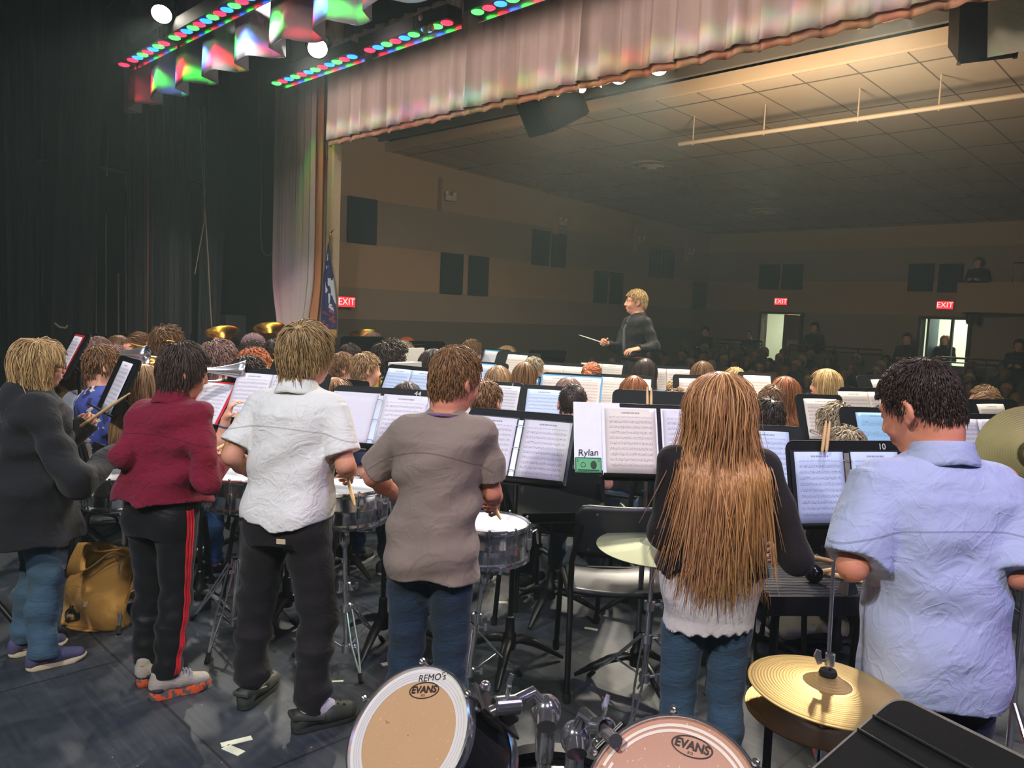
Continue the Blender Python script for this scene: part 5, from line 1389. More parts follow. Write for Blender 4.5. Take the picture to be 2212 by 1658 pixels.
def cymbal_mesh(R, bell=0.05, h=0.018, bh=0.022, grooves=0):
    prof = [(0.007, h+bh), (bell*0.5, h+bh*0.86), (bell*0.9, h+bh*0.25), (bell*1.1, h)]
    n = 26
    for i in range(n+1):
        t = i/n; r = bell*1.1+(R-bell*1.1)*t; prof.append((r, h*(1-t**1.25)+(0.0006 if (grooves and i % 2 and t < 0.9) else 0)))
    prof.append((R, -0.0015))
    for i in range(6): 
        t = 1-i/5; prof.append((bell+(R-bell)*t, h*(1-t**1.25)-0.0022))
    prof += [(bell*0.9, h+bh*0.2-0.002), (0.007, h+bh-0.003)]
    return prof
def cymbal_mat(name, a, b, rough=0.28, metal=1.0):
    m, nt, bs = nt_new(name); oc = objc(nt)
    sx = N(nt, 'ShaderNodeSeparateXYZ'); nt.links.new(oc, sx.inputs[0])
    r = M_(nt, 'SQRT', M_(nt, 'ADD', M_(nt, 'POWER', M_(nt, 'ABSOLUTE', sx.outputs[0]), 2.0), M_(nt, 'POWER', M_(nt, 'ABSOLUTE', sx.outputs[1]), 2.0)))
    rings = M_(nt, 'SINE', M_(nt, 'ADD', M_(nt, 'MULTIPLY', r, 900.0), M_(nt, 'MULTIPLY', noise(nt, oc, 4, 2), 3.0)))
    f = M_(nt, 'ADD', M_(nt, 'MULTIPLY', rings, 0.10), noise(nt, oc, 8, 4))
    nt.links.new(mixc(nt, f, lin(a), lin(b)), bs.inputs['Base Color']); bs.inputs['Metallic'].default_value = metal; bs.inputs['Roughness'].default_value = rough
    bs.inputs['Anisotropic'].default_value = 0.5
    bump(nt, bs, rings, 0.05, 0.002)
    return m
GOLDC = cymbal_mat('cymbal_bronze', (196, 168, 104), (220, 194, 134), 0.46, 0.85); GREENC = cymbal_mat('cymbal_pale_bronze', (140, 146, 118), (160, 162, 134), 0.62, 0.6)
FELT = mat('felt_black', (18, 18, 18), 0.95); FELTR = mat('felt_red', (110, 60, 50), 0.95)
# ------------------------------------------------------------------ percussion in the foreground
def ray_plane(px, py, c, n):
    q = Vector(_fw + _rt*(px-1106)/F_PX + _up*(829-py)/F_PX); n = Vector(n); p0 = Vector(CAMP)
    return p0+q*((Vector(c)-p0).dot(n)/q.dot(n))
TANH = mat('drum_film_tan', (206, 170, 130), 0.35, var=0.06, vscale=30); BRNH = mat('drum_film_brown', (176, 124, 100), 0.32, var=0.08, vscale=30)
WHTR = mat('drum_ring_white', (222, 220, 216), 0.45, var=0.02); SHELLB = mat('drum_shell_black', (20, 21, 24), 0.25, coat=0.5)
INK = mat('logo_ink', (50, 34, 32), 0.6)
def head_film(name, col, scuff):
    m, nt, bs = nt_new(name); oc = objc(nt)
    n1 = noise(nt, oc, 12, 4); vo = noise(nt, mapv(nt, oc, (1, 1, 1), (0, 0, 0.8)), 130, 3, 0.75)
    base = mixc(nt, n1, tuple(v*0.9 for v in lin(col)[:3])+(1,), lin(col))
    base = mixc(nt, M_(nt, 'MULTIPLY', M_(nt, 'GREATER_THAN', vo, 0.66), scuff), base, lin((240, 228, 206)))
    v2 = N(nt, 'ShaderNodeTexVoronoi'); v2.inputs['Scale'].default_value = 26; nt.links.new(oc, v2.inputs['Vector'])
    base = mixc(nt, M_(nt, 'MULTIPLY', M_(nt, 'MULTIPLY', M_(nt, 'LESS_THAN', v2.outputs['Distance'], 0.26), M_(nt, 'GREATER_THAN', noise(nt, oc, 9, 1), 0.58)), 0.4), base, lin((92, 78, 74)))
    nt.links.new(base, bs.inputs['Base Color']); bs.inputs['Roughness'].default_value = 0.36
    return m
def tom(c, n, R, depth, label, up_px, film, ring, logo_px, logo_rot, small=None, arcs=False):
    M = frame(c, n, Vector(_rt)); o = empty('tom_drum', mtx=M); tag(o, label, 'drum', 'rack toms of the drum kit')
    mb = MB(); mb.lathe([(R*0.955, -depth), (R*0.955, -0.004)], 56, cap0=True); mb.build('shell', SHELLB, o)
    for z in (0.0, -depth):
        mb = MB(); mb.lathe([(R*0.945, z-0.016), (R*1.0, z-0.018), (R*1.01, z-0.006), (R*0.995, z+0.007), (R*0.965, z+0.008), (R*0.945, z+0.001)], 56); mb.build('hoop', CHROME, o)
    f = head_film('film_'+label[:5], film, 0.5)
    mb = MB(); mb.lathe([(R*0.95, 0.0005), (R*0.5, 0.0008), (0.001, 0.0008)], 56); mb.build('head', f, o)
    if ring:
        mb = MB(); mb.lathe([(R*0.945, 0.0012), (R*0.76, 0.0016)], 56); mb.build('muffle_ring', WHTR, o)
        for r in (0.80, 0.84, 0.88):
            mb = MB(); mb.lathe([(R*r, 0.0018), (R*(r+0.006), 0.0021), (R*(r+0.012), 0.0018)], 56); mb.build('ring_ridge', mat('ring_shade', (204, 202, 198), 0.5), o)
    if arcs:
        for r0_, a0, a1 in ((0.86, 0.15, 2.5), (0.80, 0.0, 2.2), (0.85, 2.62, 3.6), (0.79, 2.4, 3.5), (0.86, -0.9, 0.05), (0.80, -1.0, -0.1)):
            mb = MB(); mb.grid(lambda u, v: (R*(r0_+0.035*v)*math.cos(a0+(a1-a0)*u), R*(r0_+0.035*v)*math.sin(a0+(a1-a0)*u), 0.0016), 30, 1); mb.build('printed_arc', mat('arc_white', (226, 214, 196), 0.4), o)
    for k in range(6):
        a = 2*PI*k/6+0.35; x, y = R*1.03*math.cos(a), R*1.03*math.sin(a)
        mb = MB(); mb.tube([(x, y, -depth-0.01), (x, y, 0.012)], 0.0035, 6); mb.ball((x, y, 0.014), (0.008, 0.008, 0.007), 8)
        mb.tube([(R*0.95*math.cos(a), R*0.95*math.sin(a), -0.05), (x, y, -0.05)], 0.009, 8); mb.ball((x, y, -0.055), (0.012, 0.012, 0.018), 8); mb.build('lug', CHROME, o)
    # oval maker's mark
    p = M.inverted() @ ray_plane(*logo_px, c, n)
    L = Matrix.Translation((p.x, p.y, 0.0022)) @ Matrix.Rotation(logo_rot, 4, 'Z')
    a_, b_ = 0.036, 0.0165
    mb = MB()
    for (s0, s1) in ((1.0, 1.08),):
        mb.grid(lambda u, v: (a_*(s0+(s1-s0)*v)*math.cos(2*PI*u), (b_*(s0+(s1-s0)*v)+0.0008*v)*math.sin(2*PI*u), 0), 40, 1)
    g = mb.build('logo_oval', INK, o, smooth=False); g.matrix_local = L
    text_part('logo_lettering', 'EVANS', 0.0215, INK, g, Matrix.Translation((0, 0.001, 0.0002)), 0.0003, bold=0.0006)
    text_part('logo_lettering', 'EC2', 0.006, INK, g, Matrix.Translation((0, -0.0115, 0.0002)), 0.0002)
    if small:
        p = M.inverted() @ ray_plane(*small[1], c, n)
        text_part('stamped_lettering', small[0], 0.022, INK, o, Matrix.Translation((p.x, p.y, 0.0024)) @ Matrix.Rotation(logo_rot*0.8, 4, 'Z'), 0.0002)
    return o, M
t1c = at(882, 1588, 1.654); t1n = (-0.473, -0.548, 0.690)
tom1, T1M = tom(t1c, t1n, 0.152, 0.20, 'rack tom with a white muffle ring and tan centre, at the bottom middle', None, (206, 168, 126), True, (917, 1491), -0.17, small=("REMO's", (935, 1464)))
t2c = at(1451, 1750, 1.377); t2n = (-0.385, -0.621, 0.682)
tom2, T2M = tom(t2c, t2n, 0.165, 0.20, 'rack tom with a bare brown head and thin pale arcs, cut by the bottom edge', None, (188, 132, 104), False, (1495, 1613), -0.42, arcs=True)
# mounting arms and posts
def post(px, py_top, d, label, arm_pts, ball):
    p = at(px, py_top, d); o = empty('tom_mount', (p[0], p[1], 0.0)); tag(o, label, 'drum hardware', 'tom mounts')
    W = lambda a, b, dd: Vector(at(a, b, dd))-Vector((p[0], p[1], 0))
    mb = MB(); mb.tube([(0, 0, 0.56), (0, 0, p[2]-0.03)], 0.0165, 16); mb.build('post', CHROME, o)
    mb = MB(); mb.lathe([(0.020, -0.03), (0.022, 0.0), (0.020, 0.05)], 18, Matrix.Translation((0, 0, p[2]-0.08))); mb.build('collar', CHROME, o)
    mb = MB(); mb.ball((0, 0, p[2]), (0.034, 0.034, 0.038), 18)
    mb.tube([(0.0, -0.02, p[2]), (-0.0, -0.045, p[2]-0.012)], 0.022, 14); mb.build('ball_joint', CHROME, o)
    P = [W(*q) for q in arm_pts]
    mb = MB(); mb.tube(P, 0.0135, 14); mb.build('arm', CHROME, o)
    mid = P[len(P)//2]; dirv = (P[-1]-P[0]).normalized()
    mb = MB(); mb.lathe([(0.017, -0.03), (0.021, -0.026), (0.021, 0.026), (0.017, 0.03)], 16, frame(mid, dirv, dirv.orthogonal())); mb.build('clamp', CHROME, o)
    mb = MB(); w0 = mid+Vector((0, 0, 0.02)); mb.tube([w0, w0+Vector((0.004, -0.01, 0.028))], 0.005, 8); mb.prism([(-0.004, 0), (0.004, 0), (0.010, 0.030), (0.002, 0.034), (-0.006, 0.012)], -0.0025, 0.0025, Matrix.Translation(w0+Vector((0.002, -0.006, 0.02))) @ Matrix.Rotation(PI/2, 4, 'X')); mb.build('wing_bolt', CHROME, o)
    return o
post(1180, 1535, 1.72, 'chrome post and arm holding the tom with the white ring', [(1180, 1528, 1.72), (1150, 1494, 1.70), (1095, 1522, 1.68), (1055, 1540, 1.67)], None)
post(1243, 1592, 1.70, 'shorter chrome post and arm reaching to the brown-headed tom', [(1240, 1590, 1.70), (1262, 1540, 1.66), (1300, 1572, 1.55), (1330, 1600, 1.46)], None)
for Tm, cpx, lab, wd in ((T1M, (1066, 1525, 1.70), 'first', 0.10), (T2M, (1318, 1590, 1.44), 'second', 0.09)):
    o = tom1 if lab == 'first' else tom2
    q = Tm.inverted() @ Vector(at(*cpx)); a = math.atan2(q.y, q.x); R = 0.152 if lab == 'first' else 0.165
    b = MB().box((0.016, 0, 0), (0.006, 0.075, 0.17)).box((0.03, 0, -0.02), (0.03, 0.045, 0.05)).build('mount_bracket', mat('bracket_grey', (112, 108, 106), 0.35, 0.8), o, bevel=0.003)
    b.matrix_local = Matrix.Rotation(a, 4, 'Z') @ Matrix.Translation((R*1.0, 0, -0.10))
    for z in (-0.04, -0.17):
        mb = MB(); mb.ball((0, 0, 0), 0.013, 10); g = mb.build('bracket_nut', CHROME, o); g.matrix_local = Matrix.Rotation(a, 4, 'Z') @ Matrix.Translation((R+0.03, 0.026, z))
pb = at(1212, 1560, 1.71)
o = empty('bass_drum', (pb[0], pb[1], 0.29)); tag(o, 'black bass drum that carries the chrome tom posts', 'drum')
MX = Matrix.Rotation(PI/2, 4, 'X')
mb = MB(); mb.lathe([(0.26, -0.2), (0.262, 0.2)], 48, MX, True, True); mb.build('shell', SHELLB, o)
for z in (-0.2, 0.2):
    mb = MB(); mb.lathe([(0.262, z-0.02), (0.278, z-0.02), (0.278, z+0.02), (0.262, z+0.02)], 48, MX); mb.build('hoop', BLACKP, o)
# hi-hat
hc_ = Vector(at(1786.5, 1478, 1.836))
o = empty('hi_hat', (hc_.x, hc_.y, 0)); tag(o, 'gold hi-hat, two cymbals on a chrome rod in front of the blue shirt', 'cymbal')
mb = MB(); mb.lathe(cymbal_mesh(0.178, 0.05, 0.016, 0.02, 1), 72); g = mb.build('top_cymbal', GOLDC, o, angle=60); g.location = (0, 0, hc_.z-0.012); g.rotation_euler = (0.02, 0.05, 0)
mb = MB(); mb.lathe(cymbal_mesh(0.178, 0.05, 0.016, 0.02, 1), 72); g = mb.build('bottom_cymbal', cymbal_mat('cymbal_dark_bronze', (128, 106, 62), (176, 148, 90), 0.4), o, angle=60); g.location = (-0.004, -0.006, hc_.z-0.066); g.rotation_euler = (PI, 0.0, 0)
rt_ = Vector(at(1801, 1212, 1.836))-Vector((hc_.x, hc_.y, 0))
mb = MB(); mb.tube([(0, 0, 0.3), (0, 0, hc_.z), rt_], 0.0045, 10); mb.build('pull_rod', CHROME, o)
mb = MB(); mb.lathe([(0.008, 0.0), (0.011, 0.002), (0.011, 0.03), (0.008, 0.032)], 16, Matrix.Translation((0.002, 0, hc_.z+0.045))); mb.build('clutch', CHROME, o)
mb = MB(); mb.prism([(0, 0), (0.010, 0.004), (0.006, 0.032), (-0.004, 0.036), (-0.010, 0.02)], -0.003, 0.003, Matrix.Translation((-0.028, -0.004, hc_.z+0.05)) @ Matrix.Rotation(PI/2, 4, 'X')); mb.tube([(0, 0, hc_.z+0.058), (-0.026, -0.004, hc_.z+0.060)], 0.004, 8); mb.build('wing_nut', CHROME, o)
mb = MB(); mb.lathe([(0.006, 0.0), (0.018, 0.0), (0.021, 0.006), (0.018, 0.014), (0.006, 0.014)], 20, Matrix.Translation((0, 0, hc_.z+0.022))); mb.build('felt', FELT, o)
mb = MB(); mb.tube([(0, 0, 0.12), (0, 0, hc_.z-0.10)], 0.013, 12); mb.lathe([(0.02, -0.02), (0.026, 0), (0.02, 0.02)], 16, Matrix.Translation((0, 0, hc_.z-0.13))); mb.ball((0.03, -0.01, hc_.z-0.135), 0.012, 10); mb.build('stand_tube', CHROME, o)
for k in range(3):
    a = 0.9+k*2*PI/3; mb = MB(); mb.tube([(0, 0, 0.40), (0.30*math.cos(a), 0.30*math.sin(a), 0.015)], 0.008, 8); mb.tube([(0, 0, 0.14), (0.17*math.cos(a), 0.17*math.sin(a), 0.19)], 0.006, 8); mb.build('leg', CHROME, o)
# ride cymbal on its stand
rc = Vector(at(1414, 1172, 3.154)); rb = Vector(on_z(1388, 1520)); 
o = empty('ride_cymbal', (rc.x, rc.y, rc.z-0.02)); tag(o, 'large pale greenish ride cymbal in front of the black chair', 'cymbal')
mb = MB(); mb.lathe(cymbal_mesh(0.232, 0.055, 0.022, 0.022), 80); g = mb.build('plate', GREENC, o, angle=60); g.rotation_euler = (0.03, 0.02, 0)
st = drum_stand(rb.x, rb.y, rc.z+0.09, 'chrome cymbal stand under the pale ride cymbal', legrot=0.2, name='cymbal_stand', lean=(rc.x-rb.x, rc.y-rb.y), cup=False, hub=0.12, legz=0.30, spread=0.30)
lx_, ly_ = rc.x-rb.x, rc.y-rb.y
mb = MB(); mb.lathe([(0.022, 0), (0.022, 0.03), (0.012, 0.032)], 18, Matrix.Translation((lx_, ly_, rc.z+0.028)), True); mb.build('lower_felt', FELTR, st)
mb = MB(); mb.lathe([(0.021, 0), (0.022, 0.016), (0.016, 0.018), (0.016, 0.030), (0.008, 0.032)], 18, Matrix.Translation((lx_, ly_, rc.z+0.060)), True); mb.build('wing_nut', FELT, st)
# crash cymbal cut by the right edge
cc = Vector(at(2232, 985, 2.5)); cn = Vector((-0.35, -0.88, 0.32))
M = frame(cc, cn, Vector(_rt)); o = empty('crash_cymbal', mtx=M); tag(o, 'dull bronze crash cymbal tilted on edge at the right border of the picture', 'cymbal')
mb = MB(); mb.lathe(cymbal_mesh(0.165, 0.045, 0.02, 0.02), 72); mb.build('plate', cymbal_mat('cymbal_dull', (88, 84, 56), (118, 112, 80), 0.5), o, angle=60)
mb = MB(); mb.lathe([(0.015, 0), (0.016, 0.02), (0.006, 0.03)], 16, Matrix.Translation((0, 0, 0.04)), True); mb.build('felt', FELT, o)
st = empty('boom_stand', (cc.x+0.12, cc.y+0.15, 0)); tag(st, 'chrome boom stand of the crash cymbal at the right border', 'stand')
mb = MB(); mb.tube([(0, 0, 0.05), (0, 0, cc.z-0.1), (-0.10, -0.12, cc.z+0.0)], 0.011, 10); mb.build('tube', CHROME, st)
for k in range(3):
    a = 0.5+k*2*PI/3; mb = MB(); mb.tube([(0, 0, 0.35), (0.28*math.cos(a), 0.28*math.sin(a), 0.015)], 0.009, 8); mb.build('leg', CHROME, st)
# snare drums on stands
sn = [((-1.46, 4.30), (208, 1050), 4.25), ((490, 1020), None, 3.80), ((762, 1050), None, 3.50), ((1054, 1126), None, 3.42)]
p = at(262, 1026, 3.95); snare(p, 'chrome snare drum between the hoodie sleeve and the red shirt', 0.3)
drum_stand(p[0], p[1]+0.02, p[2]-0.16, 'chrome stand of the snare drum beside the black hoodie', legrot=0.9, spread=0.26)
p = at(527, 1026, 3.78); snare(p, 'chrome snare drum between the red shirt and the white shirt', 0.1)
b = on_z(502, 1372); drum_stand(b[0], b[1], p[2]-0.165, 'chrome stand with folding legs between the red and white shirts', legrot=2.6, lean=(p[0]-b[0], p[1]-b[1]), hub=0.07, legz=0.36, spread=0.30)
p = at(746, 1052, 3.46); snare(p, 'chrome snare drum right of the white shirt, its strainer showing', 0.0, throw=-0.35)
b = on_z(748, 1425); drum_stand(b[0], b[1], p[2]-0.165, 'chrome stand with double-braced legs right of the black trousers', legrot=-1.1, lean=(p[0]-b[0], p[1]-b[1]), hub=0.06, legz=0.26, spread=0.24)
p = at(1052, 1130, 3.34); snare(p, 'chrome snare drum right of the brown shirt', 0.2, throw=0.1)
b = on_z(1012, 1478); drum_stand(b[0], b[1], p[2]-0.165, 'chrome stand half hidden behind the blue jeans and the tom', legrot=0.4, lean=(p[0]-b[0], p[1]-b[1]), hub=0.06, legz=0.26, spread=0.24)
# white floor drum at the left edge
p = Vector(at(-62, 1092, 3.6)); o = empty('floor_drum', (p.x, p.y, 0)); tag(o, 'white-shelled drum on a folding stand at the far left edge', 'drum')
mb = MB(); mb.lathe([(0.175, p.z-0.11), (0.178, p.z-0.09), (0.178, p.z+0.10), (0.172, p.z+0.11), (0.001, p.z+0.11)], 40, cap0=True); mb.build('shell', mat('white_wrap', (216, 214, 204), 0.4), o)
mb = MB(); mb.lathe([(0.176, p.z-0.115), (0.184, p.z-0.115), (0.184, p.z-0.095), (0.176, p.z-0.095)], 40); mb.build('hoop', CHROME, o)
for sx in (-1, 1):
    mb = MB(); mb.tube([(sx*0.28, -0.02, 0.015), (-sx*0.18, 0.02, p.z-0.13)], 0.014, 10); mb.build('leg', BLACKM, o)
mb = MB(); mb.tube([(-0.2, 0, p.z-0.14), (0.22, 0, p.z-0.14)], 0.009, 8); mb.build('crossbar', CHROME, o)
stick('mallet', at(-14, 1012, 3.45), at(14, 1032, 3.5), 'tan mallet end at the left edge above the white drum', r=0.012)
# black music stand seen from behind, bottom right corner
Mt = None
p1, p2, p3 = Vector(at(1940, 1503, 1.36)), Vector(at(2262, 1662, 1.10)), Vector(at(1872, 1680, 1.24))
ex = (p2-p1).normalized(); ez = (p1-p3); ez = (ez-ex*ez.dot(ex)).normalized(); ey = ez.cross(ex)
cen = p1+ex*0.25-ez*0.165
Mt = Matrix.Identity(4)
for i in range(3): Mt[i][0] = ex[i]; Mt[i][1] = ey[i]; Mt[i][2] = ez[i]; Mt[i][3] = cen[i]
o = empty('music_stand', (cen.x, cen.y+0.1, 0)); tag(o, 'worn black music stand desk filling the bottom right corner', 'music stand', 'music stands')
T = Matrix.Translation((-cen.x, -cen.y-0.1, 0))
pts = rrect(0.50, 0.33, 0.03)
DESKC = mat('stand_corner_black', (20, 21, 22), 0.8, 0.0, 0.15, var=0.15, vscale=14, bmp=0.05, bscale=150)
mb = MB(); mb.prism(pts, -0.003, 0.003, Matrix.Rotation(PI/2, 4, 'X')); d = mb.build('desk', DESKC, o, smooth=False); d.matrix_local = T @ Mt
mb = MB(); mb.tube([(x, 0, z) for x, z in pts], 0.004, 6, closed=True); g = mb.build('worn_rim', mat('worn_rim', (112, 108, 100), 0.6, var=0.5, vscale=60), o); g.matrix_local = T @ Mt
for z in (0.105, 0.068):
    mb = MB(); mb.tube([(-0.247, -0.004, z), (0.247, -0.004, z)], 0.0045, 8, flat=0.7); g = mb.build('pressed_rib', mat('rib_black', (26, 27, 28), 0.5), o); g.matrix_local = T @ Mt
mb = MB(); mb.tube([(0, 0, 0.1), (0, 0, cen.z-0.2), (T @ cen)], 0.012, 10); mb.build('pole', BLACKM, o)
for k in range(3): inst('leg', _ST['leg'], o, Matrix.Rotation(0.4+k*2*PI/3, 4, 'Z'))
# red bag on the floor by the hi-hat
p = Vector(on_z(1835, 1700)); S = SDF((-0.2, -0.2, 0), (0.2, 0.2, 0.36), 0.008); S.ell((0, 0, 0.15), (0.12, 0.10, 0.15), 0); S.cap((-0.06, 0, 0.2), (0.08, 0, 0.28), 0.05, 0.03, 0.05)
S.warp(lambda X, Y, Z: 0.006*np.sin(40*X+20*Z)*np.sin(30*Y+25*Z))
q = sdf_obj('red_bag', [S], cloth('red_nylon', (206, 16, 40), 0.4), None); q.location = (p.x, p.y+0.05, -0.005); tag(q, 'bright red bag on the floor below the hi-hat', 'bag')
# black chair in front, and tape marks
chair(0.50, 3.48, 0.03, 'empty black chair in front of the ride cymbal, its back to the camera')
TAPE = mat('glow_tape', (222, 226, 196), 0.6, var=0.04)
def tape(px, py, L, W_, ang, lab):
    p = on_z(px, py); o = MB().box((0, 0, 0.001), (L, W_, 0.002)).build('tape_mark', TAPE, smooth=False); o.location = (p[0], p[1], 0); o.rotation_euler = (0, 0, ang); tag(o, lab, 'tape', 'pale tape marks on the floor')
tape(511, 1601, 0.11, 0.03, 0.55, 'upper strip of the pale tape corner mark at bottom left'); tape(504, 1620, 0.085, 0.035, -0.5, 'lower strip of the pale tape corner mark at bottom left')
tape(838, 1433, 0.06, 0.03, 0.5, 'small pale tape piece between the clog and the tom'); tape(1277, 1358, 0.07, 0.025, -0.35, 'small pale tape strip under the black chair')
tape(1087, 1301, 0.05, 0.03, 0.1, 'small bluish tape mark left of the low stand base'); tape(2040, 1560, 0.30, 0.05, 1.1, 'long pale tape strip right of the blue shirt'); tape(2080, 1500, 0.12, 0.08, 0.2, 'short pale tape piece by the far right black legs')
tape(729, 1471, 0.05, 0.012, 0.2, 'thin pale tape sliver behind the clog')
# ------------------------------------------------------------------ the six players in front
def foot(root, yaw, s, heel, toe):
    h = on_z(*heel); t = on_z(*toe); d = (t-h)/np.linalg.norm(t-h)
    a = h+d*0.075*s; a[2] = 0.085*s
    la = local(root, yaw, a); ld = local((0, 0), yaw, d)
    return la, (ld[0], ld[1])
def arms_px(root, yaw, **kw):
    out = {}
    for k, (e, w_, n, curl) in kw.items():
        out[k] = dict(e=local(root, yaw, at(*e)), w=local(root, yaw, at(*w_)), raw=True, n=n, curl=curl)
    return out
def legs_px(root, yaw, s, L, R, kf=0.03, kl=(0, 0)):
    out = {}
    for k, hx, sx in (('L', L, -1), ('R', R, 1)):
        a, t = foot(root, yaw, s, *hx)
        hp = np.array([sx*0.082, 0, 0.80])*s
        kn = hp+(a-hp)*0.50+np.array([kl[0 if sx < 0 else 1], kf, 0])*s
        out[k] = dict(k=kn, a=a, t=t)
    return out
def hue(r, px_top):     # standing height from the picture row of the crown, above root r
    p = at(px_top[0], px_top[1], dep((r[0], r[1], 1.5))); return float(p[2])
SK1, SK2, SK3 = (222, 160, 130), (206, 146, 112), (228, 172, 146)
DENIM = lambda n, c: cloth(n, c, 0.45, 9.0, 0.16, 0.9, stretch=(1, 1, 1.6))

# white shirt
r = (-0.845, 2.97); yw = -0.22; Hh = hue(r, (668, 699)); s = Hh/1.6
lg = legs_px(r, yw, s, ((520, 1537), (566, 1498)), ((630, 1584), (768, 1546)), 0.03, (-0.03, 0.03))
ar = arms_px(r, yw, L=((500, 985, 2.98), (560, 1030, 3.22), (1, 0, -0.4), 1.2), R=((746, 1003, 2.94), (753, 1022, 3.15), (-1, 0, -0.4), 1.25))
CROC = mat('clog_foam', (62, 66, 58), 0.55, var=0.1); CROCS = mat('clog_sole', (46, 50, 46), 0.6)
WS = person('boy in a white short-sleeved shirt and black joggers, seen from behind, turning right', r, yw, Hh, head=(-0.50, 0.10, 0.02), lean=(0.03, 0.02), arms=ar, legs=lg, skin=SK1,
            shirt=dict(m=cloth('white_cotton', (238, 236, 226), 0.8, 7.5, 0.03, seams=((1.205*s, 0.6, 0.0),)), hem=0.85, loose=0.020, flare=0.02, frac=0.80, sleeve_r=0.064, collar=True, tails=0.035, wr=0.006, name='white_shirt', hemwave=0.008),
            pants=dict(m=cloth('black_jogger', (34, 31, 30), 0.5, 9, 0.1, 0.8), r=(0.098, 0.076, 0.060), loose=0.022, hem=0.125, jogger=True, wr=0.008, name='joggers'), shoes=dict(kind='croc', m=(CROC, CROCS)),
            hair=dict(kind='short', m=hairm('hair_sandy', (92, 66, 38), (206, 170, 116)), n=2600, L=(0.06, 0.11), line=(0.06, -0.085), messy=0.30, r0=0.0026, thick=(0.010, 0.026), crown=(0.015, -0.06, 0.095), base=0.012, side=-0.03), res=0.006, refine=('head', 'R'), seed=1, sw=0.95)
SOCK = cloth('white_sock', (226, 222, 222), 0.3, 20)
for sd in 'LR':
    hp, kn, an, t = WS['G'][sd]
    mb = MB(); fd = np.array((t[0], t[1], 0.0)); fd /= np.linalg.norm(fd); mb.tube([(an[0], an[1], 0.16*s), (an[0], an[1], 0.10*s), tuple(np.array((an[0], an[1], 0.083*s))+fd*0.035), tuple(np.array((an[0], an[1], 0.066*s))+fd*0.085)], [0.046*s, 0.047*s, 0.042*s, 0.032*s], 16); mb.build('sock', SOCK, WS['root'])
    up, P, L = WS['shoe'+sd], None, 0
    td = np.array((t[0], t[1], 0.0)); td /= np.linalg.norm(td); nn = np.array((-td[1], td[0], 0)); heel = np.array((an[0], an[1], 0))-td*0.075*s; Lc = 0.275*s
    mb = MB(); mb.tube([tuple(heel+td*(0.42*Lc)+nn*0.045*s*sg*(1 if abs(sg) > 0.99 else 1)+np.array((0, 0, 0.055*s)) if abs(sg) == 1 else heel-td*0.01*Lc+nn*0.045*s*sg+np.array((0, 0, 0.075*s))) for sg in (-1, -0.6, 0, 0.6, 1)], 0.008*s, 8, flat=1.4); mb.build('heel_strap', CROC, up)
    mb = MB()
    for u, v, z in ((0.66, -0.06, 0.083), (0.66, 0.05, 0.083), (0.72, 0.0, 0.081), (0.75, -0.08, 0.076), (0.76, 0.08, 0.076), (0.82, 0.03, 0.070), (0.81, -0.05, 0.070), (0.88, 0.0, 0.060)):
        mb.ball(tuple(heel+td*u*Lc+nn*v*Lc+np.array((0, 0, z*s))), (0.006, 0.006, 0.004), 8)
    g = mb.build('vent_holes', mat('vent_dark', (16, 17, 16), 0.9), up); g['kind'] = 'stuff'
pd = WS['pants']; mb = MB(); mb.box((0, 0, 0), (0.034, 0.003, 0.018)); g = mb.build('pocket_label', mat('label_tan', (206, 190, 150), 0.8), pd); g.location = (0.062*s, -0.160*s, 0.78*s); g.rotation_euler = (0, 0, 0.1)
stick('drumstick', at(750, 1030, 3.12), at(767, 1092, 3.00), 'wooden drumstick pointing down from the white-shirt boy\'s hand')

# dark red shirt
r = (-1.42, 3.17); yw = -0.30; Hh = hue(r, (388, 741)); s = Hh/1.6
lg = legs_px(r, yw, s, ((306, 1486), (332, 1440)), ((322, 1512), (460, 1480)), 0.03)
ar = arms_px(r, yw, L=((262, 985, 3.12), (310, 1010, 3.36), (1, 0, -0.4), 1.2), R=((442, 1040, 3.10), (470, 1000, 3.26), (-1, 0.2, -0.1), 1.35))
RS = person('boy in a dark red long-sleeved shirt and black track trousers with red stripes, from behind', r, yw, Hh, head=(-0.55, 0.22, 0.05), lean=(0.03, 0.04), arms=ar, legs=lg, skin=SK1,
            shirt=dict(m=cloth('dark_red_cotton', (130, 26, 50), 1.0, 9, 0.12, seams=((1.20*s, 0.6, 0.0),), fleck=1), hem=0.89, loose=0.028, flare=0.05, sleeve='long', sleeve_r=0.060, cuff_r=0.046, collar=True, wr=0.012, name='red_shirt', hemwave=0.005),
            pants=dict(m=cloth('black_tricot', (26, 26, 26), 0.35, 7, 0.1, 0.5), r=(0.094, 0.068, 0.058), loose=0.016, hem=0.085, wr=0.006, name='track_trousers'),
            shoes=dict(kind='sneaker', m=(cloth('sneaker_knit', (176, 168, 152), 0.3, 30), None)),
            hair=dict(kind='short', m=hairm('hair_dark_brown', (28, 20, 18), (104, 86, 74)), n=2600, L=(0.06, 0.10), line=(0.05, -0.08), messy=0.26, r0=0.0026, thick=(0.010, 0.024), crown=(0.0, -0.05, 0.10), base=0.012, side=-0.035), res=0.006, refine=('head', 'R'), seed=2, sw=0.95)
m, nt, bs = nt_new('camo_sole'); oc = objc(nt); nn = noise(nt, oc, 45, 1)
nt.links.new(mixc(nt, M_(nt, 'GREATER_THAN', nn, 0.5), lin((236, 98, 50)), lin((106, 100, 96))), bs.inputs['Base Color']); bs.inputs['Roughness'].default_value = 0.6
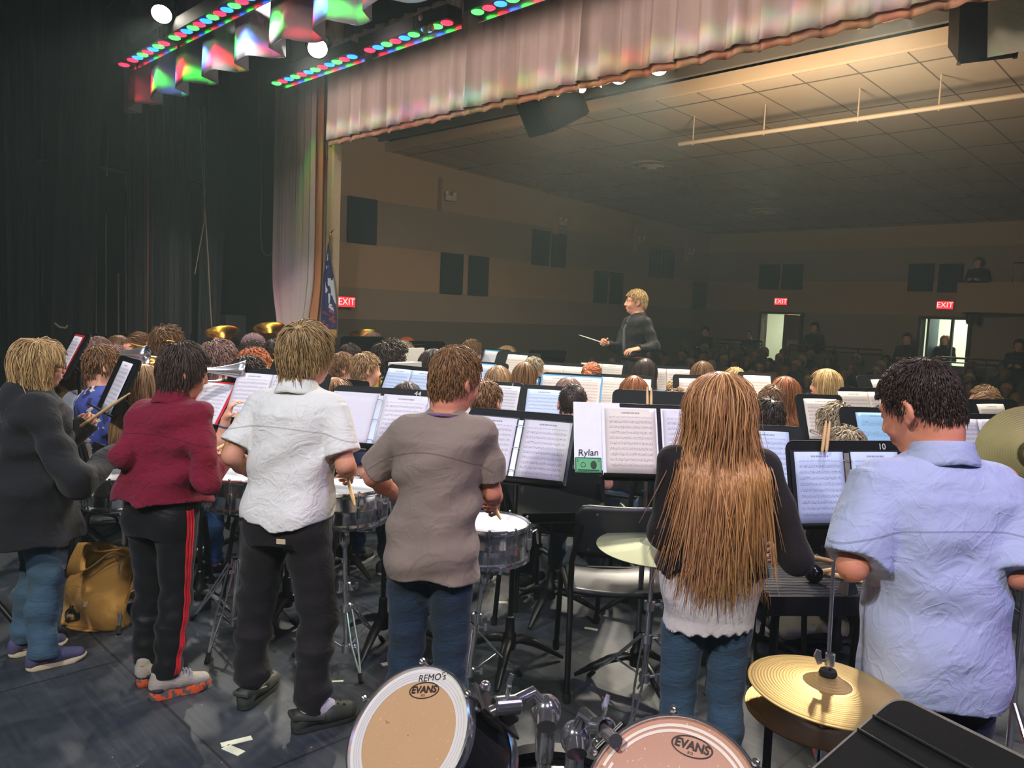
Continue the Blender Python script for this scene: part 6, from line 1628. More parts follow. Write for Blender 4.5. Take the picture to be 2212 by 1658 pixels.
for sd in 'LR':
    up = RS['shoe'+sd]
    for ch in up.children:
        ch.data.materials.clear(); ch.data.materials.append(m)
    hp, kn, an, t = RS['G'][sd]; td = np.array((t[0], t[1], 0.0)); td /= np.linalg.norm(td); nn = np.array((-td[1], td[0], 0)); heel = np.array((an[0], an[1], 0))-td*0.075*s
    mb = MB()
    for u in (0.46, 0.52, 0.58, 0.64):
        q = heel+td*u*0.265*s; zz = (0.128-0.06*(u-0.46)*2.2)*s
        mb.tube([q-nn*0.034*s+np.array((0, 0, zz-0.032*s)), q-nn*0.018*s+td*0.006+np.array((0, 0, zz-0.008*s)), q+np.array((0, 0, zz)), q+nn*0.018*s+td*0.006+np.array((0, 0, zz-0.008*s)), q+nn*0.034*s+np.array((0, 0, zz-0.032*s))], 0.0055*s, 6)
    mb.build('laces', mat('lace_grey', (150, 152, 158), 0.8), up)
    mb = MB(); q = heel-td*0.001; mb.box((0, 0, 0), (0.022*s, 0.012*s, 0.05*s)); g = mb.build('heel_tab', mat('heel_orange', (232, 84, 40), 0.6), up, bevel=0.004); g.location = q+td*0.012+np.array((0, 0, 0.085*s)); g.rotation_euler = (0.1, 0, math.atan2(td[1], td[0])-PI/2)
    mb = MB(); mb.ball(tuple(heel+td*0.035+np.array((0, 0, 0.052*s))), (0.042*s, 0.042*s, 0.028*s), 14); mb.build('heel_counter', mat('heel_slate', (60, 64, 76), 0.6), up)
# three red stripes down the outer seam of the right leg
from mathutils.bvhtree import BVHTree
pm = RS['pants'].data
bvh = BVHTree.FromPolygons([v.co[:] for v in pm.vertices], [p.vertices[:] for p in pm.polygons])
STR = cloth('red_stripe', (226, 24, 40), 0.3, 20)
for sd, sx in (('R', 1), ('L', -1)):
    hp, kn, an, t = RS['G'][sd]
    for k in (-1, 0, 1):
        mb = MB(); rowsv = []
        for i in range(40):
            f = i/39; z = 0.86*s+(0.095-0.86)*s*f
            c = hp+(kn-hp)*min(1, max(0, (hp[2]-z)/(hp[2]-kn[2]))) if z > kn[2] else kn+(an-kn)*(kn[2]-z)/(kn[2]-an[2])
            a = (-0.18+0.155*k)*1.0; rr = []
            for da in (-0.055, 0.055):
                dv = Vector((sx*math.cos(a+da), math.sin(a+da), 0)); o_ = Vector((c[0], c[1], z))+dv*0.35
                h = bvh.ray_cast(o_, -dv, 0.4)
                rr.append((h[0]+dv*0.0025) if h[0] is not None else Vector((c[0], c[1], z))+dv*0.07)
            rowsv.append(rr)
        vs = [q for rr in rowsv for q in rr]; mb.add(vs, [(2*i, 2*i+1, 2*i+3, 2*i+2) for i in range(39)])
        mb.build('stripe', STR, RS['pants'], solid=0.002)
stick('drumstick', at(474, 1000, 3.22), at(516, 886, 3.40), 'upright drumstick in the fist of the red-shirt boy', r=0.009)
stick('drumstick', at(452, 978, 3.40), at(497, 955, 3.55), 'second drumstick crossing behind the upright one', r=0.008)

# black hoodie
r = (-2.10, 3.40); yw = -1.02; Hh = hue(r, (88, 734)); s = Hh/1.6
lg = legs_px(r, yw, s, ((18, 1420), (95, 1402)), ((56, 1450), (190, 1418)), 0.04)
ar = arms_px(r, yw, L=((120, 975, 3.62), (172, 925, 3.66), (1, 0, -0.4), 1.2), R=((165, 1040, 3.28), (243, 992, 3.52), (-1, 0, -0.4), 1.2))
LOAF = mat('loafer_canvas', (84, 80, 112), 0.8, var=0.15, bmp=0.15, bscale=200)
HS = person('blond person in a black hoodie and blue jeans at the left, facing right', r, yw, Hh, head=(0.30, 0.08, 0), lean=(0.0, 0.02), arms=ar, legs=lg, skin=SK3, face=True, glasses=(40, 34, 36),
            shirt=dict(m=cloth('black_fleece', (38, 38, 40), 0.8, 5, 0.06), hem=0.62, loose=0.052, flare=0.05, sleeve='long', sleeve_r=0.078, cuff_r=0.056, cuff=-0.05, hood=True, wr=0.011, name='hoodie', hemwave=0.004),
            pants=dict(m=DENIM('hoodie_jeans', (72, 100, 118)), r=(0.090, 0.070, 0.066), loose=0.012, hem=0.05, wr=0.007, name='jeans'), shoes=dict(kind='low', m=(LOAF, mat('cream_sole', (222, 206, 166), 0.6))),
            hair=dict(kind='long', m=hairm('hair_blond', (126, 90, 54), (228, 192, 132)), n=3000, L=(0.25, 0.36), line=(0.07, -0.09), messy=0.24, r0=0.0028, thick=(0.010, 0.034), att=0.4, part=0.01, crown=(0, -0.02, 0.11), base=0.013, curl=0.16, curl_f=0.9, steps=14, grav=0.45, side=-0.05), res=0.007, refine=('head',), seed=3)
for sd in 'LR':
    hp, kn, an, t = HS['G'][sd]; td = np.array((t[0], t[1], 0.0)); td /= np.linalg.norm(td); nn = np.array((-td[1], td[0], 0)); heel = np.array((an[0], an[1], 0))-td*0.075*s
    q = heel+td*0.56*0.265*s+np.array((0, 0, 0.076*s)); mb = MB()
    mb.tube([q-nn*0.03*s-np.array((0, 0, 0.02)), q-nn*0.01*s+td*0.012, q+nn*0.012*s-td*0.01, q+nn*0.03*s-np.array((0, 0, 0.02))], 0.0042*s, 6); mb.tube([q-nn*0.005+np.array((0, 0, .003)), q-nn*0.028*s-td*0.015-np.array((0, 0, 0.012))], 0.0035*s, 6)
    mb.build('laces', mat('lace_cream', (222, 214, 190), 0.8), HS['shoe'+sd])
stick('drumstick', at(172, 922, 3.62), at(282, 848, 3.50), 'wooden drumstick held up beside the black hoodie')

# grey-brown tee
r = tuple(on_z(916, 1640)[:2]); yw = -0.12; Hh = hue(r, (972, 747)); s = Hh/1.6
ar = arms_px(r, yw, L=((806, 1030, 2.86), (862, 1072, 3.08), (1, 0, -0.4), 1.2), R=((1062, 1062, 2.80), (1068, 1088, 3.02), (-1, 0, -0.4), 1.3))
d0 = np.array([0, 0, 0.0])
lg = dict(L=dict(k=np.array([-0.088, 0.03, 0.44])*s, a=np.array([-0.09, 0.0, 0.085])*s, t=(-0.1, 1)), R=dict(k=np.array([0.085, 0.03, 0.44])*s, a=np.array([0.08, 0.02, 0.085])*s, t=(0.25, 1)))
BS = person('boy in a grey-brown tee and dark jeans, seen from behind, looking right', r, yw, Hh, head=(-0.62, 0.22, 0.03), lean=(0.03, 0.03), arms=ar, legs=lg, skin=(224, 150, 120),
            shirt=dict(m=cloth('taupe_jersey', (142, 126, 112), 0.8, 4.5, 0.04, seams=((1.215*s, 1.6, 0.0),)), hem=0.73, loose=0.015, flare=0.02, frac=0.80, sleeve_r=0.062, rib=True, wr=0.010, name='tee_shirt', hemwave=0.005),
            pants=dict(m=DENIM('dark_jeans', (42, 60, 76)), r=(0.092, 0.068, 0.060), loose=0.012, hem=0.04, wr=0.006, name='jeans', top=0.74), shoes=dict(kind='low', m=(mat('dark_canvas', (40, 40, 46), 0.8), mat('white_sole', (206, 204, 200), 0.6))),
            hair=dict(kind='short', m=hairm('hair_brown', (62, 40, 26), (168, 124, 80)), n=3000, L=(0.025, 0.05), line=(0.055, -0.075), messy=0.22, r0=0.0024, thick=(0.008, 0.016), crown=(0.0, -0.06, 0.095), base=0.009, side=-0.02), res=0.006, refine=('head', 'R'), seed=4, sw=0.92)
R_, hcx = BS['R'], BS['hc']
mb = MB(); nk = BS['A']['R'][0]; mb.tube([(0.068*s*math.cos(a)+0.03*s, 0.062*s*math.sin(a)+0.02*s, 1.348*s-0.02*s*(1+math.sin(a))*0.6) for a in np.linspace(0, 2*PI, 30)[:-1]], 0.0045*s, 6, closed=True); mb.build('necklace', mat('violet_cord', (190, 120, 200), 0.3, 0.6), BS['root'])
stick('drumstick', at(1066, 1090, 3.0), at(1082, 1122, 2.90), 'butt end of a drumstick in the hand of the boy in the grey-brown tee')

# long-haired girl
r = tuple(at(1538, 1200, 2.55)[:2]); yw = -0.03; Hh = hue(r, (1560, 803)); s = Hh/1.6
ar = arms_px(r, yw, L=((1436, 1150, 2.50), (1490, 1150, 2.78), (1, 0, -0.4), 1.0), R=((1722, 1205, 2.46), (1690, 1200, 2.74), (-1, 0, -0.4), 0.9))
lg = dict(L=dict(k=np.array([-0.085, 0.03, 0.44])*s, a=np.array([-0.085, 0.0, 0.085])*s, t=(-0.15, 1)), R=dict(k=np.array([0.085, 0.03, 0.44])*s, a=np.array([0.095, 0.0, 0.085])*s, t=(0.2, 1)))
GR = person('girl with very long reddish-blond hair, black top over white cami and blue jeans, from behind', r, yw, Hh, head=(0.0, 0.10, 0), lean=(0.0, 0.0), arms=ar, legs=lg, skin=SK3, sw=0.96,
            shirt=dict(m=cloth('black_knit', (30, 26, 28), 0.4, 6, 0.06), hem=0.905, loose=0.026, flare=0.03, sleeve='long', sleeve_r=0.060, cuff_r=0.042, wr=0.005, name='black_top', hemwave=0.01),
            pants=dict(m=DENIM('blue_jeans', (66, 92, 116)), r=(0.092, 0.064, 0.052), loose=0.016, hem=0.05, wr=0.004, name='jeans', top=0.700), shoes=dict(kind='low', m=(mat('dark_canvas', (40, 40, 46), 0.8), mat('white_sole', (206, 204, 200), 0.6))),
            hair=dict(kind='long', m=hairm('hair_strawberry', (132, 80, 48), (232, 178, 120), 0.40), n=4200, L=(0.52, 0.66), line=(0.07, -0.085), messy=0.20, r0=0.0027, thick=(0.008, 0.040), att=0.22, part=0.0, crown=(0, -0.02, 0.115), base=0.014, steps=16, grav=0.5, side=-0.05), res=0.007, refine=('R',), seed=5)
T = SDF((-0.25*s, -0.22*s, 0.62*s), (0.25*s, 0.22*s, 1.05*s), 0.006)
T.loft(GR['rows'](0.050, -0.035, 0.70, 1.05), 2.35, 0.02)
T.warp(lambda X, Y, Z: 0.004*np.sin(14*X+22*Z)*np.sin(19*Z-8*Y+2))
T.cut(lambda X, Y, Z: (0.695*s+0.010*X/0.15+0.006*np.sin(160*X+90*Y))-Z)
cam_o = sdf_obj('white_cami', [T], cloth('white_rib', (232, 222, 224), 0.35, 7, 0.03), GR['root'])
# light blue shirt
r = tuple(at(2046, 1100, 1.93)[:2]); yw = 0.06; Hh = 1.56; s = Hh/1.6
ar = arms_px(r, yw, L=((1842, 1222, 1.90), (1925, 1160, 2.10), (1, 0, -0.4), 1.0), R=((2205, 1240, 1.88), (2150, 1240, 2.12), (-1, 0, -0.4), 1.0))
lg = dict(L=dict(k=np.array([-0.09, 0.03, 0.44])*s, a=np.array([-0.10, 0.0, 0.085])*s, t=(-0.2, 1)), R=dict(k=np.array([0.09, 0.03, 0.44])*s, a=np.array([0.10, 0.0, 0.085])*s, t=(0.2, 1)))
BL = person('dark-haired boy in a loose light blue short-sleeved shirt at the right, head bent left', r, yw, Hh, head=(0.50, 0.42, -0.05), lean=(0.0, 0.05), arms=ar, legs=lg, skin=(224, 150, 122), sw=0.99,
            shirt=dict(m=cloth('light_blue_linen', (176, 188, 222), 0.75, 7.0, 0.05, seams=((1.185*s, 0.55, 0.0),)), hem=0.765, loose=0.026, flare=0.0, frac=0.95, sleeve_r=0.074, collar=True, tails=0.05, wr=0.007, name='blue_shirt', hemwave=0.006),
            pants=dict(m=cloth('navy_twill', (26, 32, 52), 0.4, 8), r=(0.094, 0.070, 0.060), loose=0.012, hem=0.05, name='trousers', top=0.75), shoes=dict(kind='low', m=(mat('dark_canvas', (40, 40, 46), 0.8), mat('white_sole', (206, 204, 200), 0.6))),
            hair=dict(kind='short', m=hairm('hair_near_black', (30, 23, 21), (74, 58, 50)), n=4200, L=(0.012, 0.028), line=(0.055, -0.062), messy=0.25, r0=0.0019, thick=(0.008, 0.014), crown=(0.0, -0.06, 0.095), base=0.008, side=-0.012), res=0.007, refine=('head',), seed=6)
# conductor on a low podium
cp = at(1370, 800, 8.55); r = (cp[0], cp[1]); yw = 1.95; Hh = float(at(1378, 627, 8.55)[2])-0.22
MB().box((0, 0, 0.11), (1.2, 1.0, 0.22)).build('podium', BLACKP, bevel=0.01); o = bpy.data.objects['podium']; o.location = (r[0], r[1], 0); o.rotation_euler = (0, 0, -YAW); tag(o, 'low black podium under the conductor', 'podium')
def cl(px, py, d): q = local(r, yw, at(px, py, d)); q[2] -= 0.22; return q
ar = dict(L=dict(e=cl(1414, 748, 8.30), w=cl(1376, 754, 8.12), raw=True, d=(-0.1, 0.9, -0.1), n=(0.2, 0.1, -1), curl=0.42), R=dict(e=cl(1335, 752, 8.55), w=cl(1310, 741, 8.40), raw=True, n=(-1, 0, -0.5), curl=1.1))
CD = person('young conductor in black shirt and tie, in profile to the left, holding a white baton', r, yw, Hh, z0=0.22, head=(-0.42, 0.02, 0), arms=ar, skin=(240, 176, 142), face=True, legs=None,
            shirt=dict(m=cloth('black_shirt', (30, 29, 30), 0.55, 9, 0.06, 0.55), hem=0.93, loose=0.020, sleeve='long', sleeve_r=0.060, cuff_r=0.040, cuff=0.02, collar=True, wr=0.005, name='black_shirt'),
            pants=dict(m=cloth('black_trousers', (40, 37, 38), 0.4, 8), loose=0.012, hem=0.05, name='trousers'), shoes=dict(kind='low', m=(BLACKP, BLACKP)),
            hair=dict(kind='short', m=hairm('hair_light_blond', (150, 108, 60), (240, 204, 142)), n=1400, L=(0.025, 0.05), line=(0.06, -0.055), messy=0.15, r0=0.003, thick=(0.008, 0.020), crown=(0.02, -0.05, 0.10), base=0.009, side=0.020, fringe=0.055), res=0.008, refine=('head', 'L', 'R'), seed=8)
s = Hh/1.6
tf = CD['rows'](0.026, 0, 0.9, 1.37)
mb = MB(); prof = [(1.335, 0.012, 0.074), (1.325, 0.020, 0.088), (1.305, 0.013, 0.100), (1.2, 0.022, 0.142), (1.05, 0.030, 0.134), (0.97, 0.034, 0.130), (0.94, 0.0, 0.130)]
mb.add([(sx*w_*s, y*s, z*s) for z, w_, y in prof for sx in (-1, 1)], [(2*i, 2*i+1, 2*i+3, 2*i+2) for i in range(len(prof)-1)]); mb.build('necktie', cloth('grey_tie', (84, 86, 92), 0.2, 20), CD['root'], solid=0.008)
mb = MB(); mb.tube([(0.172*s*math.cos(a), 0.122*s*math.sin(a), 0.915*s) for a in np.linspace(0, 2*PI, 40)[:-1]], 0.016*s, 6, closed=True, flat=0.4); g = mb.build('belt', mat('belt_leather', (18, 17, 17), 0.35), CD['root'])
mb = MB(); mb.box((0, 0.128*s, 0.915*s), (0.05*s, 0.012, 0.036*s)); mb.build('belt_buckle', STEEL, g, bevel=0.003)
o = stick('baton', at(1305, 741, 8.36), at(1250, 723, 8.30), 'white baton in the conductor\'s right hand', r=0.006, m_=mat('baton_white', (244, 240, 214), 0.4)); o['category'] = 'baton'
# ------------------------------------------------------------------ the seated band
HC = {'br': ((60, 38, 24), (150, 108, 70)), 'dk': ((22, 17, 16), (70, 54, 48)), 'bl': ((130, 96, 56), (236, 200, 138)), 'rd': ((120, 54, 28), (206, 116, 66)), 'lb': ((92, 66, 44), (190, 150, 106)),
      'au': ((92, 48, 26), (178, 108, 62)), 'mv': ((84, 58, 52), (160, 122, 112)), 'gr': ((96, 82, 64), (190, 170, 138))}
HK = {'s': dict(kind='short', n=750, L=(0.03, 0.06), line=(0.055, -0.07), r0=0.0042, thick=(0.007, 0.018), messy=0.25), 'b': dict(kind='buzz', base=0.006, line=(0.055, -0.06)),
      'l': dict(kind='long', n=900, L=(0.34, 0.46), line=(0.07, -0.09), r0=0.0048, thick=(0.008, 0.026), att=0.4, part=0.0, crown=(0, -0.02, 0.115), base=0.012, steps=10, grav=0.5, messy=0.10, side=-0.05),
      'c': dict(kind='curly', n=900, L=(0.06, 0.10), line=(0.055, -0.085), r0=0.0045, thick=(0.012, 0.040), messy=0.6, curl=0.5, curl_f=1.5, base=0.022, side=-0.03),
      'u': dict(kind='bun', n=700, L=(0.05, 0.09), line=(0.06, -0.075), r0=0.0042, thick=(0.007, 0.014), crown=(0, -0.11, 0.03), messy=0.12, side=-0.03),
      'k': dict(kind='curly', n=1100, L=(0.17, 0.26), line=(0.06, -0.10), r0=0.0048, thick=(0.012, 0.055), messy=0.55, curl=0.55, curl_f=1.4, att=0.3, base=0.026, steps=12, side=-0.06)}
def shirt_floral():
    m, nt, bs = nt_new('floral_cotton'); oc = objc(nt)
    n1 = noise(nt, oc, 11, 2, 0.5, 0.6); n2 = noise(nt, mapv(nt, oc, (1, 1, 1), (0, 0, 0), (3, 1, 2)), 13, 2, 0.5, 1.0)
    c = mixc(nt, M_(nt, 'GREATER_THAN', n1, 0.56), lin((62, 76, 150)), lin((34, 40, 84))); c = mixc(nt, M_(nt, 'GREATER_THAN', n2, 0.60), c, lin((196, 182, 160)))
    nt.links.new(c, bs.inputs['Base Color']); bs.inputs['Roughness'].default_value = 0.85; return m
CL = {'fl': None, 'wt': (196, 206, 226), 'dk': (34, 34, 38), 'gy': (96, 98, 108), 'wh': (222, 218, 214), 'lb': (170, 200, 226), 'pk': (206, 140, 150), 'yg': (186, 190, 92), 'sl': (98, 112, 124), 'lv': (170, 166, 190), 'nv': (44, 50, 74), 'tl': (76, 116, 126)}
CY = {}
def cshirt(k):
    if k not in CY: CY[k] = shirt_floral() if k == 'fl' else cloth('band_shirt_'+k, CL[k], 0.5, 8)
    return CY[k]
COND = (1.4, 8.4)
SKN = {'l': (232, 172, 144), 'm': (190, 134, 98), 'd': (128, 84, 62)}
BP = [  # crown px, py, distance, hair kind+colour, shirt, face?, yaw offset, label, extra
 (215, 747, 4.75, 's', 'br', 'fl', 1, 0, 'boy in a blue floral shirt seated behind the tilted black stand', ''), (163, 756, 5.2, 'l', 'br', 'wt', 0, 0, 'girl with brown hair and pale tee left of the floral-shirt boy', ''),
 (203, 728, 6.2, 's', 'mv', 'dk', 0, 0, 'musician with cropped brown hair behind the girl in the pale tee', 'tb'), (245, 748, 5.6, 's', 'mv', 'gy', 1, 0, 'reddish-haired musician in glasses just behind the floral-shirt boy', 'g'),
 (254, 724, 6.6, 'b', 'br', 'dk', 1, 0, 'boy with buzzed brown hair and a trombone in the second brass row', 'tb'), (296, 717, 7.4, 'u', 'br', 'pk', 1, 0.3, 'girl in clear glasses with tied brown hair in the back brass row', 'gtb'),
 (356, 709, 7.4, 'k', 'br', 'dk', 1, 0.9, 'girl with curly brown hair facing the camera, above the red shirt', 'tb'), (470, 740, 5.5, 'c', 'mv', 'dk', 0, 0, 'musician with a reddish-brown curly mop right of the red-shirt boy', 'tp'),
 (304, 786, 4.3, 'l', 'lb', 'dk', 0, 0.1, 'musician with wavy light brown hair behind the tilted stand', ''), (545, 721, 7.5, 's', 'mv', 'pk', 0, 0.2, 'musician in a mauve baseball cap between the two left tubas', 'cap'),
 (541, 735, 6.4, 's', 'dk', 'dk', 1, 0, 'boy with short black hair and a trombone below the mauve cap', 'dtb'), (590, 733, 6.9, 's', 'dk', 'wh', 1, 0.7, 'dark-haired boy in white facing left beside the white-shirt boy', 'tb'),
 (545, 757, 5.7, 'c', 'rd', 'lv', 0, 0, 'red-haired musician in front of the boy with short black hair', ''), (530, 770, 4.5, 's', 'dk', 'dk', 1, -0.1, 'dark-haired trumpet player left of the white shirt collar', 'tp'),
 (741, 722, 9.0, 'l', 'dk', 'dk', 1, 0.7, 'girl with dark hair under the flag', ''), (803, 717, 8.8, 'l', 'mv', 'pk', 1, 0.4, 'girl with long brown hair and glasses beside the right tuba', 'g'),
 (877, 727, 9.4, 'l', 'rd', 'dk', 1, 1.0, 'red-haired girl behind a black stand by the hall wall', ''), (838, 741, 6.6, 'k', 'dk', 'yg', 1, -0.35, 'girl with big black curls in a yellow-green top playing saxophone', 'msx'),
 (866, 742, 7.5, 'c', 'gr', 'dk', 0, 0, 'grey-brown haired musician behind the girl in yellow-green', ''), (752, 743, 7.2, 's', 'dk', 'gy', 1, -0.2, 'dark-haired boy behind the two short-haired boys', ''),
 (735, 762, 5.9, 's', 'br', 'lv', 1, -0.25, 'brown-haired boy in a pale shirt right of the white-shirt boy', 'sx'), (785, 762, 5.7, 's', 'lb', 'gy', 1, -0.3, 'boy in a dark grey shirt with a saxophone mouthpiece', 'sx'),
 (720, 815, 4.6, 'l', 'br', 'nv', 0, 0, 'brown head of hair just above the stand marked 44, left one', ''), (877, 824, 4.6, 'l', 'dk', 'nv', 0, 0, 'dark head of hair above the stand marked 44, right one', ''),
 (932, 752, 6.0, 'l', 'dk', 'dk', 0, 0, 'dark-haired musician half hidden behind the boy in the grey-brown tee', ''), (1016, 733, 7.9, 's', 'br', 'dk', 1, 0.5, 'girl with brown bangs in a black top beside the teal folder', 'g'),
 (1094, 746, 8.2, 'l', 'lb', 'dk', 1, 0.1, 'girl with light brown hair behind the open black stand', ''), (1134, 781, 6.4, 'l', 'br', 'dk', 0, 0, 'dark brown ponytail left of the grey-blond head', ''),
 (1152, 772, 6.9, 's', 'gr', 'dk', 1, -0.1, 'grey-blond musician in glasses left of the bright sheets', ''), (1076, 789, 5.9, 'l', 'lb', 'nv', 0, 0, 'girl with straight brown hair behind the blue folder', ''),
 (1052, 823, 4.3, 's', 'br', 'dk', 0, -0.1, 'brown-haired boy seated right of the grey-brown tee', 'fl'), (1278, 783, 6.5, 'u', 'rd', 'wh', 0, 0, 'red-haired girl with a low bun and hair clip', ''),
 (1226, 814, 5.5, 'l', 'mv', 'pk', 0, 0, 'girl with mauve-brown hair between the blue-edged sheets', ''), (1240, 828, 4.35, 'b', 'dk', 'dk', 0, 0, 'boy with a shaved dark head left of the signed binder', ''),
 (1369, 811, 5.3, 'l', 'au', 'dk', 0, 0, 'girl with straight reddish hair above the upright drumsticks', ''), (1394, 773, 6.8, 'l', 'dk', 'sl', 0, 0, 'dark-haired girl directly below the conductor', ''),
 (1466, 815, 5.7, 'u', 'bl', 'wh', 0, 0, 'blond girl with hair tied up beside the warm bright sheet', ''), (1455, 842, 4.6, 's', 'br', 'dk', 0, 0, 'brown-haired head left of the long-haired girl', ''),
 (1522, 779, 6.6, 'l', 'br', 'wh', 0, 0, 'brown-haired girl in white behind the long-haired girl, left', ''), (1590, 795, 6.6, 's', 'bl', 'dk', 0, 0, 'blond head peeking over the long-haired girl', ''),
 (1703, 812, 5.7, 'l', 'au', 'wt', 0, 0, 'auburn-haired girl with thin straps right of the long-haired girl', ''), (1668, 834, 5.0, 's', 'br', 'dk', 0, 0, 'short brown head in front of the auburn-haired girl', ''),
 (1664, 861, 4.1, 's', 'dk', 'lb', 0, 0.1, 'black-haired boy in a light blue collar right of the long-haired girl', ''), (1793, 796, 5.8, 'l', 'bl', 'dk', 1, 0.5, 'long blond girl playing a clarinet', 'cl'),
 (1812, 877, 4.3, 'c', 'gr', 'wt', 0, 0.2, 'musician with curly grey-blond hair playing a flute', 'ft'), (1832, 931, 3.75, 'c', 'gr', 'nv', 0, 0, 'lower curly head behind the upright drumstick pair', ''),
 (1912, 878, 4.5, 's', 'dk', 'dk', 0, 0, 'dark head peeking left of the blue-shirt boy', ''), (2092, 862, 4.8, 'l', 'br', 'dk', 0, 0, 'long brown hair right of the blue-shirt boy', ''),
 (2132, 833, 6.0, 's', 'lb', 'dk', 0, 0.2, 'light brown head farthest right, behind the tied-up one', ''), (2142, 847, 5.2, 'u', 'br', 'wt', 1, 0.5, 'girl with brown hair tied up near the right edge', ''),
]
INST = []
BQ = []
for px, py, d, *_r in BP:       # crown points, then spread along their own sight lines until nobody shares a seat
    q = at(px, py, d); BQ.append(on_z(px, py, min(1.40, max(1.14, q[2]))))
for _k in range(60):
    for i in range(len(BQ)):
        for j in range(i):
            v = BQ[i][:2]-BQ[j][:2]
            if v @ v < 0.46**2:
                f_, n_ = (i, j) if dep(BQ[i]) > dep(BQ[j]) else (j, i)
                for k, s_ in ((f_, 0.04), (n_, -0.03)):
                    c_ = at(BP[k][0], BP[k][1], dep(BQ[k])+s_)
                    if 1.07 < c_[2] < 1.47: BQ[k] = c_
for i, (px, py, d, hk, hcol, sh, fc, yo, lab, ex) in enumerate(BP):
    q = BQ[i]; zt = q[2]
    Hs = 1.6*zt/1.30; yw = math.atan2(-(COND[0]-q[0]), COND[1]-q[1])+yo
    if q[1] > 7.9 and yo == 0: yw = -1.2
    rr = random.Random(i)
    hd = dict(HK[hk]); hd['m'] = hairm('hair_'+hcol, *HC[hcol]); 
    sk = SKN['m' if 'm' in ex else ('d' if ex.startswith('d') else 'l')]
    slv = 'none' if sh == 'yg' or (hcol == 'au' and sh == 'wt') else ('long' if rr.random() < 0.25 else 'short')
    inst_ = ex.replace('g', '', 1)[-2:] if ex else ''
    near = d < 5.0
    arms = None
    hp_ = rr.uniform(-0.04, 0.10)
    if i == 13: arms = dict(L=dict(e=local((q[0], q[1]), yw, at(476, 972, 4.12)), w=local((q[0], q[1]), yw, at(488, 905, 4.08)), raw=True, d=local((0, 0), yw, (0.08, -0.02, 0.2)), n=local((0, 0), yw, (1, 0.3, 0)), curl=0.55), R=None)
    P = person(lab, (q[0], q[1]), yw, Hs, sit=True, head=(rr.uniform(-0.15, 0.15) if yo == 0 else 0, hp_, rr.uniform(-0.06, 0.06)), skin=sk, res=0.0115 if near else 0.013, arms=arms, face=bool(fc), glasses=(60, 54, 56) if 'g' in ex else False,
               shirt=dict(m=cshirt(sh), hem=0.78, loose=0.022, sleeve=slv, frac=0.75, name='shirt', wr=0.004, collar=(sh == 'lb'), top=1.33 if slv == 'none' else 1.365, neck=(1.36, 0.10) if slv == 'none' else None),
               pants=dict(m=cloth('band_jeans', rr.choice([(70, 108, 150), (40, 62, 92), (30, 30, 34), (120, 150, 180)]), 0.4, 9, 0.1), hem=0.09) if d < 5.6 or rr.random() < 0.5 else dict(m=cloth('black_band_trousers', (28, 28, 30), 0.4, 8), hem=0.09),
               shoes=dict(kind='low', m=(mat('dark_canvas', (40, 40, 46), 0.8), mat('white_sole', (206, 204, 200), 0.6))) if near else None, hair=hd, seed=100+i, group=None)
    if 'cap' in ex:
        S_ = P['s']; S = SDF(P['hc']-0.16, P['hc']+0.2, 0.007); S.ell(P['hc']+np.array([0, -0.01, 0.04])*S_, (0.090*S_, 0.108*S_, 0.088*S_), 0); z0_ = P['hc'][2]+0.03*S_
        S.cut(lambda X, Y, Z: z0_-Z+0*X+0*Y); S.cap(P['hc']+np.array([0, 0.10, 0.04])*S_, P['hc']+np.array([0, 0.15, 0.03])*S_, 0.055*S_, 0.05*S_, 0.01, sq=((0, 0, 1), 0.15))
        sdf_obj('baseball_cap', [S], cloth('cap_mauve', (120, 92, 104), 0.3, 12), P['root'])
    if i == 13:
        e_, w_ = P['A']['L'][1], P['A']['L'][2]; dv = Vector(w_-e_).normalized()
        for f_, c_ in ((0.80, (60, 80, 140)), (0.50, (190, 80, 160))):
            mb = MB(); mb.lathe([(0.032, -0.005), (0.034, 0), (0.032, 0.005)], 18, frame(e_+(w_-e_)*f_, dv, dv.orthogonal())); mb.build('bracelet', mat('bracelet', c_, 0.5), P['root'])
    a = Matrix.Translation((q[0], q[1], 0)) @ Matrix.Rotation(yw, 4, 'Z')
    mouth = a @ Vector(P['hc']+P['R'] @ (np.array([0, 0.115, -0.062])*P['s']))
    INST.append((inst_, mouth, yw+(P['R'] @ np.array([0, 1, 0]))[0]*-1.0, lab))
    bpos = a @ Vector((0, 0.06, 0))
    chair(bpos.x, bpos.y, yw, 'black chair under the '+lab.split(' in front')[0].split(' behind')[0].split(' beside')[0][:70] if False else 'black band chair under a seated musician', 'black chairs of the seated band')
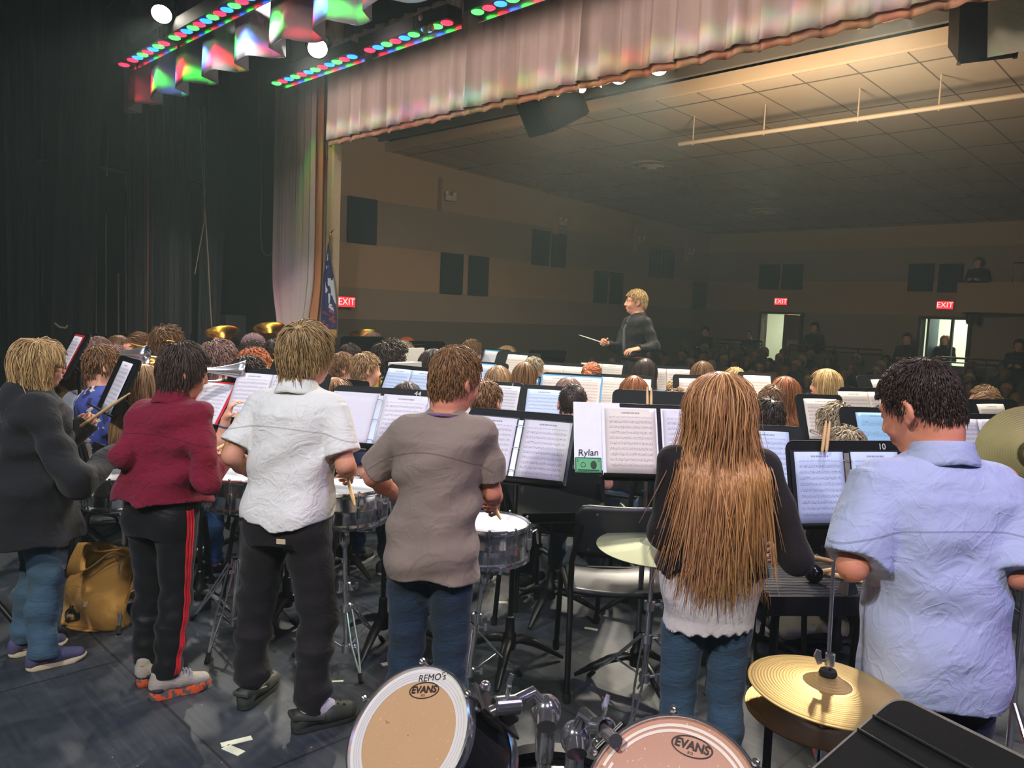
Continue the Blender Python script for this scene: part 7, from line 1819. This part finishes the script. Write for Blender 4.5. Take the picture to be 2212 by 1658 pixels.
# instruments ---------------------------------------------------------------
def tcurve(pts, n=6):
    P = [Vector(p) for p in pts]; out = []
    for i in range(len(P)-1):
        p0, p1, p2, p3 = P[max(0, i-1)], P[i], P[i+1], P[min(len(P)-1, i+2)]
        for k in range(n):
            t = k/n; out.append(0.5*((2*p1)+(-p0+p2)*t+(2*p0-5*p1+4*p2-p3)*t*t+(-p0+3*p1-3*p2+p3)*t**3))
    return out+[P[-1]]
def bellrad(n, r0, r1, p=3.0): return [r0+(r1-r0)*(i/(n-1))**p for i in range(n)]
def trombone(M, lab, m_=BRASS):
    o = empty('trombone', mtx=M); tag(o, lab, 'trombone', 'trombones')
    mb = MB(); mb.tube([(0, 0, 0), (0, 0.72, 0)], 0.0075, 8); mb.tube([(0.0, 0.72, 0), (0.02, 0.76, 0), (0.05, 0.76, 0), (0.07, 0.72, 0), (0.07, 0.02, 0)], 0.0075, 8); mb.build('slide', m_, o)
    mb = MB(); P = tcurve([(0.07, 0.06, 0), (0.09, -0.22, 0.02), (0.13, -0.27, 0.05), (0.15, -0.22, 0.07), (0.14, 0.0, 0.07), (0.14, 0.30, 0.07)]); mb.tube(P, [0.009]*(len(P)-11)+bellrad(11, 0.010, 0.10, 2.6), 18, caps=False); mb.build('bell', m_, o, solid=0.001)
    mb = MB(); mb.tube([(0, 0.1, 0), (0.07, 0.1, 0)], 0.005, 6); mb.tube([(0.07, 0.02, 0), (0.14, 0.02, 0.07)], 0.005, 6); mb.build('brace', m_, o)
    return o
def trumpet(M, lab, m_=SILVER):
    o = empty('trumpet', mtx=M); tag(o, lab, 'trumpet', 'trumpets')
    mb = MB(); mb.tube([(0, 0, 0), (0, 0.32, 0)], 0.007, 8); mb.tube(tcurve([(0, 0.32, 0), (0, 0.36, -0.03), (0, 0.32, -0.06), (0, 0.12, -0.06)]), 0.007, 8); mb.tube(tcurve([(0.02, 0.2, -0.05), (0.02, 0.08, -0.05), (0.02, 0.04, -0.02), (0.02, 0.08, 0.0)]), 0.007, 8); mb.build('tubing', m_, o)
    mb = MB(); P = [(0.02, 0.08+0.40*i/11, 0) for i in range(12)]; mb.tube(P, bellrad(12, 0.008, 0.062, 3.2), 20, caps=False); mb.build('bell', m_, o, solid=0.001)
    for k in range(3):
        mb = MB(); mb.tube([(0.01, 0.16+0.03*k, -0.08), (0.01, 0.16+0.03*k, 0.05)], 0.010, 10); mb.build('valve', m_, o)
    return o
def tuba(M, lab):
    o = empty('tuba', mtx=M); tag(o, lab, 'tuba', 'tubas')
    mb = MB(); prof = [(0.045, 0.0), (0.052, 0.12), (0.062, 0.24), (0.080, 0.33), (0.11, 0.40), (0.155, 0.445), (0.195, 0.465), (0.198, 0.470), (0.19, 0.468), (0.15, 0.440), (0.10, 0.385), (0.07, 0.30)]
    mb.lathe(prof, 40); mb.build('bell', BRASS, o)
    mb = MB(); P = tcurve([(0, 0, 0.02), (0, 0, -0.30), (0.10, 0, -0.42), (0.24, 0, -0.36), (0.27, 0, -0.1), (0.26, 0, 0.1), (0.18, 0.03, 0.16), (0.12, 0.05, 0.05), (0.12, 0.06, -0.2)]); mb.tube(P, [0.05-0.033*i/(len(P)-1) for i in range(len(P))], 14); mb.tube(tcurve([(0.12, 0.06, -0.2), (0.18, 0.10, -0.25), (0.2, 0.11, -0.05), (0.1, 0.12, 0.1), (0.05, -0.02, 0.14)]), 0.012, 8); mb.build('tubing', BRASS, o)
    for k in range(4):
        mb = MB(); mb.tube([(0.13, 0.08, -0.22+0.04*k), (0.05, 0.12, -0.22+0.04*k)], 0.013, 8); mb.build('valve', SILVER, o)
    return o
def sax(M, lab):
    o = empty('saxophone', mtx=M); tag(o, lab, 'saxophone', 'saxophones')
    mb = MB(); P = tcurve([(0, 0.03, 0.0), (0, 0.10, 0.02), (0, 0.16, -0.02), (0, 0.17, -0.10), (0.0, 0.13, -0.35), (0.0, 0.10, -0.52), (0, 0.13, -0.60), (0, 0.19, -0.58), (0, 0.22, -0.48), (0, 0.26, -0.36)]); n = len(P)
    mb.tube(P, [0.009+0.022*(i/n) for i in range(n-8)]+bellrad(8, 0.032, 0.062, 2), 14, caps=False); mb.build('body_tube', BRASS, o, solid=0.001)
    mb = MB(); mb.tube([(0, 0, -0.004), (0, 0.05, 0.008)], [0.007, 0.011], 10); mb.build('mouthpiece', BLACKP, o)
    for k in range(8):
        mb = MB(); mb.ball((0.028, 0.16-0.008*k, -0.14-0.045*k), (0.006, 0.014, 0.014), 8); mb.build('key', BRASS, o)
    return o
def clarinet(M, lab):
    o = empty('clarinet', mtx=M); tag(o, lab, 'clarinet')
    mb = MB(); mb.tube([(0, 0.0, 0), (0, 0.08, 0), (0, 0.55, 0), (0, 0.64, 0)], [0.008, 0.013, 0.014, 0.034], 14); mb.build('body_tube', BLACKP, o)
    for k, y in enumerate((0.07, 0.13, 0.32, 0.52)):
        mb = MB(); mb.tube([(0, y, 0), (0, y+0.012, 0)], 0.0165, 14); mb.build('ferrule', SILVER, o)
    for k in range(7):
        mb = MB(); mb.ball((0, 0.18+0.045*k, 0.016), (0.006, 0.014, 0.004), 8); mb.build('key', SILVER, o)
    return o
def flute(M, lab):
    o = empty('flute', mtx=M); tag(o, lab, 'flute')
    mb = MB(); mb.tube([(-0.06, 0, 0), (0.58, 0, -0.06)], 0.0095, 12); mb.build('body_tube', SILVER, o)
    for k in range(10):
        x = 0.2+0.033*k; mb = MB(); mb.tube([(x, 0, -x*0.094+0.008), (x, 0, -x*0.094+0.014)], 0.008, 10); mb.build('key', SILVER, o)
    return o
SHORT = lambda l: l.split(' with')[0].split(' in ')[0].split(' playing')[0]
cnt = {}
for k, mo, yw, lab in INST:
    B_ = Matrix.Translation(mo) @ Matrix.Rotation(yw, 4, 'Z')
    if k == 'tb': trombone(B_ @ Matrix.Rotation(-0.30, 4, 'X') @ Matrix.Rotation(0.3, 4, 'Y'), 'trombone played by the '+lab.split(' and a trombone')[0].split(' beside')[0].split(' with cropped')[0].split(' with tied')[0])
    elif k == 'tp': trumpet(B_ @ Matrix.Rotation(-0.25, 4, 'X'), 'silver trumpet played by the '+lab.split(' left of')[0].split(' right of')[0])
    elif k == 'sx': sax(B_ @ Matrix.Rotation(0.1, 4, 'X'), 'saxophone of the '+lab[:80])
    elif k == 'cl': clarinet(B_ @ Matrix.Rotation(-0.85, 4, 'X'), 'black clarinet with silver keys played by the long blond girl')
    elif k == 'ft': flute(B_ @ Matrix.Translation((0, 0.02, 0)) @ Matrix.Rotation(0.25, 4, 'Y'), 'silver flute of the musician with curly grey-blond hair')
for px, py, d, a, lab in ((490, 712, 9.3, 0.4, 'tuba with a wide gold bell left of the mauve cap'), (590, 703, 10.2, 0.2, 'tuba with a gold bell in front of the tied pale curtain'), (793, 718, 10.6, 2.8, 'tuba with a gold bell in front of the hall wall')):
    p = at(px, py, d); tuba(Matrix.Translation((p[0], p[1], p[2]-0.46)) @ Matrix.Rotation(0.36, 4, 'X') @ Matrix.Rotation(a, 4, 'Z'), lab)
    P = person('player half hidden behind the '+lab.split(' in front')[0].split(' left of')[0]+(' at left' if px < 500 else ' by the curtain' if px < 700 else ' by the hall wall'), (p[0]+(0.02 if a < 1 else 0.10), p[1]+0.32), -1.0 if a < 1 else 1.4, 1.50, sit=True, res=0.015, skin=SKN['l'], shirt=dict(m=cshirt('dk'), hem=0.78, loose=0.02), pants=dict(m=cloth('black_band_trousers', (28, 28, 30), 0.4, 8)), hair=dict(HK['s'], m=hairm('hair_dk', *HC['dk'])), seed=300+px)
    chair(p[0]+0.05, p[1]+0.32, -1.0 if a < 1 else 1.4, 'black band chair under a seated musician', 'black chairs of the seated band')
for px, py, d, yw, tp, lab in ((300, 765, 5.0, -1.5, 0.0, 'trumpet with a pale flared bell above the tilted black stand'), (508, 800, 4.4, -1.35, 0.0, 'trumpet with a blue-lit bell left of the white shirt')):
    p = at(px, py, d); M_i = Matrix.Translation(p) @ Matrix.Rotation(yw, 4, 'Z') @ Matrix.Rotation(tp, 4, 'X') @ Matrix.Translation((0, -0.42, 0))
    (trombone if 'trombone' in lab else trumpet)(M_i, lab)
# ------------------------------------------------------------------ music stands and their sheets
def toc(p, off=0.0): return math.atan2(-(COND[0]-p[0]), COND[1]-p[1])+off
# stands of the front players, measured one by one
c = at(814, 905, 3.716); o, M = music_stand(c, -0.20, 0.60, 'black music stand marked 44 between the white shirt and the grey-brown tee', base=on_z(825, 1395), legrot=2.4, num='44', numx=0.17, scale=1.02)
binder(M, 'clear ring binder on the stand marked 44, left page blank', BLANK, PAPER, mat('clear_sleeve', (196, 196, 206), 0.25), dz=-0.015)
c = at(1117, 965, 3.475); o, M = music_stand(c, -0.30, 0.52, 'black music stand right of the grey-brown tee', base=on_z(1098, 1440), legrot=0.35, scale=1.03)
binder(M, 'open ring binder of music right of the grey-brown tee', PAPER, PAPER, dz=-0.012, dx=0.0)
c = at(1415, 955, 3.33); o, M = music_stand(c, 0.08, 0.42, 'black music stand with chrome pole behind the signed white binder', base=on_z(1372, 1478), legrot=0.9, pole_m=STEEL)
wb = binder(M, 'white ring binder signed with a name, holding music', PAPERW, PAPER, mat('binder_white', (226, 228, 236), 0.4), dx=0.02, dz=0.0, rings=False)
cv = MB().box((0, 0, 0), (0.20, 0.003, 0.295)).build('cover_flap', mat('binder_white', (226, 228, 236), 0.4), wb, bevel=0.001); cv.matrix_local = Matrix.Translation((-0.268, 0.004, 0.02))
INKD = mat('marker_ink', (34, 34, 40), 0.7)
text_part('handwriting', 'Rylan', 0.040, INKD, wb, Matrix.Translation((-0.310, -0.0005, -0.055)) @ Matrix.Rotation(PI/2, 4, 'X') @ Matrix.Rotation(0.05, 4, 'Z'), 0.0003, shear=0.12)
GREENB = mat('bill_green', (96, 170, 118), 0.7, var=0.12, vscale=160); GRD = mat('bill_ink', (34, 60, 44), 0.7)
b = MB().box((0, 0, 0), (0.112, 0.001, 0.064)).build('green_bill', GREENB, wb); b.matrix_local = Matrix.Translation((-0.310, -0.0005, -0.107))
mb = MB(); mb.tube([(x, -0.001, z) for x, z in rrect(0.106, 0.058, 0.002, 1)], 0.0012, 4, closed=True); mb.ball((0.022, -0.0008, 0), (0.013, 0.0012, 0.018), 16); mb.tube([(-0.022+0.010*math.cos(a), -0.001, 0.010*math.sin(a)) for a in np.linspace(0, 2*PI, 14)[:-1]], 0.0012, 4, closed=True); mb.tube([(-0.045, -0.001, -0.022), (0.045, -0.001, -0.022)], 0.002, 4); mb.build('bill_print', GRD, b)
text_part('bill_figures', '5', 0.015, GRD, b, Matrix.Translation((0.045, -0.0012, 0.018)) @ Matrix.Rotation(PI/2, 4, 'X'), 0.0002); text_part('bill_figures', '5', 0.015, GRD, b, Matrix.Translation((-0.045, -0.0012, 0.018)) @ Matrix.Rotation(PI/2, 4, 'X'), 0.0002)
c = at(1830, 1045, 3.14); o, M = music_stand(c, 0.22, 0.27, 'black music stand marked 10 left of the blue-shirt boy', base=on_z(1800, 1440), legrot=0.1, num='10', numx=0.165, scale=1.04)
binder(M, 'black ring binder of music on the stand marked 10', PAPERBL, PAPERBL, dz=-0.012)
for k, (a, b_, lab) in enumerate((((1776, 975), (1785, 907), 'left'), ((1785, 975), (1793, 908), 'right'))):
    stick('drumstick', at(*a, 3.10), at(*b_, 3.12), lab+' stick of the pair standing on the stand marked 10', 'drumsticks parked on stands', r=0.0066)
for k, (a, b_, lab) in enumerate((((1399, 905), (1398, 834), 'left'), ((1406, 905), (1407, 836), 'right'))):
    stick('drumstick', at(*a, 3.50), at(*b_, 3.55), lab+' stick of the pair standing behind the signed binder', 'drumsticks parked on stands', r=0.0066)
c = at(256, 833, 4.10); o, M = music_stand(c, -0.90, 0.40, 'tilted black music stand seen edge-on by the black hoodie', scale=0.95); sheet(M, 'single sheet on the tilted stand by the black hoodie', 1, PAPER, dx=0.02, dz=-0.01)
c = at(446, 872, 4.40); o, M = music_stand(c, -0.42, 0.62, 'black music stand right of the red-shirt boy\'s neck', base=on_z(432, 1330), legrot=-0.3, scale=0.95); sheet(M, 'music in a red folder right of the red-shirt boy', 1, PAPER, dx=0.03, folder=mat('red_folder', (206, 40, 52), 0.5))
c = at(610, 860, 4.25); o, M = music_stand(c, -0.25, 0.5, 'music stand hidden behind the white-shirt boy', base=on_z(618, 1345), legrot=-1.7); sheet(M, 'two pages left of the white shirt sleeve', 2, PAPER, dx=-0.09)
# low stand in the middle
c = at(1205, 1085, 4.15); o, M = music_stand(c, 0.25, 1.15, 'lowered black stand tipped nearly flat beside the black chair', base=on_z(1186, 1325), legrot=-2.0)
# the rest of the band's stands: desk centre px, distance, pages, paper, folder, width scale, label
TEAL, BLUEF = mat('teal_folder', (52, 150, 176), 0.5), mat('blue_folder', (92, 164, 212), 0.5)
ST = [(1056, 868, 5.6, 2, 'P', None, '7', 'stand marked 7 behind the brown-haired boy'), (1130, 850, 6.5, 1, 'B', BLUEF, '3', 'black stand marked 3 with a blue folder'), (1038, 818, 6.8, 1, 'B', BLUEF, None, 'stand with a bright blue folder right of the grey-brown tee'),
      (1172, 884, 4.9, 1, 'B', None, None, 'stand with a bluish plastic sleeve left of the shaved head'), (1232, 850, 5.8, 2, 'W', BLUEF, None, 'stand with a blue-edged folder of two pages'), (1215, 820, 7.0, 2, 'W', None, None, 'stand with warm pages left of the red bun'),
      (1345, 850, 6.2, 2, 'W', None, None, 'stand with wide white music behind the reddish-haired girl'), (1296, 812, 7.8, 2, 'W', None, None, 'score stand in front of the conductor'), (1440, 826, 7.0, 2, 'W', None, None, 'bright stand right of the dark-haired girl'),
      (1638, 846, 6.0, 1, 'W', None, None, 'bright stand right of the long hair'), (1500, 855, 5.6, 1, 'W', None, None, 'stand left of the long hair with a white page'), (1776, 905, 4.8, 1, 'W', None, None, 'stand below the long blond girl'),
      (1880, 888, 5.0, 2, 'W', None, None, 'stand left of the blue-shirt boy\'s forehead'), (1912, 856, 5.7, 1, 'W', None, None, 'farther stand above the blue-shirt boy\'s forehead'), (1898, 945, 3.95, 1, 'S', None, None, 'stand with a pale blue sheet below the dark head'),
      (2120, 958, 4.0, 2, 'P', None, None, 'stand with two pages right of the blue collar'), (2150, 918, 4.6, 1, 'W', None, None, 'stand by the right edge behind two pages'), (880, 838, 5.3, 2, 'B', None, None, 'stand with a pale blue sheet above the stand marked 44'),
      (620, 800, 5.5, 1, 'L', None, None, 'stand with a lavender sheet left of the white collar'), (1655, 990, 3.6, 1, 'B', None, None, 'stand between the long hair and the stand marked 10'), (1420, 905, 4.2, 0, 'P', None, None, 'bare black desk behind the signed binder'),
      (735, 872, 4.7, 0, 'P', None, None, 'bare black desk behind the white-shirt boy\'s shoulder'), (525, 860, 4.9, 1, 'P', None, None, 'stand with a grey sheet between red and white shirts'), (152, 768, 4.9, 1, 'P', mat('red_folder', (206, 40, 52), 0.5), None, 'stand with a red-edged sheet right of the blond head'),
      (780, 756, 8.6, 0, 'P', None, None, 'black desk under the right tuba bell'), (915, 766, 8.8, 0, 'P', None, None, 'wide black desk left of the girl with bangs'), (870, 775, 8.0, 0, 'P', None, None, 'black desk below the red-haired girl'),
      (1056, 784, 7.9, 0, 'P', TEAL, None, 'desk with a teal folder beside the girl with bangs'), (1112, 794, 7.4, 1, 'W', None, None, 'narrow stand below the light brown hair'), (1178, 786, 8.4, 0, 'P', None, None, 'open wire-framed desk left of the conductor')]
PM = dict(P=PAPER, W=PAPERW, B=PAPERBL, S=PAPERB, L=paper_mat('lavender_sheet', (206, 196, 236)))
for px, py, d, n, pk, fo, num, lab in ST:
    c = at(px, py, d); yw = toc(c) if c[2] < 2 else 0
    back = 'desk under' in lab or 'wide black' in lab or 'below the red-haired' in lab or 'wire-framed' in lab
    if px > 1000 and px < 1700: yw *= 0.6
    if back: yw = -2.6
    o, M = music_stand(c, yw, 0.45 if not back else 0.3, 'black '+lab if not lab.startswith(('black', 'bare', 'wide', 'bright', 'open', 'narrow', 'lowered')) else lab, num=num, legrot=px*0.7, scale=0.96, wx={1172: 0.58, 1776: 0.62, 1655: 0.7, 1638: 0.6, 1500: 0.6, 1898: 0.75, 1130: 0.8, 1880: 0.8, 1232: 0.9, 1215: 0.9, 735: 0.7, 1440: 0.85}.get(px, 0.96), numx={1130: 0.13}.get(px, 0.16))
    if n or fo: sheet(M, ('music on the ' if n else 'folder on the ')+lab, max(n, 1), PM[pk] if n else BLANK, dz=-0.012, folder=fo, dx=0.0)
# stacks of folders standing between players
for px, py, d, lab in ((893, 778, 7.0, 'white book end standing beside the black desk'), (868, 815, 5.6, 'pale folders standing left of the dark long hair')):
    o = empty('folder_stack', at(px, py, d), -0.6); tag(o, lab, 'folder')
    for k in range(2 if 'folders' in lab else 1): MB().box((0.03*k, 0.03*k, -0.05), (0.03, 0.26, 0.32)).build('folder', mat('folder_white', (214, 212, 204), 0.6), o, bevel=0.002)
# percussion table with its toys
p = Vector(on_z(1790, 1420)); zt = 0.72
pc = Vector(at(1800, 1262, 2.92)); zt = pc.z
o = empty('trap_table', (pc.x, pc.y+0.1, 0), 0.1); tag(o, 'black percussion table covered in wavy foam left of the blue shirt', 'table')
m, nt, bs = nt_new('wavy_foam'); oc = objc(nt); wv = N(nt, 'ShaderNodeTexWave'); wv.inputs['Scale'].default_value = 11; wv.inputs['Distortion'].default_value = 2.2; wv.inputs['Detail'].default_value = 0; wv.bands_direction = 'Y'; nt.links.new(oc, wv.inputs['Vector'])
nt.links.new(mixc(nt, wv.outputs['Fac'], lin((22, 23, 25)), lin((66, 68, 70))), bs.inputs['Base Color']); bs.inputs['Roughness'].default_value = 0.9; bump(nt, bs, wv.outputs['Fac'], 0.6, 0.01)
MB().box((0, 0, zt-0.015), (0.62, 0.46, 0.03)).build('tabletop', m, o, bevel=0.004)
mb = MB(); mb.box((0, -0.235, zt-0.03), (0.64, 0.012, 0.07)); mb.build('front_rail', BLACKP, o, smooth=False)
for sx in (-1, 1):
    for sy in (-1, 1):
        mb = MB(); mb.tube([(sx*0.26, sy*0.17, zt-0.03), (sx*0.26, sy*0.19, 0.0)], 0.016, 8); mb.build('leg', BLACKM, o)
def onT(px, py): return Vector(on_z(px, py, zt))
p = onT(1757, 1258); S = MB(); S.ball((0, 0, 0.034), 0.034, 18); o = S.build('maraca', mat('maraca_black', (14, 14, 15), 0.2)); o.location = p; mb = MB(); mb.tube([(0.02, 0.02, 0.036), (0.14, 0.12, 0.02)], 0.008, 8); mb.build('handle', WOOD, o); tag(o, 'round black maraca on the foam table', 'maraca')
p = onT(1830, 1280); o = MB().box((0, 0, 0.022), (0.07, 0.05, 0.044), taper=0.6).build('cowbell', STEEL, bevel=0.003); o.location = p; o.rotation_euler = (0, 0, 0.6); tag(o, 'small grey cowbell on the foam table', 'cowbell')
stick('mallet', at(1742, 1200, 2.98), at(1835, 1222, 2.80), 'pale wooden mallet lying across the foam table', r=0.010); stick('mallet', onT(1770, 1240)+Vector((0, 0, .01)), onT(1865, 1262)+Vector((0, 0, .01)), 'second pale mallet behind the cowbell', r=0.010)
p = onT(1752, 1216); mb = MB(); mb.tube([(0.0, 0, 0.01), (0.10, 0, 0.01), (0.05, 0.085, 0.01)], 0.005, 8, closed=True); o = mb.build('triangle', CHROME); o.location = p; tag(o, 'chrome triangle on the foam table', 'triangle')
p = onT(1800, 1205); mb = MB(); mb.lathe([(0.03, 0), (0.034, 0.01), (0.03, 0.05), (0.001, 0.056)], 16, cap0=True); o = mb.build('wood_shaker', mat('shaker_wood', (150, 92, 62), 0.4)); o.location = p; tag(o, 'reddish wooden shaker behind the mallets', 'shaker')
# bags on the floor
p = Vector(on_z(1750, 1405)); S = SDF((-0.24, -0.2, 0), (0.24, 0.2, 0.46), 0.008); S.ell((0, 0, 0.2), (0.19, 0.12, 0.2), 0); S.cap((-0.1, -0.08, 0.14), (0.1, -0.08, 0.14), 0.09, 0.09, 0.03); S.warp(lambda X, Y, Z: 0.005*np.sin(35*X+12*Z)*np.sin(28*Z+9))
o = sdf_obj('backpack', [S], cloth('backpack_grey', (134, 128, 112), 0.4, 9), None); o.location = (p.x, p.y+0.1, -0.005); tag(o, 'grey backpack on the floor under the percussion table', 'bag')
mb = MB(); mb.tube([(-0.05, -0.02, 0.38), (-0.04, -0.03, 0.45), (0.04, -0.03, 0.45), (0.05, -0.02, 0.38)], 0.008, 6); mb.build('handle', BLACKP, o)
# slumped tan tote
p = Vector(on_z(205, 1345)); o = empty('tote_bag', (p.x, p.y, 0), -0.25); tag(o, 'slumped tan tote bag on the floor beside the blue jeans', 'bag')
TOTE = cloth('tan_canvas', (206, 158, 84), 0.45, 5, 0.08)
def tg(side):
    def fn(u, v):
        x = (u-0.5)*(0.37-0.05*v); bul = math.sin(PI*u)**0.6
        z = 0.36*v*(1-0.10*math.sin(PI*u)*(1 if side < 0 else -0.3))*(1-0.18*(1-u)*(side < 0)); y = side*(0.11*bul*(1-v)**0.7+0.015*math.sin(9*u+5*v))+0.10*v*v+0.02*math.sin(7*v+3*u)
        return (x-0.03*v+0.05*v*u, y, max(0.003, z))
    return fn
for sd, nm in ((-1, 'front_panel'), (1, 'back_panel')):
    mb = MB(); mb.grid(tg(sd), 24, 20); mb.build(nm, TOTE, o, solid=0.004)
mb = MB(); mb.grid(lambda u, v: ((u-0.5)*0.37, (v-0.5)*0.22*math.sin(PI*u)**0.6, 0.004), 24, 4); mb.build('bottom', TOTE, o)
for sd, y0 in ((-1, 0.03), (1, 0.12)):
    mb = MB(); mb.tube(tcurve([(-0.10, y0+0.06, 0.33), (-0.09, y0-0.02*sd, 0.37), (0.0, y0-0.10, 0.29 if sd < 0 else 0.36), (0.08, y0-0.02, 0.36), (0.09, y0+0.06, 0.33)]), 0.012, 6, flat=0.3); mb.build('handle', TOTE, o)
LOGO = mat('print_black', (40, 36, 34), 0.7); LOGW = mat('print_white', (214, 200, 170), 0.7)
fb = [c_ for c_ in o.children if c_.name.startswith('front_panel')][0]
def onp(u, v, off=0.004):
    a = Vector(tg(-1)(u, v)); return a+Vector((0, -off-0.004, 0))
mb = MB(); 
for k in range(5):
    mb.add([onp(0.22+0.05*k*(1+0.1*j), 0.16+0.05*math.sin(k*1.3)+dv, 0.004) for dv, j in ((0, 0), (0.12, 0))]+[onp(0.22+0.05*(k+0.8), 0.18+0.06*math.sin(k*1.3+1)+dv, 0.004) for dv in (0.13, 0.0)], [(0, 1, 2, 3)])
mb.build('printed_emblem', LOGO, fb, smooth=False, solid=0.001)
mb = MB(); mb.tube([onp(0.29+0.11*math.cos(a), 0.19+0.09*math.sin(a), 0.003) for a in np.linspace(0, 2*PI, 26)[:-1]], 0.0045, 6, closed=True); mb.build('emblem_ring', LOGO, fb)
mb = MB(); mb.add([onp(0.24, 0.165, 0.007), onp(0.34, 0.165, 0.007), onp(0.34, 0.20, 0.007), onp(0.24, 0.20, 0.007)], [(0, 1, 2, 3)]); mb.build('emblem_plate', LOGW, fb, smooth=False, solid=0.001); mb = MB(); mb.add([onp(0.56, 0.40), onp(0.61, 0.40), onp(0.61, 0.48), onp(0.56, 0.48)], [(0, 1, 2, 3)]); mb.build('printed_mark', LOGW, fb, smooth=False, solid=0.001)
# ------------------------------------------------------------------ audience in the dark hall
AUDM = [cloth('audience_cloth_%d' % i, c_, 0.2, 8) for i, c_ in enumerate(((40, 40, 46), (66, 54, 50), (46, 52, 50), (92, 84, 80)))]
APROT = []
for i in range(4):
    S = SDF((-0.32, -0.2, 0.3), (0.32, 0.3, 1.36), 0.022); S.loft([(z-0.3, 0, 0, rx+0.012, ry+0.012) for z, rx, ry in TOR if z > 0.7], 2.3, 0.02)
    hc0 = np.array([0, 0.01, 1.19]); S.cap((0, 0, 1.0), hc0, 0.05, 0.05, 0.03)
    for sx in (-1, 1): S.cap((sx*0.17, 0, 0.97), (sx*0.22, 0.05, 0.72), 0.055, 0.048, 0.03); S.cap((sx*0.22, 0.05, 0.72), (sx*0.06, 0.25, 0.66), 0.045, 0.035, 0.02)
    V, Q = S.mesh(); b = np_mesh('audience_body', V, [Q])
    S = SDF(hc0-0.2, hc0+0.2, 0.016); head_sdf(S, np.eye(3), hc0, 1.0, face=False); V, Q = S.mesh(); h = np_mesh('audience_head', V, [Q])
    S = SDF(hc0-0.25, hc0+0.2, 0.018); S.ell(hc0+np.array([0, -0.02, 0.035]), (0.088, 0.105, 0.095), 0)
    if i % 2: S.cap(hc0+np.array([0, -0.05, 0]), hc0+np.array([0, -0.06, -0.16]), 0.085, 0.08, 0.03)
    S.cut(lambda X, Y, Z: ((Y-hc0[1]-0.03)*0.9-(Z-hc0[2]-0.02))); V, Q = S.mesh(); hh = np_mesh('audience_hair', V, [Q])
    for me in (b, h, hh): me.polygons.foreach_set('use_smooth', np.ones(len(me.polygons), dtype=bool))
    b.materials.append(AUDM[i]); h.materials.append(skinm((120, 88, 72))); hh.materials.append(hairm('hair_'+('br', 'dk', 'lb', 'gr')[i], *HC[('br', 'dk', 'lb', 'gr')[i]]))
    APROT.append((b, h, hh))
mb = MB(); mb.box((0, 0.0, 0.42), (0.5, 0.44, 0.08)).box((0, -0.0, 0.2), (0.06, 0.3, 0.4)); _as = mb.build('seat', CARPET); SEATME = _as.data; bpy.data.objects.remove(_as)
rnd = random.Random(5)
for r_ in range(9):
    y = 10.3+r_*0.95; z = zf(y)
    for k in range(28):
        x = -11.4+k*0.56+(0.28 if r_ % 2 else 0)
        if rnd.random() < 0.12 or x > 1.5: continue
        w_ = RW(x, y, z+1.0); q = np.array(w_)-CAMP; dd = q @ _fw; px = 1106+F_PX*(q @ _rt)/dd
        if px < 1180 or px > 2300: continue
        b, h, hh = APROT[rnd.randrange(4)]
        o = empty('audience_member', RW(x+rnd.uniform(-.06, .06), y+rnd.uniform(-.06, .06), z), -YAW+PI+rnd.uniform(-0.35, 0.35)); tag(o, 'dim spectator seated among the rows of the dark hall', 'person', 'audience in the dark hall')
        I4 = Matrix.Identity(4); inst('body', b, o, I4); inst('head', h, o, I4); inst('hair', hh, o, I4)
def stander(px, y, H_, yaw, lab, cols, hk='s', hcol='dk', arms=None, z=None):
    w_ = pxy(px, 760, y); zz = zf(y) if z is None else z
    person(lab, (w_.x, w_.y), yaw, H_, z0=zz, skin=SKN['l'], res=0.016, shirt=dict(m=cloth('stander_top_'+lab[:6], cols[0], 0.3, 8), hem=0.82, loose=0.02, sleeve='long'), pants=dict(m=cloth('stander_legs_'+lab[:6], cols[1], 0.3, 8)), shoes=None, hair=dict(HK[hk], m=hairm('hair_'+hcol, *HC[hcol])), arms=arms, seed=px)
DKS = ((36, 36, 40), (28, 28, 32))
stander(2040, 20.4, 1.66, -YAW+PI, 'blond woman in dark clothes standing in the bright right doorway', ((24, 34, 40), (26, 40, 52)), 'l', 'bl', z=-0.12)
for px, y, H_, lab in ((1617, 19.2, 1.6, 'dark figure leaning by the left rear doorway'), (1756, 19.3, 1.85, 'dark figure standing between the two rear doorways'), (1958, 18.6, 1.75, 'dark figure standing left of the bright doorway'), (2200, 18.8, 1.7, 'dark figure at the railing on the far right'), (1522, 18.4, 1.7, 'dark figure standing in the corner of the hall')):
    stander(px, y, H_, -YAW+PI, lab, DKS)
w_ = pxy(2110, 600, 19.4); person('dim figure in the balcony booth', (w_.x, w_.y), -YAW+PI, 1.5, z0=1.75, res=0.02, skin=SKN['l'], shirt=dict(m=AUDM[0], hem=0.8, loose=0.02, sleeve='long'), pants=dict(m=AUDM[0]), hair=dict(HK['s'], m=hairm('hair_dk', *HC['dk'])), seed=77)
# a dark-clothed player cut by the left edge
q = at(-135, 690, 4.2); person('player in dark clothes cut off by the left edge of the picture', (q[0], q[1]), -0.9, 1.55, skin=SKN['l'], res=0.012, lean=(0, 0.05), arms=dict(R=dict(e=(0.25, 0.16, 1.06), w=(0.22, 0.38, 1.10), n=(-1, 0, 0), curl=1.1), L=None), shirt=dict(m=cshirt('dk'), hem=0.8, loose=0.03, sleeve='long'), pants=dict(m=cshirt('dk')), hair=dict(HK['s'], m=hairm('hair_dk', *HC['dk'])), seed=91)
